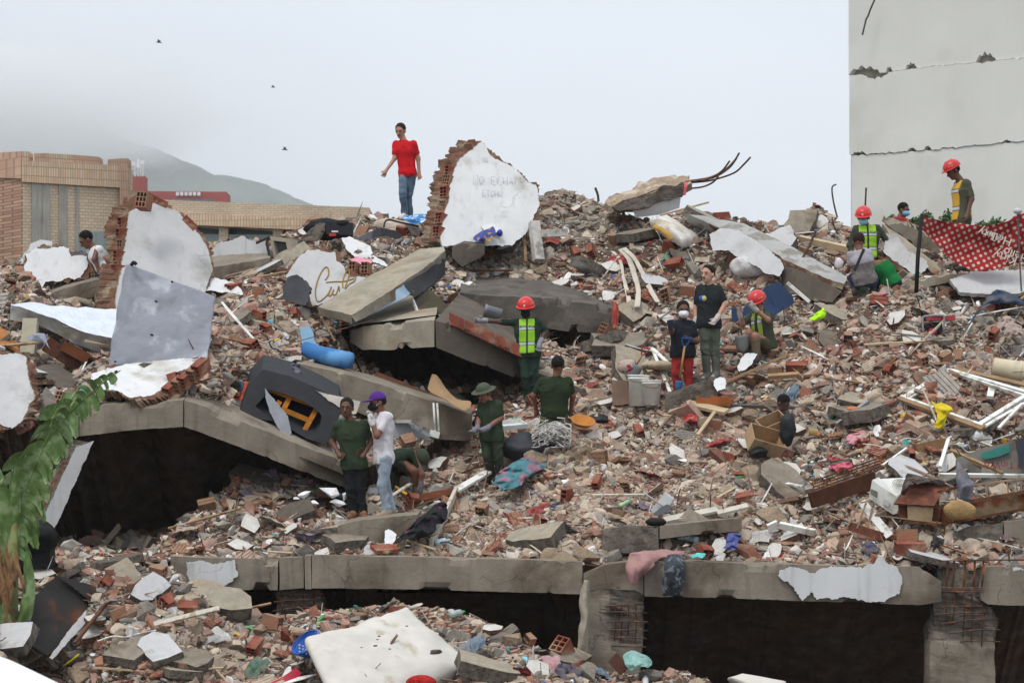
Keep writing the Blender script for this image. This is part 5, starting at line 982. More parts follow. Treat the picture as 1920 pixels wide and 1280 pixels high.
# cloths
clothdefs = [
 ('checked blue cloth heaped at the feet of the man in red', 'blanket', [[(755, 408, 51.8), (770, 404, 51.9), (790, 402, 52), (812, 404, 52)], [(754, 413, 51.5), (772, 412, 51.4), (795, 412, 51.5), (824, 408, 51.7)], [(760, 417, 51.4), (780, 421, 51.3), (800, 419, 51.3), (815, 416, 51.5)]], mat('cloth_check', '3f7ab0', rough=.95, var=.3, vs=12, bump=.6, bs=25, col2='c7d3dc', c2s=9, c2lo=.52, c2hi=.56), .05, 6, None),
 ('dusty pink cloth draped over the floor beam edge above the split column', 'cloth', [[(1258, 1026, 39.6), (1285, 1030, 39.7), (1280, 1040, 39.5), (1230, 1050, 39.2)], [(1200, 1032, 39.2), (1225, 1036, 39.1), (1235, 1044, 39.0), (1228, 1056, 38.85)], [(1180, 1038, 39.0), (1195, 1044, 38.85), (1212, 1052, 38.75), (1222, 1062, 38.8)], [(1173, 1060, 38.8), (1186, 1066, 38.7), (1200, 1070, 38.7), (1212, 1072, 38.78)], [(1174, 1086, 38.8), (1184, 1096, 38.72), (1194, 1096, 38.72), (1200, 1084, 38.8)]], cloth('9c7474'), .05, 5, 'v'),
 ('dark grey striped trousers hanging over the floor beam right of the pink cloth', 'trousers', [[(1252, 1040, 39.1), (1262, 1038, 39.1), (1272, 1039, 39.1), (1283, 1043, 39.1)], [(1246, 1060, 38.8), (1258, 1058, 38.72), (1272, 1058, 38.72), (1284, 1062, 38.8)], [(1241, 1082, 38.78), (1254, 1085, 38.7), (1270, 1080, 38.7), (1283, 1085, 38.78)], [(1240, 1098, 38.8), (1247, 1100, 38.75), (1272, 1098, 38.72), (1283, 1098, 38.8)], [(1241, 1114, 38.82), (1244, 1116, 38.8), (1272, 1113, 38.8), (1279, 1116, 38.82)]], mat('cloth_jeans', '3c4147', rough=.95, var=.4, vs=14, bump=.6, bs=25, col2='6a7075', c2s=11, c2lo=.55, c2hi=.6), .05, 7, 'v'),
 ('long beige curtain hanging down beside the split column', 'curtain', [[(1094, 1090, 38.8), (1098, 1089, 38.7), (1103, 1090, 38.7), (1106, 1093, 38.8)], [(1087, 1130, 38.8), (1093, 1130, 38.68), (1101, 1130, 38.68), (1108, 1130, 38.8)], [(1086, 1180, 38.8), (1092, 1180, 38.68), (1099, 1180, 38.68), (1105, 1180, 38.8)], [(1080, 1220, 38.8), (1085, 1225, 38.7), (1092, 1226, 38.7), (1100, 1222, 38.8)], [(1082, 1240, 38.85), (1086, 1242, 38.8), (1090, 1242, 38.8), (1094, 1236, 38.85)]], cloth('a49b8a'), .04, 8, 'v'),
 ('grey curtain hanging from a rail left of the black sofa', 'curtain', [[(388, 695, 42.6), (405, 694, 42.6), (430, 694, 42.7), (470, 695, 42.8)], [(388, 712, 42.5), (402, 716, 42.4), (425, 712, 42.6), (445, 710, 42.8)], [(386, 730, 42.4), (396, 735, 42.3), (410, 728, 42.5), (425, 722, 42.7)], [(385, 744, 42.3), (394, 750, 42.2), (402, 748, 42.3), (404, 742, 42.4)]], cloth('8a8079'), .06, 6, 'v'),
 ('blue shirt hung next to the grey curtain', 'shirt', [[(436, 712, 42.6), (446, 712, 42.5), (458, 716, 42.5)], [(432, 730, 42.6), (446, 735, 42.5), (456, 738, 42.5)], [(418, 744, 42.6), (438, 746, 42.5), (452, 748, 42.5)]], cloth('335b78'), .03, 6, None),
 ('orange red garment hung beside the sofa bottom', 'garment', [[(458, 714, 42.5), (466, 716, 42.4)], [(452, 735, 42.4), (462, 738, 42.4)], [(430, 742, 42.4), (455, 752, 42.3)], [(427, 760, 42.2), (448, 766, 42.2)]], cloth('b5432a'), .03, 6, 'v'),
 ('crumpled blue denim on the top corner of the black sofa', 'jeans', [[(512, 692, 42.9), (535, 688, 42.9), (558, 684, 43)], [(518, 700, 42.7), (540, 698, 42.6), (562, 696, 42.7)], [(530, 708, 42.6), (548, 712, 42.6), (565, 712, 42.7)]], cloth('35435a'), .07, 7, None),
 ('black and magenta clothes heaped below the board, right of the man in white', 'clothes', [[(800, 960, 40.6), (815, 948, 40.7), (832, 946, 40.7), (838, 958, 40.6)], [(775, 980, 40.2), (795, 972, 40.1), (815, 968, 40.2), (830, 975, 40.3)], [(750, 1002, 39.9), (775, 996, 39.8), (800, 992, 39.9), (815, 990, 40.0)], [(745, 1015, 39.8), (765, 1012, 39.7), (782, 1006, 39.8), (800, 1002, 39.9)]], mat('cloth_black_magenta', '232227', rough=.95, var=.4, vs=8, bump=.6, bs=20, col2='8a2358', c2s=7, c2lo=.66, c2hi=.69), .09, 5, None),
 ('turquoise and mauve blanket lying down the slope below the white strings', 'blanket', [[(948, 878, 42.3), (975, 858, 42.6), (1000, 848, 42.7), (1015, 852, 42.7)], [(935, 892, 42.1), (960, 878, 42.2), (990, 868, 42.3), (1022, 872, 42.4)], [(925, 905, 41.9), (955, 898, 41.9), (985, 888, 42.0), (1010, 882, 42.2)], [(940, 920, 41.7), (958, 918, 41.7), (975, 910, 41.8), (985, 900, 42.0)]], mat('cloth_teal_mauve', '4b7880', rough=.95, var=.3, vs=8, bump=.6, bs=20, col2='8a6674', c2s=3.5, c2lo=.48, c2hi=.52), .09, 5, None),
 ('black cloth draped over the air conditioner at the rusty cabinet', 'cloth', [[(1700, 888, 40.3), (1730, 892, 40.3), (1765, 898, 40.4)], [(1695, 900, 40.0), (1715, 898, 39.95), (1765, 908, 40.1)], [(1690, 918, 39.8), (1702, 912, 39.75), (1720, 908, 39.9)], [(1689, 926, 39.75), (1696, 928, 39.75), (1702, 915, 39.8)]], cloth('211d1f'), .05, 6, None),
 ('slate grey cloth hanging over the rusty railing', 'cloth', [[(1792, 868, 40.2), (1798, 866, 40.2), (1802, 874, 40.2), (1806, 882, 40.2)], [(1790, 900, 40.0), (1800, 898, 39.9), (1815, 900, 39.95), (1826, 902, 40.1)], [(1794, 918, 39.9), (1804, 915, 39.8), (1815, 914, 39.8), (1824, 912, 39.9)], [(1796, 938, 39.85), (1804, 940, 39.8), (1814, 940, 39.8), (1822, 938, 39.85)]], cloth('5d606c'), .05, 7, 'v'),
 ('olive gloss vest crumpled on the slope right of the crouching digger', 'vest', [[(1535, 582, 45.5), (1545, 578, 45.6), (1548, 586, 45.5)], [(1525, 592, 45.4), (1538, 590, 45.3), (1546, 594, 45.4)], [(1515, 604, 45.2), (1524, 603, 45.2), (1534, 602, 45.3)]], cloth('a8dc20', dust=0), .04, 8, None),
 ('yellow plastic rag hanging over the lower bar of the window frame', 'rag', [[(1744, 752, 42.3), (1755, 760, 42.2), (1764, 756, 42.2)], [(1755, 768, 42.0), (1770, 766, 41.9), (1785, 768, 42.1)], [(1754, 785, 41.9), (1764, 784, 41.85), (1774, 780, 41.95)], [(1752, 798, 41.9), (1760, 800, 41.85), (1768, 804, 41.9)]], cloth('c8b427', dust=0), .05, 7, None),
 ('pink cloth bundle right of the cardboard boxes', 'cloth', [[(1590, 812, 42.5), (1610, 806, 42.6), (1635, 806, 42.6)], [(1585, 822, 42.3), (1605, 818, 42.2), (1632, 815, 42.3)], [(1588, 832, 42.2), (1608, 830, 42.1), (1628, 828, 42.2)]], cloth('cf8f9b'), .08, 6, None),
 ('pink and red garments below the white plaster chip left of the rusty lattice', 'clothes', [[(1560, 870, 41.7), (1578, 866, 41.8), (1595, 866, 41.8)], [(1555, 878, 41.6), (1575, 876, 41.5), (1594, 876, 41.6)], [(1566, 886, 41.5), (1580, 886, 41.45), (1592, 884, 41.5)]], cloth('c4506a'), .07, 7, None),
 ('red rag lying in the middle of the tan rubble mound', 'rag', [[(1320, 835, 42.8), (1345, 824, 42.9), (1372, 824, 42.9)], [(1315, 845, 42.6), (1338, 832, 42.65), (1365, 828, 42.7)], [(1308, 852, 42.5), (1322, 842, 42.55), (1335, 838, 42.6)]], cloth('9c2a30'), .05, 9, None),
 ('red rag knotted on the beige board near the top of the tan mound', 'rag', [[(1286, 774, 43.5), (1292, 770, 43.5), (1310, 778, 43.4)], [(1280, 786, 43.3), (1295, 780, 43.2), (1308, 786, 43.2)], [(1278, 792, 43.2), (1288, 788, 43.15), (1300, 790, 43.2)]], cloth('a5262f'), .04, 9, None),
 ('blue shirt crumpled over bricks left of the long broken tile row', 'shirt', [[(1366, 996, 39.9), (1378, 996, 39.9), (1390, 1000, 39.9)], [(1364, 1012, 39.7), (1374, 1012, 39.65), (1386, 1014, 39.7)], [(1356, 1024, 39.6), (1368, 1028, 39.55), (1380, 1028, 39.6)]], cloth('2a4690'), .05, 8, None),
 ('turquoise plastic rag on the beam top right of the hanging trousers', 'rag', [[(1295, 1040, 39.3), (1308, 1036, 39.4), (1322, 1036, 39.4)], [(1296, 1045, 39.15), (1308, 1045, 39.1), (1320, 1045, 39.15)]], cloth('5fb5b2', dust=0), .04, 9, None),
 ('maroon cloth spread on red tiles below the bent railing', 'cloth', [[(1602, 1008, 40.0), (1612, 1006, 40.0), (1625, 1012, 40.0)], [(1585, 1020, 39.8), (1605, 1018, 39.75), (1630, 1024, 39.8)], [(1568, 1030, 39.7), (1600, 1034, 39.65), (1635, 1038, 39.7)]], cloth('5f3430'), .04, 5, None),
 ('red cloth strip hanging by the end of the sooty slab', 'cloth', [[(1148, 562, 46.8), (1154, 563, 46.8), (1156, 567, 46.8)], [(1147, 580, 46.7), (1154, 582, 46.6), (1161, 584, 46.7)], [(1149, 600, 46.6), (1156, 600, 46.55), (1160, 598, 46.6)], [(1148, 618, 46.5), (1154, 618, 46.5), (1158, 616, 46.5)]], cloth('9c3b31'), .04, 8, 'v'),
 ('pink cloth tied under the skyline slab beside the rebars', 'cloth', [[(1281, 342, 50.8), (1290, 343, 50.8)], [(1282, 352, 50.7), (1288, 352, 50.7)], [(1281, 366, 50.7), (1286, 366, 50.7)]], cloth('d0606a'), .03, 9, 'v'),
 ('teal rag caught between stones at right of the small crouching man mound', 'rag', [[(1245, 478, 49.0), (1250, 474, 49.0), (1256, 478, 49)], [(1236, 488, 48.8), (1246, 486, 48.8), (1254, 488, 48.8)]], cloth('6d9180'), .04, 9, None),
 ('dark blue tarpaulin strip with straps trailing down at the right edge', 'tarpaulin', [[(1862, 548, 46.2), (1880, 545, 46.3), (1925, 565, 46.2)], [(1850, 560, 46.0), (1875, 556, 45.9), (1925, 572, 45.9)], [(1835, 580, 45.7), (1842, 578, 45.7), (1850, 572, 45.8)], [(1813, 608, 45.2), (1817, 608, 45.2), (1824, 600, 45.3)]], cloth('1e3a52'), .05, 6, None),
 ('beige lace cloth crumpled near the right edge above the bucket', 'cloth', [[(1880, 592, 45.0), (1895, 594, 45), (1912, 606, 44.9)], [(1872, 612, 44.7), (1892, 612, 44.6), (1915, 618, 44.6)], [(1885, 628, 44.5), (1900, 632, 44.4), (1915, 636, 44.4)]], cloth('a3918b'), .07, 8, None),
]
for (lab, cat_, rows, m_, fo, fs_, fd) in clothdefs:
    drape(cat_ if cat_ not in ('clothes',) else 'clothes_heap', rows, m_, fold=fo, fs=fs_, fdir=fd, seed=len(lab), label=lab, cat=cat_)
bpy.data.objects['vest']['label'] = 'lime green safety vest crumpled on the slope right of the crouching digger'
# hanging pale hoses on the peak
for i, (lab, rows) in enumerate((('leftmost flat pale strap hanging down the peak', [[(1145, 470), (1152, 471)], [(1160, 490), (1166, 489)], [(1166, 520), (1172, 519)], [(1172, 548), (1180, 546)], [(1176, 574), (1185, 573)]]),
        ('doubled flat pale strap hanging down the middle of the peak', [[(1158, 468), (1172, 464)], [(1174, 486), (1184, 482)], [(1184, 515), (1194, 512)], [(1192, 545), (1201, 543)], [(1188, 576), (1200, 576)]]),
        ('rightmost flat pale strap trailing down to the right from the peak', [[(1166, 467), (1174, 464)], [(1186, 486), (1192, 482)], [(1200, 512), (1208, 509)], [(1214, 542), (1222, 538)], [(1230, 568), (1238, 566)]]))):
    drape('strap', [[(x, y, TR.D(x, y)-.35-.06*i) for x, y in r] for r in rows], mat('strap_pale', 'b8afa1', var=.15, vs=4, bump=.3, bs=30), fold=.012, fs=12, nu=4, nv=30, seed=i, label=lab, cat='strap', group='flat straps hanging on the peak')
# bags and sacks, polystyrene
psm = mat('polystyrene', 'ededee', rough=.8, var=.05, vs=6, bump=.6, bs=25, bdist=.02)
for i, (x, y, rx, rz, w) in enumerate(((615, 923, .19, .1, 'largest one, top'), (575, 928, .13, .08, 'wedge left of the largest'), (590, 941, .12, .07, 'flat one in the middle'), (633, 942, .12, .07, 'one below the largest'), (557, 933, .06, .05, 'small one at far left'), (548, 952, .1, .05, 'lowest slab at far left'), (648, 928, .06, .14, 'upright one beside the dark trousers'))):
    c = P(x, y, 41.25); V, F = PRO['chunk'][i+4]; W = V*np.array([rx*1.25, .1, rz*1.25]); mk('polystyrene_block', W+np.array(c)+fbm(W, 9, 2, i)[:, None]*.02, F, psm, label='white polystyrene lump behind the dark haired man, '+w, cat='polystyrene', group='polystyrene lumps on the left pile')
lump('sack', P(1412, 500, 48.0), (.36, .2, .19), mat('sack_white', 'c6c3c2', var=.12, vs=6, bump=.8, bs=9, bdist=.05), seed=3, amp=.25, fs=5, label='white woven sack with red patch below the plastered slab', cat='sack')
lump('bag', P(68, 1006, 38.6), (.28, .25, .2), plain('1a1c1b', .7, name='bag_black', bump=.6, bs=9), seed=5, amp=.5, fs=6, label='black net bag heaped on the dark bin behind the banana stem', cat='bag')
bar('bin', P(70, 1064, 38.7), P(70, 1015, 38.7), .42, .4, plain('17191a', .6, name='bin_black'), label='dark bin under the black net bag by the banana plant', cat='bin')
lump('bag', P(1478, 805, 42.4), (.12, .12, .22), plain('25262a', .45, name='bag_black2', bump=.7, bs=12), seed=6, amp=.35, fs=6, label='black plastic bag beside the cardboard boxes', cat='bag')
lump('bag', P(1122, 786, 43.7), (.12, .1, .07), plain('1d1d20', .45, name='bag_black3', bump=.7, bs=12), seed=8, amp=.8, fs=6, label='black plastic bag behind the orange bowl', cat='bag')
lump('bag', P(1420, 848, 42.2), (.13, .12, .08), plain('1d1d20', .45, name='bag_black3'), seed=9, amp=.45, fs=6, label='black plastic bag below the cardboard boxes', cat='bag')
lump('bag', P(1573, 494, 48.0), (.07, .06, .09), plain('cfc9cb', .35, name='bag_pale', bump=.5, bs=14), seed=10, amp=.3, fs=6, label='small pale plastic bag hanging behind the crouching group', cat='bag')
lump('bag', P(1830, 815, 42.0), (.12, .1, .1), plain('dedede', .5, name='bag_white', bump=.6, bs=14), seed=12, amp=.3, fs=7, label='white crumpled bag below the window frame at right', cat='bag')
lump('bag', P(990, 838, 42.9), (.34, .2, .17), plain('303238', .5, name='tarp_grey', bump=.6, bs=6), seed=13, amp=.75, fs=4, label='grey tarpaulin bundle under the white strings', cat='bundle')
# heap of white strings
sh = thing('string_heap', 'tangled heap of white plastic strings in front of the kneeling man seen from behind', 'strings', P(1035, 830, 42.7))
rs2 = random.Random(4)
for i in range(70):
    x, y = rs2.gauss(1035, 14), rs2.gauss(806, 9); pts = [P(x, y, 42.5)]
    for k in range(4): x += rs2.gauss((x-1035)*.25, 8); y += rs2.uniform(-3, 10); x = min(1070, max(998, x)); y = min(838, max(784, y)); pts.append(P(x, y, 42.5+rs2.uniform(-.12, .12)))
    tube('string', pts, .0075, plain('c3c0bb', .6, name='string_white'), sh, n=4, sm=3)
lump('core', P(1035, 812, 42.75), (.22, .14, .17), plain('8d8a86', .9, name='string_core', bump=1), sh, seed=3, amp=.3)
# black clothes and suitcase left of the man in red
lump('bag', P(610, 430, 50.8), (.34, .25, .17), plain('1e2227', .8, name='bag_cloth', bump=.5, bs=8), seed=14, amp=.4, fs=3, label='large black cloth bag on the skyline left of the man in red', cat='bag')
drape('coat', [[(585, 424, 50.6), (600, 420, 50.6), (612, 422, 50.6)], [(570, 442, 50.3), (590, 438, 50.2), (608, 436, 50.3)], [(552, 460, 50.1), (575, 456, 50.0), (596, 452, 50.1)]], cloth('1d2226'), fold=.06, label='black coat sleeve spilling down from the black cloth bag', cat='coat')
sc_ = thing('suitcase', 'black suitcase with red lettering next to the black cloth bag', 'suitcase', P(635, 445, 50.5))
bar('shell', P(612, 432, 50.5), P(662, 433, 50.5), .25, .22, plain('1d1f26', .6, name='case_black'), sc_, up=(0, .2, 1)); lump('hat', P(640, 420, 50.5), (.16, .13, .07), plain('141517', .8, name='felt_black'), sc_, seed=2, amp=.15)
bar('tag', P(622, 434, 50.34), P(634, 434, 50.34), .02, .03, plain('d7d7d7', .6), sc_); bar('lettering', P(617, 440, 50.34), P(630, 440, 50.34), .01, .05, plain('b5422f', .6), sc_)
# dark tray/tub
tr = thing('tub', 'dark grey plastic tub tipped over below the quilted mattress', 'tub', P(700, 450, 50.6))
plate('wall', [(656, 452), (712, 426), (716, 440), (690, 452), (662, 456)], plane_d(50.4, 690, 440), (0, .03, 0), plain('6a6b70', .6, name='tub_grey', col2='43444a', c2s=3), tr, ja=.3)
plate('inside', [(712, 426), (740, 432), (756, 442), (748, 448), (716, 441)], plane_d(50.55, 730, 436), (0, .03, 0), plain('3b3d42', .6, name='tub_dark'), tr, ja=.3)
# sofa on its side
sf = thing('sofa', 'black sofa on its side, torn base with wooden slats, left of two men', 'sofa', P(545, 830, 42))
blk = plain('2b2c30', .65, name='sofa_black', bump=.3, bs=12, var=.2)
def ring(name, outer, inner, d, ext, m, parent, k=None):
    n = len(outer); E = Vector(ext); v = [P(x, y, d(x, y)) for x, y in outer]+[P(x, y, d(x, y)) for x, y in inner]; v += [p+E for p in v]; f = []
    for i in range(n): j = (i+1) % n; f += [(i, j, n+j, n+i), (2*n+i, 3*n+i, 3*n+j, 2*n+j), (i, 2*n+i, 2*n+j, j), (n+i, n+j, 3*n+j, 3*n+i)]
    return mk(name, v, f, m, parent)
sd_ = plane_d(42.1, 540, 760, .001, -.003)
ring('shell', [(450, 768), (468, 720), (492, 692), (545, 705), (600, 730), (636, 750), (641, 770), (628, 800), (610, 832), (575, 822), (520, 790), (480, 785)], [(478, 762), (494, 745), (501, 730), (535, 738), (575, 755), (598, 772), (603, 780), (600, 800), (590, 812), (570, 810), (530, 786), (495, 775)], sd_, (-.05, .75, .25), blk, sf)
plate('back_panel', [(480, 740), (505, 715), (600, 755), (606, 810), (560, 820), (490, 785)], off(sd_, .45), (0, .05, 0), plain('181a2a', .9, name='sofa_inside'), sf, ja=0)
ow = mat('sofa_slat', 'a86c28', var=.25, vs=6, bump=.3, bs=40)
for a, b in (((547, 738), (526, 778)), ((596, 762), (568, 812)), ((500, 728), (598, 762)), ((532, 768), (585, 790)), ((525, 752), (520, 760))): bar('slat', P(*a, sd_(*a)+.12), P(*b, sd_(*b)+.12), .075, .03, ow, sf, up=(0, 1, 0))
plate('torn_lining', [(497, 727), (505, 738), (520, 755), (540, 780), (547, 812), (538, 822), (520, 800), (505, 770), (498, 745)], off(sd_, -.08), (0, .01, 0), plain('8b8d93', .7, name='lining_grey'), sf, ja=.8)
plate('cream_cover', [(592, 732), (612, 738), (676, 752), (668, 775), (664, 777), (640, 765), (615, 750)], off(sd_, -.02), (0, .04, 0), mat('cream_fabric', 'b5aea4', var=.2, vs=3), sf, ja=1)
# blue foam roll and blue painted post
br = thing('foam_roll', 'bright blue rolled foam mat lying left of the slab corner', 'foam mat', P(615, 680, 44.2))
v, f = tubevf([P(570, 657, 44.3), P(600, 664, 44.2), P(630, 671, 44.1), P(657, 676, 44.0)], [.14, .14, .135, .125], 20); V = np.array([q[:] for q in v]); V += fbm(V, 5, 3, 2)[:, None]*.015
mk('roll', V, f, mat('foam_blue', '3a72ac', rough=.6, var=.15, vs=3, bump=.3, bs=12, col2='5f93c4', c2s=2), br, smooth=True)
plate('flap', [(561, 612), (580, 611), (588, 625), (590, 640), (594, 648), (582, 660), (570, 666), (566, 640)], plane_d(44.3, 575, 640), (0, .03, 0), mat('foam_pale', '9cc3dc', var=.1, vs=3, col2='6aa6d8', c2s=3), br, ja=1)
tube('cord', [P(450, 668, 43.9), P(540, 645, 43.9), P(640, 617, 43.9), P(700, 600, 44)], .006, steel, br, n=4)
# blue cabinet by the digger
bc = thing('cabinet', 'dark blue metal cabinet fallen behind the crouching digger', 'cabinet', P(1440, 590, 46.2))
bl = plain('2a4166', .45, name='blue_metal', spec=.4, var=.15, vs=2); bld = bl
plate('side', [(1416, 556), (1437, 536), (1450, 562), (1460, 584), (1455, 590), (1382, 592), (1386, 585)], plane_d(46.1, 1420, 570, -.004), (0, .03, 0), bl, bc, ja=0)
plate('front', [(1437, 536), (1461, 527), (1487, 556), (1489, 568), (1458, 588), (1448, 562)], plane_d(46.0, 1460, 560, .006), (0, .03, 0), bl, bc, ja=0)
plate('door', [(1371, 576), (1398, 578), (1400, 590), (1380, 604), (1372, 600)], plane_d(45.9, 1385, 590), (0, .03, 0), bl, bc, ja=0)
bar('rail', P(1476, 530, 46.0), P(1518, 566, 45.8), .03, .05, alu, bc)
# generator
ge = thing('generator', 'small red generator in a grey tube frame on the right slope', 'generator', P(1750, 628, 44.2))
gd = TR.D(1750, 620)-.35; gg = plain('8a8d90', .5, name='tube_grey')
for dd in (0, .35): tube('frame', [P(1731, 626, gd+dd), P(1730, 600, gd+dd), P(1734, 593, gd+dd), P(1762, 591, gd+dd), P(1770, 595, gd+dd), P(1769, 622, gd+dd)], .016, gg, ge, n=8, sm=3)
bar('tank', P(1742, 597, gd+.15), P(1786, 597, gd+.2), .3, .07, plain('a83a44', .4, name='red_plastic'), ge); bar('body', P(1734, 615, gd+.2), P(1765, 613, gd+.2), .25, .16, plain('242426', .6, name='engine_black'), ge)
lathe('starter', P(1748, 623, gd+.05), (0, -1, 0), [(.0, .03), (.04, .03), (.07, .01), (.07, -.03), (0, -.03)], plain('9c2630', .5, name='red_starter'), ge, n=16)
# buckets
def bucket(label, top, bot, rt, rb, d, hexc, handle=True, group=None, m=None):
    a, b = P(*bot, d), P(*top, d); t = thing('bucket', label, 'bucket', a, group); m = m or plain(hexc, .5, var=.12, spec=.3, name='bucket_'+hexc, col2='b5ad9c', c2s=4, c2lo=.6, c2hi=.75); L = (b-a).length
    lathe('pail', a, b-a, [(0, 0), (rb, 0), (rb+(rt-rb)*.85, L*.85), (rt+.006, L*.86), (rt+.006, L*.9), (rt, L*.91), (rt, L*.95), (rt+.012, L*.96), (rt+.012, L), (rt-.004, L), (rb-.005, .02), (0, .02)], m, t, n=28)
    if handle: 
        d_, s, u = frame(b-a); tube('handle', [b-d_*.03+Vector((-rt, -.02, 0)), b-d_*.08+Vector((-rt*.6, -rt*.9, -.02)), b-d_*.1+Vector((rt*.5, -rt, -.02)), b-d_*.03+Vector((rt, -.02, 0))], .004, steel, t, n=5, sm=3)
    return t
bucket('left taller dirty white bucket in front of the red shovel handle', (1197, 703), (1196, 761), .16, .135, 44.1, 'dedfd4')
bucket('right shorter white bucket beside the leaning white rail', (1221, 713), (1222, 759), .155, .13, 44.0, 'e2dfd8')
bucket('cream bucket lying on its side near the right edge', (1918, 697), (1862, 686), .16, .13, 43.6, 'c9bda0')
bucket('silver ribbed bucket lying behind the outstretched glove', (908, 582), (940, 590), .1, .09, 45.2, '85888c', handle=False, m=mat('zinc', '84868a', rough=.5, metal=.3, var=.3, vs=6))
bucket('dirty cream pipe piece among the boxes at right', (1516, 809), (1533, 811), .055, .055, 42.0, 'b89d68', handle=False)
# brown box and bundle behind the buckets
plate('board', [(1147, 712), (1176, 714), (1181, 758), (1148, 760)], plane_d(44.3, 1160, 740), (.02, .2, 0), mat('cardboard_wet', '8a7262', var=.2, vs=4), None, ja=.5, label='brown board box standing left of the white buckets', cat='box')
lump('cloth_bundle', P(1175, 688, 44.7), (.17, .14, .12), mat('cloth_pinkwhite', 'a88', bump=.6, bs=12, var=.3) if False else mat('cloth_pinkwhite', 'b9a79c', rough=.95, bump=.6, bs=12, var=.3, col2='97384a', c2s=6, c2lo=.5, c2hi=.55), seed=7, amp=.3, label='pink flowered cloth bundle above the brown box', cat='bundle')
for i in range(3): lump('cloth_bundle', P(1222+i*9, 685-i*2+i*i, 45.0-i*.1), (.2, .14, .07), mat('cloth_cream', 'a99a84', rough=.95, var=.2, vs=8, bump=.6, bs=14), seed=20+i, amp=.3, label=('left', 'middle', 'right')[i]+' fold of the cream folded cloth pile above the buckets', cat='bundle', group='cream cloths above the buckets')
# shovels
def shovel(label, grip, blade, d, dg, db, hexg, hexb, shaft='a98554', r=.016, bsz=1):
    a, b = P(*grip, dg), P(*blade, db); t = thing('shovel', label, 'shovel', b); ax = (b-a).normalized(); _, s, u = frame(ax)
    tube('shaft', [a+ax*.12, b-ax*.1], r, wood if shaft == 'w' else plain(shaft, .7, name='shaft_'+shaft, var=.2), t, n=8); s = Vector((1, 0, 0)) if abs(ax.x) < .7 else Vector((0, 0, 1)); s = (s-ax*s.dot(ax)).normalized()
    gmm = plain(hexg, .5, name='grip_'+hexg)
    tube('grip', [a+ax*.16, a+ax*.06+s*.05, a+s*.055, a-s*.055, a+ax*.06-s*.05, a+ax*.16], .012, gmm, t, n=6)
    v = []; f = []; n = 6
    for j in range(7):
        t_ = j/6; w = .11*(1 if t_ < .6 else math.cos((t_-.6)/.4*1.35)); c = b-ax*.1*bsz+ax*(.28*t_*bsz)
        for i in range(n+1): q = (i/n-.5)*2; v.append(c+s*(w*q*bsz)+Vector((0, .03*(q*q)-.02, 0)))
    for j in range(6):
        for i in range(n): a_ = j*(n+1)+i; f.append((a_, a_+1, a_+n+2, a_+n+1))
    o = mk('blade', v, f, plain(hexb, .5, name='blade_'+hexb, spec=.4), t, smooth=True); o.modifiers.new('th', 'SOLIDIFY').thickness = .006; return t
shovel('shovel with blue grip and wooden shaft planted before the man in red trousers', (1286, 634), (1273, 720), 43.8, 43.7, 43.8, '274a86', '2d5f8f', bsz=.5)
shovel('red handled shovel stuck in the rubble behind the white buckets', (1212, 651), (1188, 694), 44.6, 44.5, 44.6, 'a83238', '85898c', shaft='9a7f68')
shovel('shovel with worn wooden shaft held upright by the crouching digger', (1383, 566), (1392, 640), 44.6, 44.8, 44.8, '8c6a4a', '6c6a68', shaft='8a6c54')
shovel('shovel standing in front of the man with the bush hat', (904, 806), (884, 880), 43.6, 43.5, 43.4, '77685a', '55585c', shaft='8a6c54')
bar('shaft', P(1362, 716, 43.4), P(1478, 664, 43.8), .035, .035, wood, label='pale wooden tool handle with yellow tip lying right of the crouching digger', cat='tool handle', taper=.9)
tube('pipe', [P(742, 912, 42.4), P(760, 925, 42.1), P(776, 930, 42.0)], .02, plain('d9a12e', .5), label='yellow and orange bar beside the bending man', cat='bar')
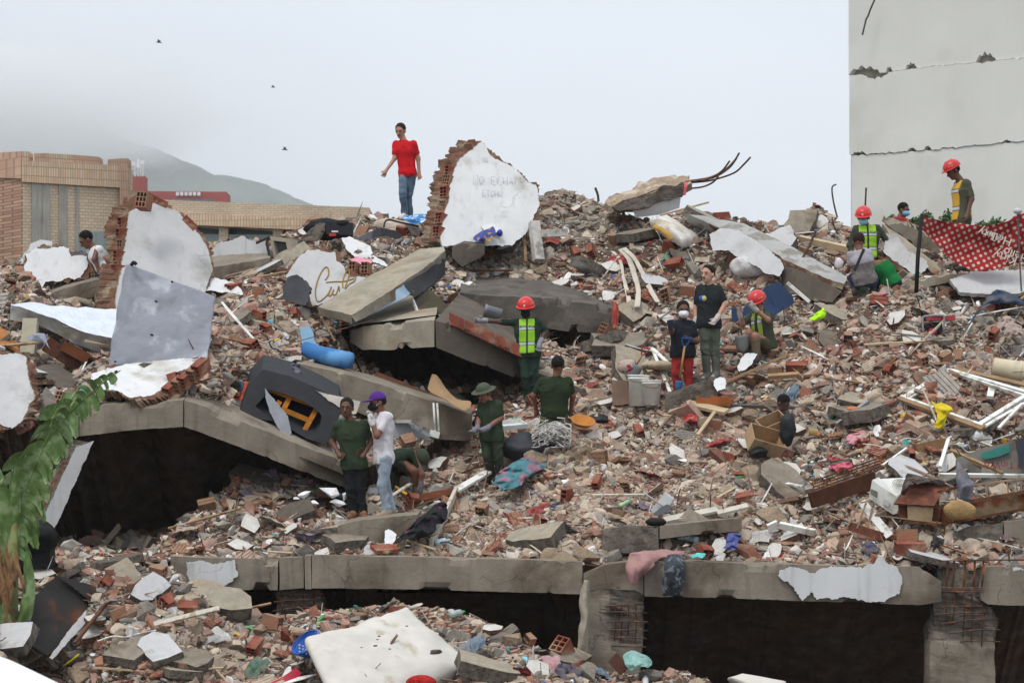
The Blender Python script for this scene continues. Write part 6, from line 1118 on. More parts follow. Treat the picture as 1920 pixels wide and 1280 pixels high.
for lab, a, b, w, h, m_ in (
  ('upper of the two white rails leaning right of the buckets', (1222, 652), (1256, 735), .05, .03, alu), ('lower white rail leaning across to the man in red trousers', (1224, 654), (1262, 690), .06, .03, alu),
  ('thin wooden stick standing on the left side of the peak', (981, 412), (986, 491), .05, .04, wood),
  ('long white board lying along the concrete ledge', (1246, 975), (1345, 955), .14, .04, mat('white_wood', 'c2bbae', var=.2, vs=4, bump=.3, col2='94866f', c2s=4)),
  ('second pale board lying behind the long white board', (1345, 962), (1402, 948), .12, .04, mat('white_wood', 'c2bbae')),
  ('white edged dark board slanting down beside the black clothes', (808, 1020), (856, 918), .05, .12, mat('white_wood', 'c2bbae')),
  ('burnt orange brown plank lying right of the bending man', (772, 938), (856, 922), .2, .06, mat('burnt_wood', '5c3320', var=.4, vs=3, col2='8c4a20', c2s=3)),
  ('white board slanting up right of the burnt plank', (850, 922), (916, 884), .12, .04, alu),
  ('red roof tile panel under the slanting boards', (700, 1030), (742, 1026), .2, .05, brickm),
  ('narrow plank slanting beside the red tile panel', (722, 1036), (798, 984), .07, .03, wood),
  ('grey pipe lying along the top of the tan mound', (1370, 760), (1490, 764), .045, .045, plain('58534f', .7)),
  ('grey double pipe below the small round gear', (1568, 795), (1628, 752), .05, .05, plain('8d8f90', .6)),
  ('orange plastic pipe beside the black pan', (1592, 771), (1648, 777), .13, .13, plain('c46a35', .6)),
  ('long pale beam lying left of the window frame', (1440, 706), (1498, 702), .1, .06, wood),
  ('pale plank on the crest right of the orange drawer', (1290, 756), (1362, 772), .16, .05, mat('pale_wood', 'baa587', var=.2, vs=4, bump=.4)),
  ('bent pale moulding strip hanging below the pale plank', (1340, 772), (1308, 815), .05, .03, mat('pale_wood', 'baa587')),
  ('white plank at right below the lattice', (1440, 900), (1505, 912), .06, .03, alu),
  ('white bent gutter end at lower right', (1440, 990), (1458, 982), .05, .12, alu),
  ('long white gutter strip lying at lower right', (1462, 984), (1528, 998), .06, .09, alu),
  ('red brown timber between the generator and the sheet', (1780, 548), (1850, 553), .09, .1, mat('charred_wood', '4c3026', var=.4, vs=4)),
  ('wooden stick poking up at the right edge', (1880, 590), (1925, 552), .035, .035, wood),
  ('light plank slanting behind the plastered slab', (1500, 448), (1592, 468), .08, .12, mat('pale_wood', 'baa587')),
  ('thin white post standing left of the rusty cabinet, leaning', (1762, 966-90), (1778, 824), .05, .05, alu),
  ('wooden beam slanting above the rusty railing', (1782, 845), (1880, 888), .06, .06, wood),
  ('short orange end of a broken beam above the slate cloth', (1832, 858), (1860, 874), .1, .06, mat('pale_wood', 'baa587')),
  ('thin white stick slanting above the rusty lattice', (1655, 872), (1700, 840), .03, .03, alu),
  ('white round pole lying behind the slate grey cloth', (1760, 890), (1925, 892), .05, .05, alu),
  ('brown rafter behind the blue foam roll', (602, 594), (628, 640), .03, .03, wood),
  ('long rusty roof angle on the edge of the second hollow', (700, 706), (822, 755), .3, .05, rust)):
    d1, d2 = (TR.D(*a)-.35, TR.D(*b)-.35)
    if a[0] < 700 and a[1] < 720: d1 = TL.D(*a)-.6; d2 = TL.D(*b)-.6
    if 'roof angle' in lab: d1, d2 = 44.3, 44.2
    bar('pipe' if 'pipe' in lab else 'board', P(*a, d1), P(*b, d2), w, h, m_, up=(0, -.5, 1), label=lab, cat='pipe' if 'pipe' in lab else 'board')
# plywood curve
drape('plywood_sheet', [[(810, 701, 43.5), (818, 703, 43.6), (826, 712, 43.7)], [(804, 720, 43.4), (822, 722, 43.4), (838, 730, 43.5)], [(805, 733, 43.3), (838, 745, 43.2), (858, 748, 43.3)], [(838, 750, 43.1), (862, 764, 43.0), (882, 752, 43.2)], [(860, 765, 43.0), (872, 769, 42.9), (881, 765, 43.0)]], mat('plywood', '94795a', var=.15, vs=3, bump=.2), fold=.004, fs=2, label='curved sheet of plywood in the mouth of the second hollow', cat='plywood')
# amber glass panes
am = mat('amber_glass', '4e4322', rough=.15, spec=.6, var=.3, vs=2, bump=0)
gp_ = thing('window_frame', 'broken amber glass window under the tilted slab', 'window', P(810, 590, 46))
for poly, d in (([(776, 560), (805, 541), (842, 575), (800, 590), (786, 590), (784, 575)], 46.2), ([(786, 575), (812, 558), (836, 580), (832, 590), (788, 590)], 45.9)): plate('pane', poly, plane_d(d, 800, 570), (0, .02, 0), am, gp_, ja=.3)
bar('frame', P(774, 562, 45.9), P(786, 592, 45.8), .04, .03, alu, gp_); bar('frame', P(786, 593, 45.8), P(838, 593, 45.8), .05, .05, alu, gp_)
# television shell
tv = thing('television', 'old cream television shell standing beside the wall piece on the left skyline', 'television', P(525, 485, 48.8))
ring('casing', [(507, 443), (543, 447), (549, 478), (512, 486)], [(512, 451), (536, 454), (540, 474), (517, 477)], plane_d(48.7, 520, 460), (.1, .35, 0), plain('a49c8a', .6, name='tv_cream'), tv)
plate('screen', [(511, 450), (537, 453), (541, 475), (516, 478)], plane_d(48.85, 520, 460), (0, .05, 0), plain('2c2c28', .3, name='tv_dark', spec=.5), tv, ja=0)
tube('arm', [P(480, 456, 48.5), P(505, 444, 48.5), P(500, 456, 48.5), P(507, 487, 48.4), P(493, 497, 48.3)], .025, plain('2a2a2c', .6, name='arm_black'), tv, n=6)
# cooler crate
co = thing('storage_crate', 'grey translucent storage crate with a clasped lid behind the man in white', 'crate', P(770, 840, 43.3))
plate('side', [(739, 790), (768, 792), (803, 820), (797, 842), (740, 838)], plane_d(43.2, 770, 815), (.06, .4, .04), plain('9aa0a8', .35, name='crate_grey', spec=.4), co, ja=0)
bar('lid', P(740, 790, 43.15), P(768, 790, 43.2), .3, .05, plain('a9aca0', .4, name='crate_lid'), co, up=(0, 0, 1)); bar('lid_rim', P(767, 791, 43.1), P(806, 818, 43.1), .1, .05, plain('8a8f94', .4, name='crate_rim'), co)
for x, y in ((774, 798), (788, 806), (801, 820)): bar('clasp', P(x, y-3, 43.05), P(x-2, y+5, 43.05), .04, .03, plain('70747a', .4, name='clasp'), co)
# window frame, big, right
wf = thing('window_frame', 'large white aluminium window frame lying askew on the right slope', 'window', P(1800, 800, 42.6))
dW = lambda x, y: 42.6-(y-750)*.013
def rail(a, b, w=.07, h=.05, m=alu, nm='frame_bar', dd=0): return bar(nm, P(*a, dW(*a)+dd), P(*b, dW(*b)+dd), w, h, m, wf, up=(0, -.6, 1))
rail((1696, 745), (1780, 694)); rail((1780, 694), (1921, 735)); rail((1790, 700), (1921, 742), .04, .04, alu, 'track'); rail((1702, 748), (1783, 702), .04, .03, alu, 'track'); rail((1835, 797), (1935, 735)); rail((1845, 800), (1940, 745), .05, .03, alu, 'track')
rail((1686, 745), (1844, 803), .16, .05, mat('frame_wood', '8c7258', var=.25, vs=5), 'sill'); rail((1688, 742), (1842, 797), .05, .03, alu, 'track', -.03)
rail((1716, 690), (1770, 696), .1, .03, alu, 'frame_bar', .2); rail((1716, 692), (1702, 736), .15, .03, mat('frame_panel', 'a9a294', var=.2), 'side_panel', .15)
rail((1860, 725), (1856, 745), .1, .05, alu, 'bracket', .1); rail((1872, 803), (1916, 757), .04, .04, alu, 'frame_bar', -.1); rail((1790, 691), (1925, 722), .1, .03, mat('frame_wood', '8c7258'), 'top_board', .15)
# rusty lattice + beam
lt = thing('railing', 'rusty iron lattice railing folded on its side above the air conditioner', 'railing', P(1580, 930, 41))
la, lb_ = P(1523, 925, 40.8), P(1672, 872, 41.3)
for k in range(5): o_ = Vector((.01*k, .05*k, .045*k)); bar('rail', la+o_, lb_+o_, .018, .018, rust, lt)
for k in range(14): t_ = k/13; q = la.lerp(lb_, t_); bar('bar', q+Vector((0, -.02, 0)), q+Vector((.05, .2, .2)), .014, .014, rust, lt)
bar('channel', P(1520, 938, 40.6), P(1640, 898, 41.0), .08, .22, mat('rust_dark', '4a2d20', var=.4, vs=4, bump=.3), lt)
# rusty cabinet with railing and AC unit
ac = thing('air_conditioner', 'white air conditioner unit with round grille squeezed by the rusty cabinet', 'air conditioner', P(1660, 960, 40.5))
acm = plain('d3d3cc', .5, name='ac_white', spec=.3, col2='b0aa9c', c2s=3)
plate('top', [(1637, 898), (1652, 897), (1700, 895), (1716, 900), (1694, 922), (1680, 930)], plane_d(40.5, 1670, 910, 0, -.01), (0, .02, -.02), acm, ac, ja=0)
plate('front', [(1635, 900), (1680, 930), (1694, 924), (1682, 962), (1674, 964), (1629, 934)], plane_d(40.2, 1660, 930, -.002), (.1, .3, .02), acm, ac, ja=0)
plate('vent', [(1633, 916), (1646, 922), (1645, 933), (1632, 926)], plane_d(40.17, 1640, 924, -.002), (0, .01, 0), plain('6a685f', .7, name='ac_vent'), ac, ja=1, step=3)
plate('hatch', [(1657, 934), (1668, 940), (1666, 950), (1655, 944)], plane_d(40.17, 1660, 940, -.002), (0, .01, 0), plain('bdbdb6', .5, name='ac_hatch'), ac, ja=0)
for r in (.02, .045, .07, .095): 
    c = P(1688, 905, 40.38); tube('grille', [c+Vector((math.cos(a)*r*1.1, .02+math.sin(a)*r, math.sin(a)*r*.55)) for a in np.linspace(0, 2*math.pi, 17)], .005, plain('77776f', .6, name='grille'), ac, n=4)
rc = thing('rusty_cabinet', 'rusty iron cabinet and balcony railing at the right edge above the grey beam head', 'cabinet', P(1800, 985, 40.2))
rdm = mat('rust_red', '6b4234', rough=.8, var=.3, vs=6, bump=.3, bs=50, col2='8d5138', c2s=8)
plate('roof_plate', [(1713, 900), (1745, 903), (1771, 912), (1752, 948), (1676, 943), (1694, 918)], plane_d(40.0, 1720, 920, .001, -.008), (0, .02, -.02), rdm, rc, ja=.8)
plate('body', [(1684, 945), (1752, 950), (1764, 952), (1762, 980), (1700, 975), (1686, 970)], plane_d(39.9, 1720, 960, .001), (.05, .3, .05), rust, rc, ja=.8)
plate('block_face', [(1701, 947), (1750, 951), (1747, 978), (1702, 974)], plane_d(39.84, 1720, 960, .001), (0, .04, 0), mat('block_cream', '9f8a6c', var=.2, vs=6, bump=.5), rc, ja=.6)
plate('beam', [(1762, 948), (1850, 935), (1930, 922), (1930, 955), (1850, 968), (1764, 980)], plane_d(39.9, 1850, 950, -.001), (0, .2, 0), mat('rust_beam', '6a3c22', var=.4, vs=3, bump=.4, col2='7d6a52', c2s=2.5), rc, ja=.8)
bar('plank', P(1764, 950, 39.8), P(1930, 920, 39.8), .03, .05, wood_d, rc); bar('plank', P(1700, 978, 39.8), P(1764, 983, 39.8), .03, .03, rust, rc); bar('plank', P(1764, 983, 39.8), P(1930, 952, 39.8), .03, .03, rust, rc)
bar('rail', P(1758, 922, 39.9), P(1800, 912, 39.9), .03, .03, rust, rc); bar('rail', P(1800, 912, 39.9), P(1930, 895, 39.9), .03, .03, mat('rust_pale', '9a8068', var=.3, vs=6), rc)
for x in (1760, 1790, 1848, 1888, 1897, 1905, 1913, 1921): bar('post', P(x, 920-(x-1760)*.13, 39.9), P(x+3, 948-(x-1760)*.17, 39.9), .03 if x in (1790, 1848) else .018, .02, mat('rust_pale', '9a8068'), rc)
lump('stone', P(1799, 960, 39.6), (.2, .12, .14), mat('sandstone', '9c7f55', var=.25, vs=5, bump=.8, bs=16), seed=4, amp=.5, fs=3, ridge=False, label='round ochre stone wedged in the rusty railing beam', cat='stone')
fr_ = thing('railing', 'white and rusty balcony railing bent outward below the air conditioner', 'railing', P(1650, 1000, 40))
for a, b in (((1610, 945), (1590, 985)), ((1624, 942), (1607, 990)), ((1636, 950), (1625, 995)), ((1600, 945), (1630, 930)), ((1614, 942), (1632, 938)), ((1582, 988), (1658, 1004)), ((1640, 965), (1765, 980)), ((1640, 965), (1662, 955))): bar('bar', P(*a, 39.9), P(*b, 39.85), .02, .02, mat('rust_pale', '9a8068'), fr_)
bar('panel', P(1615, 940, 40.0), P(1668, 1005, 39.8), .12, .03, alu, fr_, up=(0, -1, .3)); bar('panel', P(1590, 985, 39.9), P(1655, 1006, 39.8), .03, .12, rdm, fr_)
bar('bar', P(1770, 1002, 39.8), P(1772, 976, 39.8), .02, .02, rust, fr_); bar('bar', P(1753, 1000, 39.8), P(1757, 976, 39.8), .02, .02, rust, fr_)
hb1 = putmesh(BM[1], 'hollow_block', P(1702, 1003, 39.5), (0, .02, -.25), label='dusty hollow block standing under the rusty cabinet', cat='brick'); hb1.scale = (1.2, 1, .85)
putmesh(solid, 'brick', P(1706, 1028, 39.4), (.3, 0, .1), label='big red clay tile slab under the rusty cabinet', cat='brick')
# polka dot sheet on poles
ps = thing('polka_dot_sheet', 'red sheet with white dots strung between two black poles, upside down lettering', 'sheet', P(1825, 545, 46))
pdm = bpy.data.materials.new('polka_cloth'); pdm.use_nodes = True; nt = pdm.node_tree; N = nt.nodes; L_ = nt.links; b = N['Principled BSDF']; b.inputs['Roughness'].default_value = .9
t_ = N.new('ShaderNodeTexCoord'); mp_ = N.new('ShaderNodeMapping'); mp_.inputs['Rotation'].default_value = (0, math.radians(25), 0); mp_.inputs['Scale'].default_value = (1, 0, 1); L_.new(t_.outputs['Object'], mp_.inputs[0])
vo = N.new('ShaderNodeTexVoronoi'); vo.inputs['Scale'].default_value = 11; vo.inputs['Randomness'].default_value = .12; L_.new(mp_.outputs[0], vo.inputs[0])
mr_ = N.new('ShaderNodeMapRange'); L_.new(vo.outputs[0], mr_.inputs[0]); mr_.inputs[1].default_value = .25; mr_.inputs[2].default_value = .3; mr_.inputs[3].default_value = 1; mr_.inputs[4].default_value = 0
mx_ = N.new('ShaderNodeMix'); mx_.data_type = 'RGBA'; L_.new(mr_.outputs[0], mx_.inputs[0]); mx_.inputs[6].default_value = (*lin('981c26'), 1); mx_.inputs[7].default_value = (*lin('bfb19a'), 1); L_.new(mx_.outputs[2], b.inputs['Base Color'])
drape('sheet', [[(1727, 403, 46.3), (1780, 417, 46.5), (1840, 424, 46.5), (1888, 415, 46.4), (1908, 402, 46.3), (1960, 400, 46.3)], [(1726, 414, 46.3), (1785, 436, 46.6), (1842, 445, 46.6), (1888, 440, 46.5), (1912, 432, 46.3), (1960, 430, 46.3)], [(1727, 425, 46.3), (1765, 452, 46.6), (1835, 470, 46.6), (1885, 472, 46.5), (1914, 468, 46.4), (1962, 466, 46.3)], [(1730, 430, 46.4), (1790, 490, 46.6), (1840, 508, 46.5), (1880, 502, 46.5), (1918, 494, 46.5), (1962, 494, 46.4)]], pdm, ps, nu=70, nv=40, fold=.06, fs=2.2, seed=3)
blp = plain('1c1a19', .7, name='pole_black')
tube('pole', [P(1729, 402, 46.2), P(1721, 480, 46.0), P(1718, 548, 45.9)], .035, blp, ps, n=8); tube('pole', [P(1908, 392, 46.2), P(1911, 470, 46.1), P(1915, 546, 46.0)], .014, plain('55504c', .6, name='pole_grey'), ps, n=6); lump('pole_cap', P(1908, 396, 46.15), (.07, .06, .05), plain('b9b9b9', .5, name='cap_rag'), ps, seed=1)
def lettering(txt, c, size, m, parent, rz=0.0, ry=0.0, name='lettering', flip=False, nrm=(0, 0)):
    cu = bpy.data.curves.new('txt', 'FONT'); cu.body = txt; cu.size = size; cu.align_x = 'CENTER'; cu.align_y = 'CENTER'; cu.extrude = .002; cu.resolution_u = 3
    o = bpy.data.objects.new('tmp', cu); SC.collection.objects.link(o); bpy.context.view_layer.update()
    me = bpy.data.meshes.new_from_object(o.evaluated_get(bpy.context.evaluated_depsgraph_get())); SC.collection.objects.unlink(o); bpy.data.objects.remove(o)
    M = Matrix.Translation(Vector(c)-orgof(parent)) @ Euler((0, ry, rz), 'XYZ').to_matrix().to_4x4() @ Euler((math.pi/2, 0, 0)).to_matrix().to_4x4()
    me.transform(M); me.materials.clear(); me.materials.append(m); q = bpy.data.objects.new(name, me); link(q, parent); return q
wl = plain('d8d0c2', .9, name='print_white')
for txt, x, y, a, s in (('Hello', 1873, 446, 200, .2), ('Kitty', 1856, 440, 200, .2), ('Kitty', 1885, 482, 200, .2), ('Hello', 1905, 478, 200, .2)): lettering(txt, P(x, y, 46.38), s, wl, ps, ry=math.radians(a))
SG = {'N': [[(0,0),(0,1),(.6,0),(.6,1)]], 'O': [[(.3,0),(0,.3),(0,.7),(.3,1),(.6,.7),(.6,.3),(.3,0)]], 'E': [[(.6,1),(0,1),(0,0),(.6,0)],[(0,.5),(.45,.5)]], 'C': [[(.6,.9),(.3,1),(0,.6),(0,.3),(.3,0),(.6,.1)]], 'H': [[(0,0),(0,1)],[(.6,0),(.6,1)],[(0,.5),(.6,.5)]], 'A': [[(0,0),(.3,1),(.6,0)],[(.12,.4),(.48,.4)]], 'L': [[(0,1),(0,0),(.55,0)]], 'T': [[(.3,0),(.3,1)],[(0,1),(.6,1)]], ' ': []}
wp_ = plane_d(50.0, 900, 400, .002, -.006); pcm = mat('pencil', 'a3a5a9', bump=0, var=.1); rw_ = random.Random(2)
for txt, x0, y0, s_ in (('NO ECHALE', 888, 346, 13), ('NO', 905, 304, 7), ('ETCHN', 905, 368, 9)):
    for i, ch in enumerate(txt):
        for st in SG[ch]: tube('handwriting', [P(x0+i*s_*.85+u_*s_+rw_.uniform(-.6, .6), y0-v_*s_*1.25+rw_.uniform(-.8, .8)+i*.4, wp_(x0+i*s_, y0)-.012) for u_, v_ in st], .0035, pcm, t, n=4)
# painted panel right
pp_ = thing('painted_panel', 'grey panel with green painted shape and red lettering at the right edge above the railing', 'panel', P(1880, 885, 41))
plate('board', [(1775, 865), (1850, 838), (1925, 822), (1932, 892), (1800, 888)], plane_d(41.2, 1850, 860, 0, -.003), (0, .05, 0), plain('6f6a63', .8, name='panel_grey', col2='57534e', c2s=2), pp_, ja=1)
plate('green_shape', [(1840, 850), (1892, 832), (1893, 848), (1870, 856), (1850, 860), (1842, 858)], plane_d(41.12, 1850, 860, 0, -.003), (0, .01, 0), plain('2f6f66', .8), pp_, ja=.6)
lettering('of TinWo', P(1884, 871, 41.0), .15, plain('8a2f2c', .8, name='print_red'), pp_, ry=math.pi)
plate('dark_sheet', [(1903, 824), (1935, 818), (1935, 880), (1912, 878)], plane_d(41.0, 1850, 860, 0, -.003), (0, .01, 0), plain('33333a', .8), pp_, ja=.5)
# white posts L on the peak
tw_ = thing('concrete_post', 'white painted post standing upright on the peak', 'post', P(1003, 486, 50)); bar('post', P(1010, 488, 49.7), P(1001, 416, 49.9), .17, .14, mat('post_white', 'bdb9b3', var=.2, vs=5, bump=.6, bs=14, col2='8f8a82', c2s=4), tw_)
tw2 = thing('concrete_post', 'white painted post lying level beside the upright one on the peak', 'post', P(1040, 440, 50)); bar('post', P(1014, 438, 49.8), P(1063, 436, 49.9), .14, .13, mat('post_white', 'bdb9b3'), tw2)
# rebars on the skyline
for lab, pts in (('bent rebar standing on the mound near the pale tower edge', [(1570, 408), (1563, 380), (1560, 352), (1568, 346)]), ('long rusty rebar lower part leaning against the skyline mound', [(1572, 440), (1564, 425), (1560, 408)]), ('straight rebar standing behind the helmeted man in lime vest', [(1622, 392), (1624, 352)]), ('short curved black rod on the skyline right of the peak', [(1122, 378), (1121, 366), (1116, 352)]), ('rod with yellow knot leaning on the plastered slab', [(1500, 492), (1515, 465), (1530, 432)])):
    tube('rebar', [P(x, y, 48.0 if 'yellow' in lab else 49.8) for x, y in pts], .016 if 'rod' not in lab else .022, steel, n=6, sm=3, label=lab, cat='rebar')
# cardboard boxes and drawer
def openbox(label, c, sx, sy, sz, rot, m, cat='box', name='box', t=.012, d=None):
    o = P(c[0], c[1], d); tt = thing(name, label, cat, o); E = Euler(rot).to_matrix()
    def w(x0, x1, y0, y1, z0, z1, nm):
        vs = [o+E @ Vector((x, y, z)) for z in (z0, z1) for y in (y0, y1) for x in (x0, x1)]
        mk(nm, vs, [(0, 2, 3, 1), (4, 5, 7, 6), (0, 1, 5, 4), (2, 6, 7, 3), (0, 4, 6, 2), (1, 3, 7, 5)], m, tt)
    w(-sx, sx, -sy, sy, 0, t, 'bottom'); w(-sx, sx, -sy, -sy+t, t, sz, 'side'); w(-sx, sx, sy-t, sy, t, sz, 'side'); w(-sx, -sx+t, -sy+t, sy-t, t, sz, 'side'); w(sx-t, sx, -sy+t, sy-t, t, sz, 'side'); return tt
cbm = mat('cardboard', 'a98d6c', var=.12, vs=4, bump=.15, col2='8f7454', c2s=3)
openbox('open cardboard box with recycling print tilted on the tan mound', (1428, 838), .26, .2, .24, (.7, .25, .3), cbm, d=42.5)
openbox('brown cardboard box leaning beside the one with the print', (1452, 812), .2, .16, .26, (.5, -.4, .2), cbm, d=42.9)
openbox('orange wooden drawer lying on the crest of the tan mound', (1340, 757), .26, .16, .1, (.15, .1, -.25), mat('drawer_wood', 'a8663c', var=.2, vs=4), cat='drawer', name='drawer', d=43.7)
openbox('white tray lying left of the grey tarpaulin bundle', (960, 800), .2, .14, .07, (.3, -.1, .4), plain('d5d6d3', .4, name='tray_white'), cat='tray', name='tray', d=43.2)
openbox('dark wicker drawer stack below the sagging mattress', (110, 675), .3, .2, .22, (.1, .55, .2), wood_d, cat='drawer', name='drawer', d=43.5)
openbox('small brown drawer in the hollow under the sagging mattress', (138, 668), .22, .15, .14, (.1, .5, .1), mat('drawer_dark', '6b4028', var=.2, vs=4), cat='drawer', name='drawer', d=43.3)
openbox('brown wooden box half buried right of the pink cloth bundle', (1742, 850), .22, .15, .2, (.1, -.2, .2), mat('box_brown', '8d6c4c', var=.2, vs=4), d=41.7)
# orange bowl, blue basket, small round things
lathe('bowl', P(1092, 796, 43.0), (.15, -.45, .9), [(0, 0), (.12, 0), (.17, .06), (.19, .07), (.19, .08), (.165, .075), (.115, .015), (0, .015)], plain('b0722f', .6, name='bowl_orange'), n=28, label='orange bowl with a dark inside by the black bag', cat='bowl')
bk = thing('basket', 'blue plastic basket with round holes left of the front mattress', 'basket', P(570, 1235, 36.6))
lathe('rim', P(575, 1205, 36.5), (-.55, -.5, .75), [(.2, 0), (.215, .01), (.215, .03), (.2, .03)], plain('2561b8', .35, name='basket_blue', spec=.4), bk, n=30)
lathe('bowl', P(586, 1222, 36.6), (-.55, -.5, .75), [(0, 0), (.11, 0), (.17, .1), (.2, .17), (.19, .17), (.155, .1), (.1, .012), (0, .012)], plain('1f57ad', .35, name='basket_blue2', spec=.4), bk, n=30)
wh = plain('b9c3cf', .8, name='hole_pale')
for i in range(5):
    for j in range(3): c = P(562+i*6.5, 1209+i*1.5+j*6, 36.33); lathe('hole', c, (.3, -1, 0), [(0, .0), (.014, .0), (.014, -.005)], wh, bk, n=8)
ruled('basin', [(495, 1284, 36.1), (530, 1268, 36.3), (556, 1250, 36.5)], [(500, 1300, 35.9), (540, 1290, 36.1), (565, 1262, 36.4)], (0, .04, -.04), plain('a32a3c', .45, name='basin_red'), None, rough=.002, seed=2, label='red plastic basin rim at the bottom edge, left of the front mattress', cat='basin')
lump('net_bag', P(790, 1278, 35.7), (.2, .14, .1), mat('net_red', 'a82522', var=.5, vs=20, bump=1, bs=40), seed=4, amp=.25, label='red net bag poking out under the front mattress', cat='bag')
lathe('basin', P(815, 407, 52.2), (.5, -.6, .4), [(0, 0), (.1, 0), (.13, .07), (.14, .07), (.1, .012), (0, .012)], plain('2e8d92', .45, name='basin_teal'), label='teal basin tucked against the tallest wall fragment', cat='basin')
lump('jug', P(937, 437, 49.7), (.05, .05, .06), plain('2b3f9c', .5, name='jug_blue'), seed=2, amp=.1, label='small blue jug on the heap beside the tallest wall fragment', cat='jug')
drape('plastic_bag', [[(890, 440, 49.7), (905, 432, 49.7), (925, 424, 49.7)], [(888, 450, 49.5), (905, 446, 49.4), (930, 438, 49.5)], [(895, 456, 49.4), (908, 456, 49.4), (922, 450, 49.4)]], mat('print_mixed', '4a4f8c', var=.4, vs=9, col2='c9a23c', c2s=7), label='colourful printed plastic bag on the heap beside the tallest wall fragment', cat='bag', fold=.06, seed=4)
ruled('moulding', [(850, 444, 50.0), (872, 442, 49.9), (895, 438, 49.9), (922, 424, 49.9)], [(852, 453, 49.9), (875, 453, 49.8), (900, 450, 49.8), (926, 434, 49.8)], (0, .05, 0), plain('6a3c30', .5, name='moulding_brown'), None, seed=3, rough=.01, label='brown curved moulding at the foot of the tallest wall fragment', cat='moulding')
plate('pink_block', [(654, 486), (672, 482), (695, 486), (699, 492), (690, 497), (668, 494)], plane_d(48.6, 680, 490, 0, -.02), (0, .03, -.05), plain('d08a9a', .8, name='pink_paint'), None, medge=core_m, ja=1, label='pink painted wall piece on two clay blocks', cat='wall piece')
for i, (x, y) in enumerate(((664, 503), (687, 504))): putmesh(BM[1], 'hollow_block', P(x, y, 48.3), (0, .1, 1.3), label=('left', 'right')[i]+' hollow clay block under the pink painted piece', cat='brick')
def bottle(label, a, b, r, hexc, capc, S=TR):
    A = P(*a, S.D(*a)-.3); B = P(*b, S.D(*b)-.3); t = thing('bottle', label, 'bottle', A); L = (B-A).length; L = max(L, .2)
    lathe('body', A, B-A, [(0, 0), (r, 0), (r*1.02, L*.3), (r*.9, L*.35), (r, L*.42), (r, L*.7), (r*.35, L*.88), (r*.33, L*.95), (0, L*.95)], mat('pet_'+hexc, hexc, rough=.15, var=.1, bump=.3, bs=15, spec=.6), t, n=16); lathe('cap', B-(B-A)*.06, B-A, [(0, 0), (r*.42, 0), (r*.42, .02), (0, .02)], plain(capc, .5, name='cap_'+capc), t, n=10); return t
bottle('large clear water bottle with blue cap, lying right of the grey ledge head', (1292, 1008), (1268, 1007), .06, 'a9c0cc', '2c4fa8'); bottle('clear crushed bottle lying behind the water bottle', (1308, 1012), (1294, 1008), .045, 'b5c6cc', 'd9d9d9')
bottle('clear water bottle lying below the black and magenta clothes', (815, 1018), (842, 1012), .05, 'a5bfc9', '9fd0e0'); bottle('pale green bottle lying on the tan mound', (1162, 948), (1184, 936), .03, '9fc79a', '8fbf8a')
bottle('green capped bottle on the bank behind the front mattress', (845, 1152), (870, 1146), .05, '9fb0a8', '2f9a4a', LO); bottle('milky plastic bottle standing at the bottom edge below the column', (1210, 1300), (1210, 1262), .045, 'cfd0d2', 'dcdcdc', LO)
# folded sheet metal on the mound
fk = thing('folded_sheet', 'folded shiny grey cover standing above the concrete ledge', 'sheet', P(1240, 975, 40.5))
plate('panel', [(1220, 955), (1247, 924), (1262, 935), (1258, 944), (1225, 965)], plane_d(40.9, 1240, 950), (.02, .05, 0), plain('c4c5c6', .35, name='sheet_light', spec=.5), fk, ja=.3)
plate('panel', [(1208, 978), (1240, 950), (1250, 945), (1262, 950), (1238, 965), (1222, 972)], plane_d(40.6, 1240, 950), (.02, .05, 0), plain('606468', .4, name='sheet_dark', spec=.5), fk, ja=.3)
lump('shoe', P(1230, 978, 39.9), (.15, .1, .06), plain('161617', .7, name='shoe_black'), seed=3, amp=.2, label='black rag lying at the foot of the folded grey cover', cat='rag')
# burnt sheet metal lower left, banana side
bsm = mat('burnt_metal', '221f1e', rough=.6, var=.4, vs=3, bump=.3, bs=20, col2='5e3319', c2s=1.6, c2lo=.45, c2hi=.7, spec=.3)
bs_ = thing('burnt_sheet', 'burnt rusty sheet metal box collapsed beside the banana plant', 'sheet metal', P(110, 1225, 37))
plate('side', [(108, 1078), (170, 1125), (150, 1165), (120, 1200), (90, 1228), (60, 1210), (42, 1150), (60, 1120)], plane_d(37.3, 110, 1150, .003, -.004), (0, .05, 0), bsm, bs_, ja=1)
plate('top', [(108, 1077), (140, 1088), (200, 1105), (188, 1125), (170, 1126)], plane_d(37.2, 110, 1150, .003, -.004), (0, .05, 0), bsm, bs_, ja=1)
plate('lining', [(162, 1142), (160, 1168), (130, 1200), (98, 1236), (92, 1232), (130, 1180)], plane_d(37.1, 110, 1150, .003, -.004), (0, .04, 0), plaster_g, bs_, ja=.8)
bar('strut', P(200, 1130, 37.2), P(140, 1205, 36.9), .07, .03, wood_d, bs_); bar('strut', P(10, 1180, 37), P(70, 1230, 36.8), .03, .05, steel, bs_)
plate('grey_plate', [(28, 1180), (52, 1158), (70, 1175), (50, 1205)], plane_d(36.9, 50, 1180), (0, .03, 0), plain('565a5e', .4, name='plate_grey'), None, ja=.5, label='bent dark grey plate left of the burnt sheet metal', cat='sheet metal')
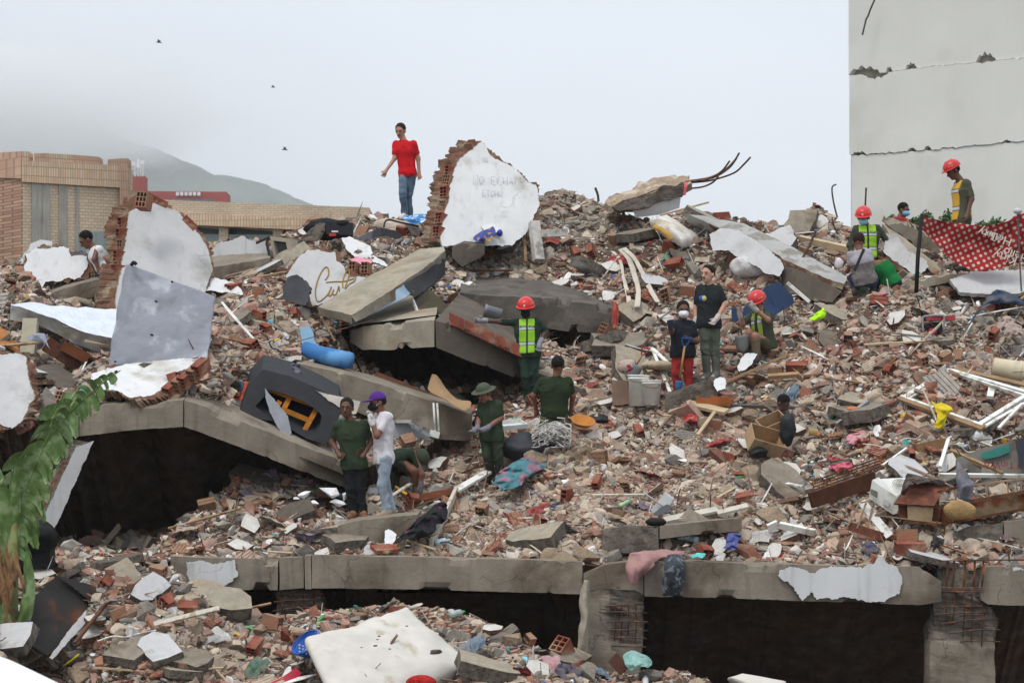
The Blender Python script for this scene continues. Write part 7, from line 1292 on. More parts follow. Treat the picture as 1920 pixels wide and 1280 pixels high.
# white foreground thing in the corner
drape('car_bonnet', [[(-80, 1212, 20), (0, 1230, 20), (60, 1256, 20), (130, 1290, 20)], [(-80, 1260, 19.6), (0, 1262, 19.6), (60, 1286, 19.6), (120, 1310, 19.6)], [(-80, 1330, 19.2), (0, 1330, 19.2), (60, 1330, 19.2), (110, 1340, 19.2)]], plain('f0f0f2', .35, name='white_gloss', bump=0, spec=.5, var=.02), fold=0, seed=1, label='out of focus smooth white surface in the bottom left corner', cat='cover')
bpy.data.objects['car_bonnet'].name = 'plastic_cover'
for lab, a, b, hx in (('yellow toothbrush shaped stick with blue tip on the lower left bank', (148, 1226), (120, 1248), 'd3cc3c'),):
    tube('stick', [LO.at(*a, .3), LO.at(*b, .3)], .015, plain(hx, .5), label=lab, cat='stick')
tube('rod', [P(188, 1030, 39.6), P(250, 1062, 38.6), P(254, 1078, 38.5)], .008, alu, n=5, sm=4, label='thin white rod bent over at the mouth of the left hollow', cat='rod')
# orange furniture and stool at left edge
drape('chair_back', [[(-20, 608, 43.6), (8, 618, 43.5), (22, 634, 43.4)], [(-20, 625, 43.3), (12, 640, 43.2), (34, 652, 43.2)], [(-20, 640, 43.2), (15, 652, 43.1), (36, 662, 43.1)]], mat('orange_leather', '9c6226', rough=.5, var=.3, vs=3, bump=.2, spec=.3), fold=.01, seed=3, label='curved orange brown seat shell at the left edge', cat='chair shell')
bar('stool', P(58, 602, 43.6), P(52, 668, 43.3), .22, .18, mat('stool_cream', 'a8a08c', var=.2, vs=3), label='cream upright cushion standing under the sagging mattress', cat='cushion')
drape('ribbon', [[(50, 634, 43.2), (65, 625, 43.1), (82, 624, 43.1)], [(58, 640, 43.1), (75, 632, 43.0), (88, 640, 43.0)], [(84, 640, 43.0), (90, 648, 43.0), (96, 655, 43.0)]], cloth('8c95a5'), fold=.03, seed=5, label='striped blue grey cloth tied round the cream cushion', cat='cloth')
# turquoise striped cloth, brown plates at the column foot
plate('tile_plate', [(1140, 1240), (1156, 1223), (1178, 1248), (1163, 1266)], plane_d(37.9, 1160, 1245), (.02, .04, 0), plain('5b3b30', .5, name='tile_brown'), None, ja=.3, label='dark brown square board leaning at the column foot', cat='board')
drape('cloth', [[(1168, 1228, 38.1), (1185, 1218, 38.1), (1210, 1226, 38.1), (1221, 1238, 38.1)], [(1168, 1240, 37.9), (1185, 1236, 37.8), (1205, 1238, 37.8), (1221, 1246, 37.9)], [(1178, 1252, 37.8), (1190, 1250, 37.7), (1205, 1246, 37.7), (1215, 1248, 37.8)]], mat('cloth_mint', '7fa9a3', var=.3, vs=12, bump=.5, bs=20, dust=.2), fold=.05, seed=8, label='mint striped cloth at the foot of the split column', cat='cloth')
cushion('panel', [P(1370, 1268, 37.5), P(1395, 1262, 37.6), P(1470, 1275, 37.6), P(1470, 1310, 37.2)], (0, .1, -.08), mw, label='pale dusty board end at the bottom edge inside the ground storey', cat='board')
for i, (x, y, s, w) in enumerate(((1055, 1222, 1.3, 'standing on a corner left of the split column'), (1077, 1262, 1.2, 'upright against the base of the split column'), (510, 1168, 1.1, 'pale, beside the squashed column stub'), (745, 1148, .9, 'behind the top corner of the front mattress'))):
    putmesh(BM[(0, 0, 1, 0)[i]], 'hollow_block', P(x, y, (38, 37.8, 37.9, 38.4)[i]), ((.3, .75, 1.2), (.1, 1.45, 1.3), (0, .2, -.5), (0, 0, .3))[i], label='hollow clay block '+w, cat='brick').scale = (s, s, s)
# banana plant
bp_ = thing('banana_plant', 'banana plant with one long torn leaf arching over the left hollow', 'plant', P(20, 1270, 37))
bg_ = mat('banana_leaf', '647f44', rough=.5, var=.35, vs=5, bump=.3, bs=30, spec=.3, col2='7f9468', c2s=5, c2lo=.45, c2hi=.6); bgd = mat('banana_stem', '6f7a4c', rough=.7, var=.3, vs=5, bump=.3, col2='7a5a3c', c2s=4)
dry = mat('banana_dry', '7a5c40', rough=.9, var=.3, vs=8, bump=.4)
def leaf(mid, L, n, seed, m, droop=.9, w=.09, side=(1, -1), name='leaf'):
    pts = smoothpath([P(*q) for q in mid], 8); rr = random.Random(seed); b = MB(); v, f = tubevf(pts, [.022-.016*i/len(pts) for i in range(len(pts))], 6); b.add(v, f)
    N_ = len(pts); cum = [0]
    for a, c in zip(pts[:-1], pts[1:]): cum.append(cum[-1]+(c-a).length)
    def at(t):
        s = t*cum[-1]; i = max(k for k in range(N_-1) if cum[k] <= s+1e-9); q = (s-cum[i])/(cum[i+1]-cum[i]); return pts[i].lerp(pts[i+1], q), (pts[i+1]-pts[i]).normalized()
    for sd in side:
        t = .06
        while t < .985:
            dt = w*rr.uniform(.6, 1.3)/cum[-1]; p0, tg_ = at(t); p1, _ = at(min(1, t+dt*.97)); prof = math.sin(math.pi*min(1, (t*.88+.14)))**.55; Ls = L*prof*rr.uniform(.82, 1.1)
            out_ = tg_.cross(Vector((0, 1, 0))).normalized()*sd; out_ = (out_+Vector((0, rr.uniform(-.35, .1), 0))).normalized(); k = 7; tws = rr.uniform(-.035, .035); dr = droop*rr.uniform(.6, 1.2); q0, q1 = p0.copy(), p1.copy(); vs = [q0.copy(), q1.copy()]; dirv = (out_+tg_*.45).normalized()
            for s in range(1, k+1):
                dirv = (dirv+Vector((0, 0, -1))*dr*.17).normalized(); q0 = q0+dirv*Ls/k; q1 = q1+dirv*Ls/k
                taper = 1 if s < k-1 else (.75 if s == k-1 else .35); mm_ = (q0+q1)/2; wv = (q1-q0)/2*taper; tw = Vector((0, tws*s/k, 0)); vs += [mm_-wv+tw, mm_+wv-tw]
            b.add(vs, [(2*i, 2*i+1, 2*i+3, 2*i+2) for i in range(k)]); t += dt*rr.choice((1, 1, 1.35))
    return b.build(name, m, bp_, smooth=False)
def blade(mid, w, seed, m=None):
    pts = smoothpath([P(*q) for q in mid], 6); N_ = len(pts); v = []; f = []
    for i, p in enumerate(pts):
        t = i/(N_-1); tg = (pts[min(i+1, N_-1)]-pts[max(i-1, 0)]).normalized(); o = tg.cross(Vector((0, 1, 0))).normalized(); ww = w*math.sin(math.pi*min(1, .08+t*.9))**.6
        for k in range(-4, 5): q = k/4; v.append(p+o*ww*q+Vector((0, .10*abs(q)**1.3+.012*math.sin(i*1.7+k), -.05*abs(q))))
    for i in range(N_-1):
        for k in range(8): f.append((i*9+k, i*9+k+1, i*9+k+10, i*9+k+9))
    mk('leaf', v, f, m or bg_, bp_, smooth=True)
leaf([(24, 1075, 37.2), (38, 960, 37.2), (62, 880, 37.1), (112, 795, 36.9), (172, 735, 36.7), (226, 694, 36.6)], .38, 40, 1, bg_, droop=2.3, w=.095)
leaf([(20, 1060, 37.3), (40, 940, 37.2), (80, 840, 37.0), (118, 770, 36.9), (150, 724, 36.9)], .44, 30, 2, bg_, droop=2.0, w=.22)
blade([(18, 1080, 37.2), (14, 1000, 37.1), (2, 930, 37.0), (-16, 856, 37.0)], .13, 3); blade([(20, 1060, 37.1), (24, 980, 37.1), (24, 920, 37.0), (30, 850, 37.0)], .09, 4)
blade([(24, 1190, 37.0), (44, 1150, 36.9), (52, 1090, 36.9), (48, 1030, 36.9)], .09, 5); blade([(12, 1250, 37.0), (4, 1180, 36.9), (-16, 1110, 36.9)], .16, 6)
v, f = tubevf([P(14, 1300, 37.2), P(16, 1180, 37.2), P(20, 1080, 37.2), P(26, 980, 37.15)], [.14, .13, .1, .05], 12); mk('trunk', v, f, bgd, bp_, smooth=True)
rr = random.Random(8)
for i in range(16):
    x0 = rr.uniform(-4, 34); y0 = rr.uniform(1010, 1060); L_y = rr.uniform(60, 150); x1 = x0+rr.uniform(-14, 14); d0 = 36.95
    drape('dry_leaf', [[(x0-1.5, y0, d0), (x0+1.5, y0, d0)], [(x0-3+2, y0+L_y*.4, d0-.08), (x0+4+2, y0+L_y*.4, d0-.06)], [(x1-4, y0+L_y*.8, d0-.08), (x1+3, y0+L_y*.8, d0-.1)], [(x1-1, y0+L_y, d0-.05), (x1+1, y0+L_y, d0-.05)]], dry, bp_, nu=4, nv=14, fold=.02, fs=9, seed=i)
# shrubs in front of the tower wall
for i, (x, y, rx, rz, w) in enumerate(((1676, 408, .3, .35, 'left of the boy in the red shirt'), (1718, 410, .35, .3, 'right of the boy in the red shirt'), (1738, 400, .2, .35, 'tall thin, between the boy and the yellow vest'), (1776, 402, .22, .38, 'behind the man in the yellow vest'), (1842, 415, .3, .2, 'small, in the middle above the polka dot sheet'), (1868, 410, .28, .28, 'rightmost, above the polka dot sheet'))):
    rx *= .5; rz *= .4; y += 11; c = P(x, y, 58); t0 = thing('shrub', 'green shrub before the tower wall, '+w, 'shrub', c-Vector((0, 0, 3)), 'shrubs before the tower'); rr = random.Random(i); n = 260; vv = []; ff = []
    for k in range(n):
        rx *= 1; g_ = Vector((rr.gauss(0, .5)*rx, rr.gauss(0, .5)*rx, rr.gauss(0, .5)*rz)); s = rr.uniform(.03, .06); a = Vector((rr.gauss(0, 1), rr.gauss(0, 1), rr.gauss(0, 1))).normalized()*s; b2 = a.orthogonal().normalized()*s*.6; p = c+g_; q = len(vv); vv += [p-a, p+b2, p+a, p-b2]; ff.append((q, q+1, q+2, q+3))
    mk('crown', vv, ff, mat('shrub_leaf', '3f5a33', var=.4, vs=8, bump=0), t0); tube('stem', [c-Vector((0, 0, 3)), c+Vector((.02, 0, 0))], .02, wood_d, t0, n=5)
# ---------------------------------------------------------------- people: smooth surfaces grown from a posed skeleton
class Vol:
    def __init__(s, lo, hi, h=.012):
        s.h = h; s.lo = np.array(lo, float)-.06; n = np.ceil((np.array(hi)+.06-s.lo)/h).astype(int)+1; s.n = n; s.F = np.full(n, .5)
        s.ax = [s.lo[i]+h*np.arange(n[i]) for i in range(3)]
    def box(s, lo, hi, pad):
        a = np.clip(np.floor((np.array(lo)-pad-s.lo)/s.h).astype(int), 0, s.n-1); b = np.clip(np.ceil((np.array(hi)+pad-s.lo)/s.h).astype(int)+1, 1, s.n)
        sl = tuple(slice(x, y) for x, y in zip(a, b)); g = np.stack(np.meshgrid(*[s.ax[i][sl[i]] for i in range(3)], indexing='ij'), -1); return sl, g
    def comb(s, sl, d, k):
        a = s.F[sl]; h = np.clip(.5+.5*(a-d)/k, 0, 1); s.F[sl] = a+(d-a)*h-k*h*(1-h)
    def cap(s, a, b, ra, rb, k=.03):
        a = np.array(a, float); b = np.array(b, float); r = max(ra, rb); sl, g = s.box(np.minimum(a, b)-r, np.maximum(a, b)+r, k+.03); ba = b-a
        t = np.clip(((g-a)@ba)/max(ba@ba, 1e-9), 0, 1); s.comb(sl, np.linalg.norm(g-a-t[..., None]*ba, axis=-1)-(ra+(rb-ra)*t), k); return s
    def ell(s, c, A, r, k=.02):
        """A rows: axes, r radii"""
        c = np.array(c, float); r = np.array(r, float); m = r.max(); sl, g = s.box(c-m, c+m, k+.03); q = ((g-c)@np.array(A).T)/r; l = np.linalg.norm(q, axis=-1); l2 = np.linalg.norm(q/r, axis=-1)
        s.comb(sl, l*(l-1)/np.maximum(l2, 1e-6), k); return s
    def cut(s, p, n):  # keep the side where (x-p).n < 0
        g = np.stack(np.meshgrid(*s.ax, indexing='ij'), -1); s.F = np.maximum(s.F, (g-np.array(p))@np.array(n)); return s
    def wrinkle(s, a, f, seed=0):
        g = np.stack(np.meshgrid(*s.ax, indexing='ij'), -1); m = np.abs(s.F) < .05; q_ = g[m]*[1, 1, .75]+seed; w_ = q_+np.stack([vnoise(q_, f*.6, seed+i) for i in range(3)], -1)*.05; s.F[m] += (.5-np.abs(vnoise(w_, f, seed)))**2*a*-.9+.1*a; return s
    def mesh(s):
        F = s.F; F = F.copy(); F[0], F[-1], F[:, 0], F[:, -1], F[:, :, 0], F[:, :, -1] = .5, .5, .5, .5, .5, .5
        n = np.array(F.shape); idx = lambda q: (q[:, 0]*n[1]+q[:, 1])*n[2]+q[:, 2]; acc = []; cell = []; Q = []
        for ax in range(3):
            o = np.eye(3, dtype=int)[ax]; a = F[tuple(slice(0, n[i]-o[i]) for i in range(3))]; b = F[tuple(slice(o[i], n[i]) for i in range(3))]
            e = np.argwhere((a < 0) != (b < 0)); va = a[tuple(e.T)]; vb = b[tuple(e.T)]; t = va/(va-vb); p = e+o[None]*t[:, None]
            u, w = [x for x in range(3) if x != ax]; du = np.eye(3, dtype=int)[u]; dw = np.eye(3, dtype=int)[w]; cs = [e, e-du, e-du-dw, e-dw]
            for c in cs: cell.append(idx(c)); acc.append(p)
            q = np.stack([idx(c) for c in cs], 1); flip = (va < 0) ^ (ax == 1); q[~flip] = q[~flip][:, ::-1]; Q.append(q)
        cell = np.concatenate(cell); acc = np.vstack(acc); uq, inv = np.unique(cell, return_inverse=True); cnt = np.bincount(inv); V = np.stack([np.bincount(inv, acc[:, i])/cnt for i in range(3)], 1)
        Q = np.vstack(Q); return V*s.h+s.lo, np.searchsorted(uq, Q)
PEOPLE = []
def shade(h, f): return tuple(min(1, x*f) for x in lin(h))
def vestmat(name, hexc, hexs='b9c2cc', bands=((.18, .25), (.62, .70)), zipw=.06):
    """vest cloth: reflective bands and a dark zip, laid out in the vest's own coordinates (u across, t down)"""
    m = bpy.data.materials.new(name); m.use_nodes = True; nt = m.node_tree; N = nt.nodes; L = nt.links; b = N['Principled BSDF']; b.inputs['Roughness'].default_value = .8
    a = N.new('ShaderNodeAttribute'); a.attribute_name = 'Col'; sp = N.new('ShaderNodeSeparateColor'); L.new(a.outputs[0], sp.inputs[0])
    def inr(v, lo, hi):
        x = N.new('ShaderNodeMath'); x.operation = 'GREATER_THAN'; L.new(v, x.inputs[0]); x.inputs[1].default_value = lo; y = N.new('ShaderNodeMath'); y.operation = 'LESS_THAN'; L.new(v, y.inputs[0]); y.inputs[1].default_value = hi
        z = N.new('ShaderNodeMath'); z.operation = 'MULTIPLY'; L.new(x.outputs[0], z.inputs[0]); L.new(y.outputs[0], z.inputs[1]); return z.outputs[0]
    cur = None; base = (*lin(hexc), 1)
    for lo, hi in bands:
        for l2, h2, c in ((lo-.018, hi+.018, lin('2b3024')), (lo, hi, lin(hexs))):
            x = N.new('ShaderNodeMix'); x.data_type = 'RGBA'; L.new(inr(sp.outputs[1], l2, h2), x.inputs[0]); x.inputs[7].default_value = (*c, 1)
            if cur: L.new(cur, x.inputs[6])
            else: x.inputs[6].default_value = base
            cur = x.outputs[2]
    if zipw:
        x = N.new('ShaderNodeMix'); x.data_type = 'RGBA'; L.new(inr(sp.outputs[0], .5-zipw, .5+zipw), x.inputs[0]); L.new(cur, x.inputs[6]); x.inputs[7].default_value = (*lin('23272a'), 1); cur = x.outputs[2]
    L.new(cur, b.inputs['Base Color']); return m
def person(label, d, J, yaw=0, pitch=0, skin='8a5c45', shirt='2c3626', sleeve=.55, pants='2a2c2d', boots=None, hair='17130f', hat=None, hatc='b5231f', mask=None, vest=None, glove=None,
           shoe='5a5048', tank=False, s=1.07, fat=1.0, hh=.012, band=None, seed=1, hem=.09, backvest=False, hipw=None, show_legs=True, patch=False, S_=None, fit=True):
    S_f = S_ or TR; ft = [J[k] for k in ('TL', 'TR', 'AL', 'AR', 'PL') if k in J]; mx_y = max(q[1] for q in ft); q = [q for q in ft if q[1] == mx_y][0]
    if fit: d = S_f.D(q[0], q[1])-.16-(q[2] if len(q) > 2 else 0)*.0
    V3 = {k: np.array(P(q[0], q[1], d+(q[2] if len(q) > 2 else 0))) for k, q in J.items()}
    H, N_ = V3['H'], V3['N']; SL, SR = V3['SL'], V3['SR']; PL, PR = V3['PL'], V3['PR']
    y_, p_ = math.radians(yaw), math.radians(pitch)   # yaw 0 = facing us, 90 = facing picture right
    f = np.array([math.sin(y_)*math.cos(p_), -math.cos(y_)*math.cos(p_), -math.sin(p_)]); r = np.array([math.cos(y_), math.sin(y_), 0]); u = np.cross(r, f); u = u*(1 if u[2] > 0 else -1); A = np.array([r, f, u])
    feet = [V3[k] for k in ('AL', 'AR') if k in V3] or [PL]; root = thing('person', label, 'person', Vector(np.min(feet, 0)))
    sk = mat('skin_'+skin, tuple(x*1.18 for x in lin(skin)), rough=.6, var=.12, vs=9, bump=.1, bs=60, spec=.35); hm_ = mat('hair_'+hair, hair, rough=.8, var=.3, vs=30, bump=.8, bs=90)
    pts = np.array(list(V3.values())); lo, hi = pts.min(0)-.2, pts.max(0)+.22
    def torso(V, e, k=.05):
        w = (SR-SL)/2; hw = (PR-PL)/2; hw = hw*max(1, .125*s/max(np.linalg.norm(hw), .02)); c1 = (SL+SR)/2; c0 = (PL+PR)/2; mid = c0*.45+c1*.55; dn = (c0-c1)/max(np.linalg.norm(c0-c1), .01)
        V.cap(SL+dn*.03, SR+dn*.03, .062*s+e, .062*s+e, k)
        V.cap(c1-w*.55+dn*.14*s, c1+w*.55+dn*.14*s, .106*s*fat+e, .106*s*fat+e, k)
        V.cap(c1-w*.5+dn*.14*s, c0-hw*.5, .102*s*fat+e, .092*s*fat+e, k); V.cap(c1+w*.5+dn*.14*s, c0+hw*.5, .102*s*fat+e, .092*s*fat+e, k)
        V.cap(c0-hw*.5, c0+hw*.5, .1*s*fat+e, .1*s*fat+e, k); V.cap(c0-hw*.5, c0-hw*.5+dn*.12, .1*s*fat+e, .103*s*fat+e, k); V.cap(c0+hw*.5, c0+hw*.5+dn*.12, .1*s*fat+e, .103*s*fat+e, k); V.cap(c1+dn*.1*s, c0, .105*s*fat+e, .10*s*fat+e, k)
    def limb(V, a, m_, b, r0, r1, r2, e=0, t0=0, t1=2.0, k=.03):
        q = [a, m_, b]
        if t1 <= 1: V.cap(a, a+(m_-a)*t1, r0+e, r0+(r1-r0)*t1+e*1.25, k)
        else: V.cap(a, m_, r0+e, r1+e, k); V.cap(m_, m_+(b-m_)*(t1-1), r1*.98+e, r1*.98+(r2-r1)*(t1-1)+e, k)
    hs = s*1.1
    # ---- body: one continuous surface
    V = Vol(lo, hi, hh); torso(V, -.014); V.cut((PL+PR)/2+((PL+PR)/2-(SL+SR)/2)/max(np.linalg.norm((PL+PR)/2-(SL+SR)/2), .01)*.03, ((PL+PR)/2-(SL+SR)/2)/max(np.linalg.norm((PL+PR)/2-(SL+SR)/2), .01)); V.cap(PL, PR, .085*s, .085*s, .05)
    V.cap(N_-(N_-(SL+SR)/2)*.8, H-u*.05*s-f*.015*s, .062*s, .052*s, .03)
    for S_ in 'LR':
        limb(V, V3['S'+S_], V3['E'+S_], V3['W'+S_], .052*s, .041*s, .029*s)
        if show_legs and 'K'+S_ in V3: limb(V, V3['P'+S_], V3['K'+S_], V3['A'+S_], .082*s, .056*s, .04*s); V.cap(V3['A'+S_], V3.get('T'+S_, V3['A'+S_]+f*.15), .042*s, .03*s, .02)
        if not glove:
            t = V3.get('T'+S_+'h', V3['W'+S_]+(V3['W'+S_]-V3['E'+S_])/(np.linalg.norm(V3['W'+S_]-V3['E'+S_])+1e-6)*.16); w = V3['W'+S_]; V.cap(w, w+(t-w)*.5, .03*s, .036*s, .015)
    V.ell(H+u*.025*hs-f*.01*hs, A, (.077*hs, .098*hs, .098*hs), .02); V.ell(H-u*.05*hs+f*.022*hs, A, (.058*hs, .066*hs, .064*hs), .03)
    V.ell(H-u*.095*hs+f*.055*hs, A, (.026*hs, .024*hs, .02*hs), .02)
    V.cap(H+u*.012*hs+f*.085*hs, H-u*.028*hs+f*.107*hs, .010*hs, .017*hs, .010)
    V.cap(H+u*.028*hs+f*.082*hs-r*.035*hs, H+u*.028*hs+f*.082*hs+r*.035*hs, .014*hs, .014*hs, .012)
    for e_ in (-1, 1): V.ell(H+r*e_*.078*hs-f*.008*hs-u*.005*hs, A, (.013*hs, .022*hs, .034*hs), .008)
    bv, bf = V.mesh()
    def hand(mb, w, el, tip, rad=.0095):
        ax = tip-w; L = np.linalg.norm(ax); ax = ax/(L+1e-6); side = np.cross(ax, f if abs(ax@f) < .9 else u); side /= np.linalg.norm(side)+1e-6; nrm = np.cross(side, ax); L = .17*s
        palm = w+ax*L*.28
        for i, (o, ln) in enumerate(((-.032, .42), (-.011, .5), (.011, .47), (.031, .38))):
            b0 = palm+side*o*.8*s; b1 = b0+ax*L*.34+side*o*.3*s; b2 = b1+(ax*.8+nrm*.5)*L*ln*.45; b3 = b2+(ax*.45+nrm*.8)*L*ln*.4; v, q = tubevf([b0, b1, b2, b3], [rad*1.1, rad*1.05, rad*.95, rad*.75], 6); mb.add(v, q)
        t0 = w+ax*L*.12+side*.03*s; v, q = tubevf([t0, t0+(side*.7+ax*.5)*L*.22, t0+(side*.5+ax*.85+nrm*.3)*L*.4], [rad*1.3, rad*1.15, rad*.85], 6); mb.add(v, q)
    tips = {}
    for S_ in 'LR': w = V3['W'+S_]; tips[S_] = V3.get('H'+S_, w+(w-V3['E'+S_])/(np.linalg.norm(w-V3['E'+S_])+1e-6)*.17)
    mb = MB(); mb.v = [tuple(x) for x in bv]; mb.f = [tuple(x) for x in bf]; mb.m = [0]*len(bf)
    if not glove:
        for S_ in 'LR': hand(mb, V3['W'+S_], V3['E'+S_], tips[S_])
    body = mk('body', mb.v, mb.f, sk, root, smooth=True)
    # eyes, brows, mouth
    if not backvest:
        for e_ in (-1, 1):
            c = H+u*.012*hs+f*.083*hs+r*e_*.031*hs; v, q = Vol(c-.02, c+.02, .004).ell(c, A, (.013*hs, .009*hs, .0075*hs), .001).mesh(); mk('eye', v, q, plain('3a2c26', .3, name='eye_dark', bump=0, spec=.5), root, smooth=True)
            c = H+u*.034*hs+f*.092*hs+r*e_*.032*hs; bar('eyebrow', Vector(c-r*.018*hs-u*.002), Vector(c+r*.018*hs-u*.002), .01, .008, hm_, root, up=tuple(u))
        if not mask: c = H-u*.052*hs+f*.088*hs; bar('mouth', Vector(c-r*.022*hs), Vector(c+r*.022*hs), .012, .011, plain('6e3a36', .6, name='lip', bump=0), root, up=tuple(u))
    # ---- hair / hats
    if hat in (None, 'none') and hair:
        h_ = Vol(H-.16, H+.17, .009); h_.ell(H+u*.04*hs-f*.018*hs, A, (.086*hs, .103*hs, .098*hs), .01); h_.cut(H+f*.048*hs+u*.062*hs, f*.85-u*.5); h_.cut(H-u*.035*hs, -u*.9+f*.45); h_.wrinkle(.03, 38, seed); v, q = h_.mesh(); mk('hair', v, q, hm_, root, smooth=True)
    else:
        h_ = Vol(H-.16, H+.17, .01); h_.ell(H+u*.015*hs-f*.02*hs, A, (.082*hs, .096*hs, .09*hs), .01); h_.cut(H+f*.03*hs, f); h_.cut(H-u*.03*hs, -u); v, q = h_.mesh(); mk('hair', v, q, hm_, root, smooth=True)
    hcm = plain(hatc, .35 if hat == 'helmet' else .9, name='hat_'+hatc, spec=.45 if hat == 'helmet' else .1, var=.12, bump=.05 if hat == 'helmet' else .3, bs=40)
    if hat == 'helmet':
        c = H+u*.055*hs; h_ = Vol(c-.2, c+.2, .009); h_.ell(c-f*.005, A, (.118*hs, .138*hs, .118*hs), .01); h_.cut(c-u*.012, -u); v, q = h_.mesh(); tp = mk('helmet', v, q, hcm, root, smooth=True)
        h_ = Vol(c-.2, c+.2, .009); h_.ell(c-u*.008+f*.018, A, (.130*hs, .165*hs, .016*hs), .01); v, q = h_.mesh(); mk('brim', v, q, hcm, tp, smooth=True)
        v, f_ = tubevf([Vector(c+f*.12*hs+u*.04*hs), Vector(c+f*.06*hs+u*.108*hs), Vector(c-f*.06*hs+u*.108*hs), Vector(c-f*.125*hs+u*.03*hs)], .012, 6); mk('ridge', v, f_, hcm, tp, smooth=True)
        bar('badge', Vector(c+f*.139*hs+u*.03*hs-r*.014), Vector(c+f*.139*hs+u*.03*hs+r*.014), .01, .035, plain('d8d8d4', .6, name='badge_white'), tp, up=tuple(u))
        bar('lettering', Vector(c+f*.085*hs+r*.075*hs+u*.038*hs), Vector(c+f*.02*hs+r*.110*hs+u*.038*hs), .014, .02, plain('d5ac3a', .6, name='badge_yellow'), tp, up=tuple(u))
    if hat == 'cap':
        c = H+u*.045*hs; h_ = Vol(c-.22, c+.22, .009); h_.ell(c-f*.01, A, (.092*hs, .11*hs, .098*hs), .01); h_.cut(c-u*.005, -u); h_.cap(c+f*.06*hs, c+f*.16*hs-u*.012, .012, .006, .01); h_.ell(c+f*.11*hs-u*.005, A, (.07*hs, .085*hs, .012*hs), .01); v, q = h_.mesh(); tp = mk('cap', v, q, hcm, root, smooth=True)
    if hat == 'bush':
        c = H+u*.05*hs; h_ = Vol(c-.24, c+.24, .01); h_.ell(c, A, (.095*hs, .108*hs, .09*hs), .01); h_.cut(c-u*.01, -u); h_.ell(c-u*.015, A, (.165*hs, .175*hs, .016*hs), .012); h_.wrinkle(.012, 14); v, q = h_.mesh(); mk('hat', v, q, hcm, root, smooth=True)
    if mask:
        c = H-u*.04*hs+f*.045*hs; h_ = Vol(c-.14, c+.14, .008); h_.ell(c, A, (.066*hs, .082*hs, .060*hs), .01); h_.cap(c+f*.055*hs, c+f*.068*hs, .03*hs, .024*hs, .02); h_.cut(c-f*.03, -f); v, q = h_.mesh(); mp = mk('mask', v, q, plain(mask, .85, name='mask_'+mask, var=.08), root, smooth=True)
        for e_ in (-1, 1): tube('ear_loop', [Vector(c+r*e_*.062*hs+f*.01), Vector(H+r*e_*.083*hs-f*.005+u*.01)], .003, plain('d0d0d0', .8, name='loop'), root, n=4)
    # ---- shirt
    V = Vol(lo, hi, hh); e = .012
    torso(V, e)
    if not tank:
        for S_ in 'LR': limb(V, V3['S'+S_], V3['E'+S_], V3['W'+S_], .052*s, .043*s, .031*s, e*.9, t1=sleeve)
        V.cap((SL+SR)/2, N_-(N_-(SL+SR)/2)*.35, .075*s, .062*s, .05)
    c0 = (PL+PR)/2; c1 = (SL+SR)/2; dn = (c0-c1)/max(np.linalg.norm(c0-c1), .01); V.cut(c0+dn*hem, dn)
    V.cut(N_-(N_-c1)*.1, -dn)
    V.wrinkle(.05, 9, seed); v, q = V.mesh()
    if isinstance(shirt, tuple): sm_ = mat('shirt_%s_%s' % shirt[:2], shirt[0], rough=.95, var=.12, vs=8, bump=.3, bs=40)
    else: sm_ = mat('shirt_'+shirt, shirt, rough=.95, var=.2, vs=6, bump=.3, bs=50, bdist=.01)
    sh = mk('shirt', v, q, sm_, root, smooth=True)
    if band:   # a paler yoke across the shoulders
        V.cut(c1+dn*.17, dn); V.F -= .004; v, q = V.mesh(); mk('yoke', v, q, mat('shirt_'+band, band, rough=.95, var=.15, vs=8, bump=.3, bs=50), sh, smooth=True)
    if vest:
        hexv, zipw = vest; W = Vol(lo, hi, hh); torso(W, .03); W.cut(c0+dn*.02, dn); side = (SR-SL)/2; sd = side/np.linalg.norm(side); wl_ = np.linalg.norm(side)
        W.cut(c1+sd*wl_*.86, sd); W.cut(c1-sd*wl_*.86, -sd); W.cut(c1-dn*.045, -dn); W.wrinkle(.025, 8, seed+2); v, q = W.mesh()
        L_t = np.linalg.norm(c0-c1)+.05; tt = ((v-c1)@dn)/L_t; uu = ((v-c1)@sd)/(2*wl_)+.5
        mk('vest', v, q, vestmat('vest_'+hexv, hexv, zipw=zipw), root, smooth=True, cols=np.stack([uu, tt, tt*0], 1))
        if zipw:
            fd = np.cross(sd, dn); fd = fd*(1 if fd@f > 0 else -1)
            for o in (-.5, .5): p = c1+dn*.085+sd*wl_*o+fd*.148*fat; pc = bar('name_tape', Vector(p-sd*.045), Vector(p+sd*.045), .01, .03, plain('2b2f2a', .9, name='tape_dark'), root, up=tuple(-dn)); bar('lettering', Vector(p-sd*.035+fd*.008), Vector(p+sd*.035+fd*.008), .004, .012, plain('b9bcae', .9, name='tape_print'), pc, up=tuple(-dn))
    # ---- trousers
    if show_legs and 'KL' in V3:
        V = Vol(lo, hi, hh); V.cap(PL+dn*.02, PR+dn*.02, .095*s*fat, .095*s*fat, .04); V.cap(c0-dn*.08, c0, .085*s*fat, .1*s*fat, .04)
        for S_ in 'LR':
            K_, A_ = V3['K'+S_], V3['A'+S_]; V.cap(V3['P'+S_]+dn*.03, K_, .094*s, .07*s, .035); tt_ = .35 if boots else .97; V.cap(K_, K_+(A_-K_)*tt_, .07*s, .062*s, .03)
        V.cut(c0-dn*.11, -dn); V.wrinkle(.085, 8, seed+5); v, q = V.mesh()
        pj = {'jeans': dict(col2='8fa3b5', c2s=3, c2lo=.5, c2hi=.7)}.get('x', {})
        mk('trousers', v, q, mat('trousers_'+pants, pants, rough=.95, var=.3, vs=5, bump=.4, bs=40, bdist=.015), root, smooth=True)
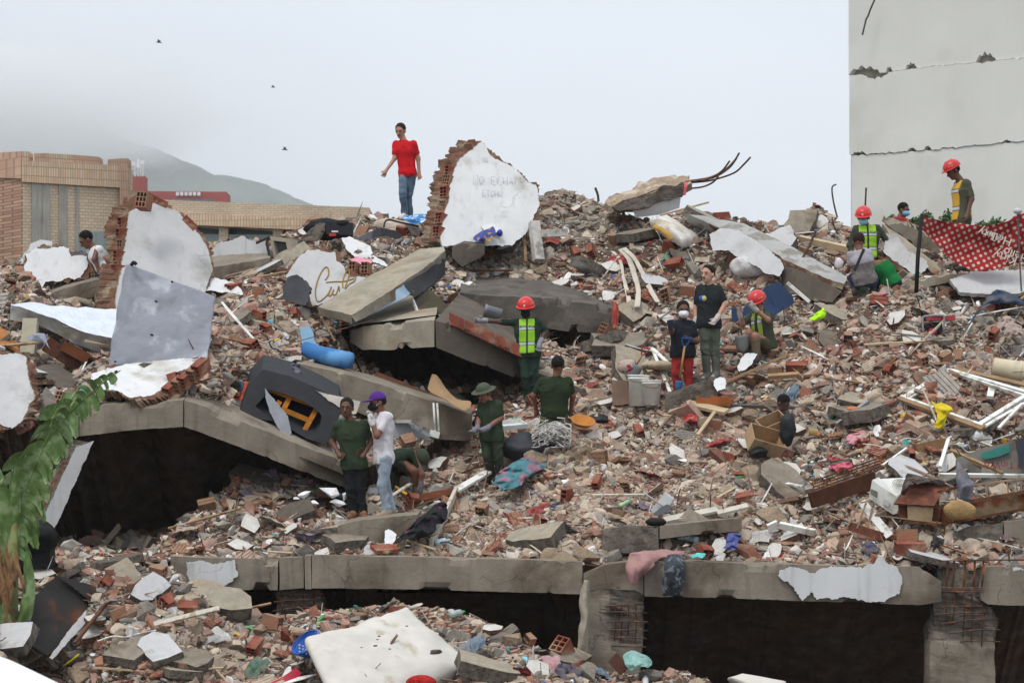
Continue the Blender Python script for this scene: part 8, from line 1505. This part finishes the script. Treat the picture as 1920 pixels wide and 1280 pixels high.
        for S_ in 'LR':
            K_, A_ = V3['K'+S_], V3['A'+S_]; T_ = V3.get('T'+S_, A_+f*.16); tl = T_-A_; V = Vol(np.minimum(np.minimum(A_, T_), K_)-.1, np.maximum(np.maximum(A_, T_), K_)+.1, .011)
            if boots: V.cap(K_+(A_-K_)*.3, A_, .066*s, .055*s, .02)
            h0 = A_+np.array([0, 0, -.035*s]); V.cap(A_, A_+tl*.3, .052*s, .045*s, .03); V.cap(h0-tl*.2, h0+tl*.2, .045*s, .042*s, .02); V.cap(h0, T_, .044*s, .04*s, .03); v, q = V.mesh(); mk('boot' if boots else 'shoe', v, q, mat('boot_'+(boots or shoe), boots or shoe, rough=.7, var=.25, vs=8, bump=.3), root, smooth=True)
    if glove:
        for S_ in 'LR':
            w = V3['W'+S_]; a = V3['E'+S_]; t = tips[S_]; V = Vol(np.minimum(w, t)-.08, np.maximum(w, t)+.08, .009); ax = (w-a)/(np.linalg.norm(w-a)+1e-6); V.cap(w-ax*.05, w, .04*s, .038*s, .015); V.cap(w, w+(t-w)/(np.linalg.norm(t-w)+1e-6)*.085, .037*s, .04*s, .015); v, q = V.mesh(); mb = MB(); mb.v = [tuple(x) for x in v]; mb.f = [tuple(x) for x in q]; mb.m = [0]*len(q); hand(mb, w, a, t, .0115)
            mk('glove', mb.v, mb.f, mat('glove_'+glove, glove, rough=.9, var=.2, vs=12, bump=.4), root, smooth=True)
    PEOPLE.append(root); return root
# standing on the skyline
person('young man in a bright red t-shirt and jeans walking on the skyline', 52.2, dict(H=(751, 246, 0), N=(755, 261), SL=(743, 270, .05), SR=(775, 269, -.05), EL=(740, 297, 0), ER=(784, 298, -.02), WL=(724, 320, -.15), WR=(786, 324, -.05), HL=(717, 334, -.2), HR=(788, 338, -.1), PL=(757, 324, .02), PR=(772, 324, 0), KL=(755, 362, -.12), KR=(766, 365, .06), AL=(759, 400, -.02), AR=(768, 402, .1), TL=(752, 409, -.1), TR=(771, 407, .1)),
    yaw=-22, pitch=18, S_=TL, skin='9c7260', shirt='c01a22', sleeve=.62, pants='5d7285', shoe='c9c8c4', hair='2a2019', fat=.84, s=1.03)
person('man in a white sleeveless vest bending behind the white wall piece, far left', 49.5, dict(H=(162, 450, -.02), N=(171, 461), SL=(169, 468, .12), SR=(184, 465, -.12), EL=(168, 485, .12), ER=(177, 486, -.2), WL=(172, 500, .1), WR=(183, 500, -.2), PL=(190, 500, .1), PR=(198, 500, -.08), KL=(182, 530, .1), KR=(190, 530, -.1), AL=(190, 560, .1), AR=(198, 560, -.1)),
    yaw=-70, pitch=35, S_=TL, skin='6e4a38', shirt='d9d9dc', tank=True, pants='33373d', hair='14100e', fat=.95)
person('man in yellow vest, olive shirt and red helmet, standing behind the polka dot sheet', 47.3, dict(H=(1787, 321, 0), N=(1797, 335), SL=(1797, 345, .14), SR=(1812, 343, -.14), EL=(1800, 372, .2), ER=(1822, 373, -.2), WL=(1796, 400, .2), WR=(1814, 400, -.26), HR=(1809, 414, -.28), PL=(1799, 412, .1), PR=(1808, 411, -.1), KL=(1798, 455, .1), KR=(1805, 458, -.12), AL=(1803, 492, .1), AR=(1810, 496, -.1), TL=(1790, 498, .05), TR=(1794, 504, -.15)),
    yaw=-72, pitch=28, skin='5b3d30', shirt='4c4d3c', sleeve=.8, pants='3f4234', boots='3b3a35', hat='helmet', hatc='c0282a', vest=('c79a2c', 0), fat=1.0)
person('boy in a dark red shirt and blue face mask leaning on the grey slab', 50.6, dict(H=(1694, 394, 0), N=(1688, 407), SL=(1678, 412, .1), SR=(1692, 412, -.12), EL=(1676, 428, .1), ER=(1704, 420, -.2), WL=(1684, 432, .1), WR=(1722, 426, -.25), PL=(1678, 432, .1), PR=(1688, 432, -.1), KL=(1690, 440, .1), KR=(1698, 440, -.1), AL=(1690, 462, .1), AR=(1697, 462, -.1)),
    yaw=55, pitch=15, skin='5e4032', shirt='8c2a30', sleeve=.7, pants='5a7086', hair='14110f', mask='7fb0cc', s=.92)
person('masked man in lime vest and red helmet with hand on hip, above the crouching pair', 48.3, dict(H=(1619, 408, -.02), N=(1624, 421), SL=(1606, 428, 0), SR=(1644, 427, 0), EL=(1594, 460, .02), ER=(1667, 457, .05), WL=(1600, 486, -.1), WR=(1655, 482, -.02), PL=(1615, 482, 0), PR=(1636, 482, 0), KL=(1612, 525, 0), KR=(1636, 525, 0), AL=(1612, 565, 0), AR=(1636, 565, 0)),
    fit=False, yaw=-12, pitch=22, skin='5b4033', shirt='3d4339', sleeve=1.9, pants='3d4339', hat='helmet', hatc='cc2f30', mask='8cbccb', vest=('8fbf20', .05))
person('person in a two tone grey shirt squatting with back to us, bag strap across', 46.6, dict(H=(1610, 454, .06), N=(1612, 467, .02), SL=(1597, 475, 0), SR=(1627, 474, 0), EL=(1594, 498, .05), ER=(1632, 502, .2), WL=(1590, 506, .25), WR=(1622, 506, .35), PL=(1611, 523, .05), PR=(1633, 522, .05), KL=(1598, 521, .42), KR=(1640, 519, .42), AL=(1603, 542, .25), AR=(1638, 543, .25)),
    fit=False, yaw=175, pitch=20, skin='6e4a3a', shirt='77726f', sleeve=.7, pants='2e3d52', hair='2b1c16', band='a09ca3', backvest=True, fat=1.05)
bar('bag_strap', P(1620, 467, 46.3), P(1602, 508, 46.28), .045, .02, plain('2d2b30', .8, name='strap_dark'), bpy.data.objects[PEOPLE[-1].name], up=(0, -1, 0))
person('person in a bright green shirt bent right over beside the one in grey', 46.95, dict(H=(1640, 508, .3), N=(1644, 500, .2), SL=(1641, 494, .12), SR=(1658, 492, -.05), EL=(1636, 520, .2), ER=(1650, 520, .1), WL=(1634, 540, .2), WR=(1642, 545, .1), PL=(1664, 532, .08), PR=(1676, 530, -.08), KL=(1648, 548, .1), KR=(1660, 550, -.1), AL=(1662, 568, .1), AR=(1670, 570, -.1)),
    fit=False, yaw=-150, pitch=60, skin='6e4a3a', shirt='1a6e38', sleeve=.7, pants='34343a', hair='1c1512', backvest=True, fat=1.15, hem=.06)
# right of centre
person('smiling man in a dark t-shirt, grey work trousers and rubber boots, hand on hip', 43.7, dict(H=(1327, 515, -.02), N=(1331, 531), SL=(1313, 541, .05), SR=(1347, 542, -.05), EL=(1305, 576, .1), ER=(1360, 569, -.08), WL=(1305, 603, .02), WR=(1344, 597, -.16), HL=(1305, 622, 0), HR=(1336, 606, -.2), PL=(1320, 606, 0), PR=(1338, 605, 0), KL=(1322, 655, -.05), KR=(1341, 655, .02), AL=(1326, 704, .02), AR=(1343, 701, .04), TL=(1312, 715, -.14), TR=(1331, 712, -.12)),
    yaw=-38, pitch=0, skin='b08672', shirt='23282a', sleeve=.75, pants='565b50', boots='5b5e58', hair='1b1714', glove='b9b0aa', fat=1.0)
resp = P(1315, 560, 43.5); lathe('respirator', resp, (.4, -1, 0), [(0, 0), (.045, 0), (.05, .03), (.05, .08), (.04, .085), (0, .085)], plain('2a4fb0', .4, name='respirator_blue'), n=18, label='blue respirator with yellow filter hanging on the smiling man', cat='respirator')
lathe('filter', resp+Vector((.035, -.086, 0)), (.4, -1, 0), [(0, 0.002), (.038, 0), (.038, .01), (0, .01)], plain('c9bd6a', .6, name='filter_yellow'), bpy.data.objects['respirator'], n=18)
person('man in red trousers, black shirt and white mask, hand on the blue gripped shovel', 43.7, dict(H=(1281, 582, -.02), N=(1281, 598), SL=(1266, 608, 0), SR=(1296, 608, 0), EL=(1258, 622, -.18), ER=(1306, 640, -.02), WL=(1257, 612, -.42), WR=(1293, 636, -.28), HL=(1256, 601, -.5), HR=(1285, 633, -.32), PL=(1272, 660, 0), PR=(1288, 660, 0), KL=(1268, 700, -.04), KR=(1291, 700, 0), AL=(1270, 738, 0), AR=(1292, 738, 0)),
    yaw=5, pitch=8, skin='5a3f33', shirt='1d2027', sleeve=.6, pants='8c2c28', hair='16120f', mask='dadbdd', glove='3b4152', fat=1.05)
person('crouching digger in olive vest and red helmet, glove raised to his face', 45.2, dict(H=(1421, 567, 0), N=(1428, 580), SL=(1412, 590, .06), SR=(1436, 588, -.06), EL=(1392, 608, -.05), ER=(1440, 600, -.28), WL=(1387, 588, -.1), WR=(1414, 578, -.34), HL=(1386, 578, -.12), HR=(1406, 570, -.36), PL=(1430, 646, .04), PR=(1442, 646, -.04), KL=(1405, 624, -.12), KR=(1416, 630, -.3), AL=(1402, 664, -.1), AR=(1420, 668, -.3)),
    yaw=-35, pitch=30, skin='8a6152', shirt='3f4537', sleeve=.75, pants='5c5240', hat='helmet', hatc='c22c30', vest=('8fa83e', .12), glove='b5aea8', shoe='4a4743')
person('soldier in lime vest and red helmet, black mask, one arm stretched out left', 46.4, dict(H=(986, 580, -.02), N=(987, 595), SL=(971, 603, 0), SR=(1005, 603, 0), EL=(940, 603, -.02), ER=(1023, 621, .02), WL=(906, 601, -.05), WR=(1013, 641, -.08), HL=(894, 600, -.08), HR=(1010, 652, -.1), PL=(981, 660, 0), PR=(1001, 660, 0), KL=(985, 703, -.05), KR=(999, 703, 0), AL=(991, 746, .02), AR=(1003, 746, .05)),
    yaw=-8, pitch=18, skin='4a362d', shirt='28352c', sleeve=.9, pants='27382f', hat='helmet', hatc='cc2620', mask='15171a', vest=('8fc822', .05), glove='8f8f92')
person('man in a dark green t-shirt seen from behind, kneeling by the white strings', 43.4, dict(H=(1046, 686, .0), N=(1046, 703), SL=(1017, 714, 0), SR=(1065, 713, 0), EL=(1000, 742, .02), ER=(1074, 742, .05), WL=(1005, 766, .1), WR=(1071, 766, .15), PL=(1028, 774, 0), PR=(1051, 774, 0), KL=(1018, 806, -.1), KR=(1060, 806, -.1), AL=(1022, 822, .3), AR=(1056, 822, .3)),
    yaw=176, pitch=5, skin='6b4534', shirt='26321f', sleeve=.7, pants='4b4938', hair='1b1512', backvest=True, fat=1.12)
person('man in bush hat and green t-shirt looking down, gloved hands on a shovel', 43.9, dict(H=(908, 737, -.02), N=(914, 750), SL=(905, 757, .1), SR=(933, 757, -.08), EL=(899, 785, .06), ER=(939, 783, -.1), WL=(895, 804, -.12), WR=(912, 803, -.24), HL=(888, 809, -.18), HR=(898, 808, -.32), PL=(913, 817, .05), PR=(930, 817, -.05), KL=(914, 856, .0), KR=(935, 856, -.05), AL=(922, 893, .1), AR=(937, 891, .05), TL=(912, 900, .0), TR=(928, 899, -.1)),
    yaw=-40, pitch=22, skin='7a5343', shirt='2c3827', sleeve=.72, pants='37402f', hat='bush', hatc='4d5144', glove='77747c', boots='33332d')
person('dark haired man in green t-shirt and black trousers with hands on hips', 42.1, dict(H=(650, 765, -.02), N=(653, 784), SL=(635, 796, 0), SR=(682, 795, 0), EL=(623, 829, .06), ER=(696, 828, .06), WL=(634, 848, -.06), WR=(684, 848, -.06), HL=(643, 855, -.12), HR=(670, 848, -.13), PL=(654, 868, 0), PR=(674, 868, 0), KL=(658, 915, -.03), KR=(675, 915, 0), AL=(664, 960, .02), AR=(681, 960, .02), TL=(655, 969, -.14), TR=(684, 970, -.14)),
    yaw=-8, pitch=5, skin='5c3f31', shirt='2e3a28', sleeve=.62, pants='1c1d20', hair='1d1a18', shoe='7d5a3e', fat=1.0, hem=.1)
person('man in white t-shirt, purple cap and black mask, gloved hand at his chin', 42.4, dict(H=(708, 755, -.02), N=(716, 770), SL=(710, 780, .14), SR=(727, 780, -.14), EL=(712, 815, .1), ER=(707, 817, -.26), WL=(704, 800, -.05), WR=(696, 790, -.2), HL=(700, 790, -.05), HR=(694, 776, -.16), PL=(714, 858, .09), PR=(724, 858, -.09), KL=(722, 908, .1), KR=(716, 908, -.12), AL=(734, 955, .08), AR=(726, 957, -.1), TL=(724, 964, .06), TR=(708, 967, -.14)),
    yaw=-68, pitch=8, skin='6a4636', shirt='cdc9cc', sleeve=.65, pants='8c98a3', hair='201915', hat='cap', hatc='54307e', mask='1a1b1e', glove='c4c0c0', shoe='9a8672', fat=1.02, hem=.09)
person('man in green shirt and cap bending down to the rubble behind the man in white', 43.2, dict(H=(788, 860, -.05), N=(780, 850), SL=(775, 853, .14), SR=(772, 849, -.14), EL=(786, 884, .12), ER=(791, 888, -.16), WL=(784, 908, .05), WR=(789, 911, -.15), HL=(783, 922, .03), HR=(786, 926, -.15), PL=(742, 862, .1), PR=(744, 860, -.1), KL=(740, 893, .12), KR=(775, 882, -.16), AL=(742, 920, .14), AR=(781, 914, -.05)),
    yaw=40, pitch=68, skin='6a4636', shirt='28352a', sleeve=.6, pants='2a3229', hair='201915', hat='cap', hatc='40443a', glove='6a6266', fat=1.0)
person('boy bending in a pit on the right slope, only dark head and shoulder showing', 43.35, dict(H=(1468, 756, 0), N=(1458, 768), SL=(1444, 778, .08), SR=(1466, 778, -.08), EL=(1440, 796, .1), ER=(1474, 792, -.1), WL=(1446, 808, 0), WR=(1480, 802, -.1), PL=(1440, 815, .1), PR=(1452, 815, -.05), KL=(1440, 835, 0), KR=(1452, 835, 0), AL=(1440, 855, .1), AR=(1452, 855, .1)),
    fit=False, yaw=55, pitch=40, skin='4a3228', shirt='262c3a', sleeve=.6, pants='262a30', hair='14100e', s=.95)
# ---------------------------------------------------------------- larger pieces one can pick out, each a thing of its own
LM = [(752,400,'the man in the red t-shirt'),(915,360,'the tallest white wall fragment'),(300,480,'the big grey white wall fragment'),(305,590,'the tall grey wrapped board'),(110,500,'the jagged white wall piece'),
 (120,610,'the sagging mattress'),(545,760,'the black sofa'),(615,655,'the blue foam roll'),(720,530,'the tilted slab'),(620,520,'the gold handwriting'),(1060,400,'the peak of the heap'),(1240,365,'the skyline slab'),(1190,520,'the hanging pale straps'),
 (1260,430,'the cream mattress'),(1050,600,'the sooty slab'),(988,650,'the soldier in lime vest'),(1042,730,'the kneeling man'),(915,820,'the man in the bush hat'),(1035,810,'the white strings'),(655,860,'the man with hands on hips'),(720,860,'the man in the purple cap'),
 (1210,730,'the white buckets'),(1280,650,'the man in red trousers'),(1330,610,'the man in rubber boots'),(1420,600,'the crouching digger'),(1440,560,'the blue cabinet'),(1530,590,'the crumpled lime vest'),(1470,760,'the boy in the pit'),(1435,825,'the cardboard box'),(1800,760,'the window frame'),
 (1750,610,'the generator'),(1890,690,'the cream bucket'),(1610,820,'the pink cloth bundle'),(1580,910,'the rusty lattice'),(1665,930,'the air conditioner'),(1800,950,'the rusty cabinet'),(1320,970,'the long white board'),(1200,1060,'the dusty pink cloth'),(1262,1075,'the hanging trousers'),
 (1575,1090,'the long white plaster patch'),(600,930,'the polystyrene lumps'),(800,980,'the black and magenta clothes'),(975,880,'the turquoise blanket'),(720,1210,'the front mattress'),(570,1215,'the blue basket'),(110,1150,'the burnt sheet metal'),(395,1080,'the left plaster patch'),(560,1140,'the squashed column stub'),
 (1150,1180,'the split column'),(1500,480,'the long plastered slab'),(1640,480,'the crouching pair'),(1820,450,'the polka dot sheet'),(1150,850,'the middle of the tan mound'),(280,710,'the white slab over the hollow'),(1680,640,'the grey faced round chunk'),(880,1000,'the lower middle slope'),(1000,960,'the foot of the tan mound'),(300,1150,'the middle of the lower left bank'),(420,1230,'the bottom of the lower left bank')]
AVOID = [(700,220,800,400),(640,745,700,965),(690,730,745,965),(893,712,948,900),(1005,665,1080,775),(965,555,1030,745),(1255,570,1310,722),(1300,495,1368,712),(1380,545,1455,660),(1590,380,1690,540),(1770,300,1830,505),(210,490,410,690),(575,1135,875,1280),(1175,700,1245,762),(540,180,700,420),(148,750,650,860),(560,690,870,800),(655,600,990,690),(15,565,225,640),(1725,400,1920,500),(450,690,640,830),(595,465,835,610),(826,265,1012,452),(218,360,400,560),(1225,800,1225,800),(1640,895,1765,975),(1173,1030,1285,1110),(1712,690,1900,790),(1455,740,1480,790)]
DIRS = lambda dx, dy: ('right of' if dx > 0 else 'left of') if abs(dx) > abs(dy) else ('below' if dy > 0 else 'above')
cw = mat('chip_white', 'c9c7c2', var=.12, vs=6, bump=.3, bs=25, dust=.3); cg = mat('lump_grey', '7d7871', var=.3, vs=6, bump=.9, bs=14, bdist=.03, dust=.3); ct = mat('lump_tan', '9a8772', var=.3, vs=6, bump=.9, bs=14, bdist=.03, dust=.2)
def two_tone(V, F, name):
    me = bpy.data.meshes.new(name); me.from_pydata([tuple(x) for x in V], [], [tuple(int(i) for i in f) for f in F]); me.update(); me.materials.append(cw); me.materials.append(core_m)
    for p in me.polygons: p.material_index = 0 if p.normal.z > .8 else 1
    return me
def pm(V, F, m, name):
    me = bpy.data.meshes.new(name); me.from_pydata([tuple(x) for x in V], [], [tuple(int(i) for i in f) for f in F]); me.update(); me.materials.append(m); return me
def broken(me, k):
    r_ = random.Random(k); bm = bmesh.new(); bm.from_mesh(me)
    for _ in range(r_.randint(1, 2)):
        n_ = Vector((r_.choice((-1, 1))*r_.uniform(.5, 1), r_.uniform(-.5, .5), r_.uniform(-.9, .9))).normalized(); bmesh.ops.bisect_plane(bm, geom=bm.verts[:]+bm.edges[:]+bm.faces[:], plane_co=n_*r_.uniform(.03, .1), plane_no=n_, clear_outer=True)
    for v in bm.verts: v.co += Vector((r_.uniform(-1, 1), r_.uniform(-1, 1), r_.uniform(-1, 1)))*.005
    m2 = bpy.data.meshes.new('broken_block'); bm.to_mesh(m2); bm.free(); [m2.materials.append(x) for x in me.materials]; return m2
BB = [BM[0], BM[1]]+[broken(BM[i % 4], i) for i in range(12)]
KINDS = {
 'hollow_block': (BB, 'hollow clay block', 'brick', (.8, 1.15), 80),
 'wall_chip': ([two_tone(*shard(rr.randint(6, 9), .14, rr, .75), 'wall_chip') for _ in range(12)], 'white wall chip', 'wall piece', (.1, .27), 70),
 'concrete_lump': ([pm(*convex(16, 1, .8, .6, rr), m_, 'concrete_lump') for m_ in (cg, cg, cg, ct, ct, ct) for _ in (0, 1)], 'concrete lump', 'stone', (.11, .28), 60),
 'brick_shard': ([pm(*ribbed(rr), m_, 'brick_shard') for m_ in (brickm, brickm, brickm2, brickm2) for _ in (0, 1)], 'ribbed clay brick shard', 'brick', (.1, .2), 66),
 'plank': ([pm(*[np.array(q, float) if i == 0 else np.array(q) for i, q in enumerate(barvf((-1, 0, 0), (1, 0, 0), .12*w_, .05))], m_, 'plank') for m_ in (wood, wood_d, mat('pale_wood', 'baa587'), mat('white_wood', 'c2bbae')) for w_ in (1, .6)], 'broken board', 'board', (.22, .6), 44)}
def slabf(k):
    r_ = random.Random(k+50); bm = bmesh.new(); n = 11; t = r_.uniform(.1, .2); pts = []
    for i in range(n): a = 2*math.pi*i/n; c_, s_ = math.cos(a), math.sin(a); m = 1/max(abs(c_)/1.0, abs(s_)/.62); pts.append((c_*m*r_.uniform(.82, 1), s_*m*r_.uniform(.82, 1)))
    V = [(x, y, -t) for x, y in pts]+[(x*r_.uniform(.9, 1.03), y*r_.uniform(.9, 1.03), t) for x, y in pts]; F = [tuple(range(n-1, -1, -1)), tuple(range(n, 2*n))]+[(i, (i+1) % n, n+(i+1) % n, n+i) for i in range(n)]
    me = bpy.data.meshes.new('slab_fragment'); me.from_pydata(V, [], F); me.update(); me.materials.append((concrete, concrete_d, concrete_l, plaster_g)[k % 4]); me.materials.append(concrete_r); [setattr(p, 'material_index', 1) for p in me.polygons if abs(p.normal.z) < .7]; return me
def ragm(k, hx):
    r_ = random.Random(k); N_ = 12; V = []; F = []
    for j in range(N_+1):
        for i in range(N_+1):
            u_, v_ = i/N_-.5, j/N_-.5; q = np.array([u_*2.2, v_*2.2, k*3.7]); V.append((u_*2*(1+.4*float(vnoise(q, 1, k))), v_*1.3*(1+.4*float(vnoise(q, 1, k+3))), .34*(1-2*abs(float(fbm(q, 1.6, 2, k+5))))*(1-3*(u_*u_+v_*v_)*.8)))
    for j in range(N_):
        for i in range(N_): a = j*(N_+1)+i; F.append((a, a+1, a+N_+2, a+N_+1))
    me = bpy.data.meshes.new('rag'); me.from_pydata(V, [], F); me.update(); me.materials.append(cloth(hx)); me.polygons.foreach_set('use_smooth', [True]*len(me.polygons)); return me
RC = [('2b3550', 'navy'), ('b98d95', 'faded pink'), ('c4c2c0', 'off white'), ('25262a', 'black'), ('7d6f86', 'mauve'), ('6b7f8e', 'blue grey'), ('8a2c33', 'dark red'), ('6a5a48', 'brown'), ('a9a08e', 'beige'), ('4c6a5c', 'dull green')]
KINDS['slab_fragment'] = ([slabf(k) for k in range(8)], 'slab fragment', 'slab', (.24, .5), 52)
KINDS['rag'] = ([ragm(k, RC[k][0]) for k in range(10)], 'crumpled rag', 'rag', (.1, .24), 58)
TONE = {'slab_fragment': ['beige grey', 'dark grey', 'pale grey', 'white plastered']*2, 'rag': [c_[1] for c_ in RC], 'hollow_block': ['red', 'dusty']+['red', 'dusty']*6, 'brick_shard': ['red']*4+['dusty']*4, 'concrete_lump': ['grey']*6+['tan']*6, 'plank': ['brown', 'brown', 'dark', 'dark', 'pale', 'pale', 'white', 'white'], 'wall_chip': ['']*12}
made = []; rg = random.Random(21)
for kn, (meshes, word, cat_, (s0, s1), cnt) in KINDS.items():
    k = 0
    while k < cnt:
        S, poly, hs = rg.choice([(TR, polyTR, [hole3])]*6+[(TL, polyTL, [hole2])]*3+[(LO, polyLO, [])]*2); p = np.array(poly); x = rg.uniform(max(8, p[:, 0].min()), min(1912, p[:, 0].max())); y = rg.uniform(p[:, 1].min()+6, min(1272, p[:, 1].max()-4))
        if not inpoly(x, y, poly) or any(inpoly(x, y, h) for h in hs) or any(a <= x <= c and b <= y <= d for a, b, c, d in AVOID): continue
        if kn in ('hollow_block', 'brick_shard') and rg.random() > zred(x, y)+.25: continue
        if kn == 'slab_fragment' and (ztan(x, y) > .75 or any(a-45 <= x <= c+45 and b-30 <= y <= d+40 for a, b, c, d in AVOID[:11])): continue
        if any((x-q[1])**2+(y-q[2])**2 < 26**2 for q in made): continue
        s = rg.uniform(s0, s1); i = rg.randrange(len(meshes)); o = Vector(S.pos(x, y)); lift = (.05 if kn == 'hollow_block' else s*.18)
        rot = (rg.gauss(.35, .3), rg.gauss(0, .3), rg.uniform(0, 6.3)) if kn != 'plank' else (rg.gauss(.3, .2), rg.gauss(0, .25), rg.gauss(0, .8)); e_ = Euler((rg.gauss(.45, .35), rg.gauss(0, .3), 0)).to_matrix() @ Euler((0, 0, rot[2])).to_matrix()
        ob = putmesh(meshes[i], kn, o+Vector((0, -.1, lift)), (e_ if kn != 'plank' else Euler(rot).to_matrix()).to_euler(), scale=s)
        made.append((ob, x, y, kn, s, TONE[kn][i], word, cat_)); k += 1
groups = {}
for ob, x, y, kn, s, tone, word, cat_ in made:
    q = min(LM, key=lambda l: (l[0]-x)**2+(l[1]-y)**2); dx, dy = x-q[0], y-q[1]; dist = math.hypot(dx, dy); far = 'just' if dist < 55 else ('a bit' if dist < 110 else 'well')
    lab = (tone+' '+word).strip()+', '+far+' '+DIRS(dx, dy)+' '+q[2]; groups.setdefault(lab, []).append((s, ob, cat_, kn, x, y, q))
RANKS = {2: ['bigger', 'smaller'], 3: ['biggest', 'middling', 'smallest'], 4: ['biggest', 'second biggest', 'second smallest', 'smallest']}
for lab, l in groups.items():
    l.sort(key=lambda t: -t[0]); n = len(l)
    for j, (s, ob, cat_, kn, x, y, q) in enumerate(l):
        w = lab if n == 1 else RANKS.get(n, RANKS[4])[min(j, 3)]+' '+lab
        settag(ob, w, cat_, {'hollow_block': 'loose hollow clay blocks', 'wall_chip': 'white faced wall chips', 'concrete_lump': 'loose concrete lumps', 'brick_shard': 'ribbed brick shards', 'plank': 'loose broken boards', 'slab_fragment': 'loose slab fragments', 'rag': 'rags strewn over the rubble'}[kn])

# loose wires and thin bent bars over the heap, nobody could count them
wb = MB(); rw = random.Random(77)
for i in range(150):
    S, poly = rw.choice([(TR, polyTR)]*4+[(TL, polyTL), (LO, polyLO)]); p = np.array(poly); x = rw.uniform(p[:, 0].min(), p[:, 0].max()); y = rw.uniform(p[:, 1].min()+15, p[:, 1].max()-10)
    if not inpoly(x, y, poly) or any(a <= x <= c and b <= y <= d for a, b, c, d in AVOID): continue
    o = Vector(S.pos(x, y)); L = rw.uniform(.2, .8); a = rw.uniform(0, 6.3); pts = []
    for k in range(5): t = k/4-.5; pts.append(o+Vector((math.cos(a)*L*t*2*.6, -.12+rw.uniform(-.08, .05), .06+math.sin(a)*L*t*.7+rw.uniform(-.05, .09))))
    v, f = tubevf(smoothpath(pts, 4), rw.choice((.005, .007, .01)), 5); wb.add(v, f, rw.choice((0, 0, 1, 2)))
wb.build('loose_wires', [steel, alu, plain('1f1f22', .6, name='wire_black')], kind='stuff')
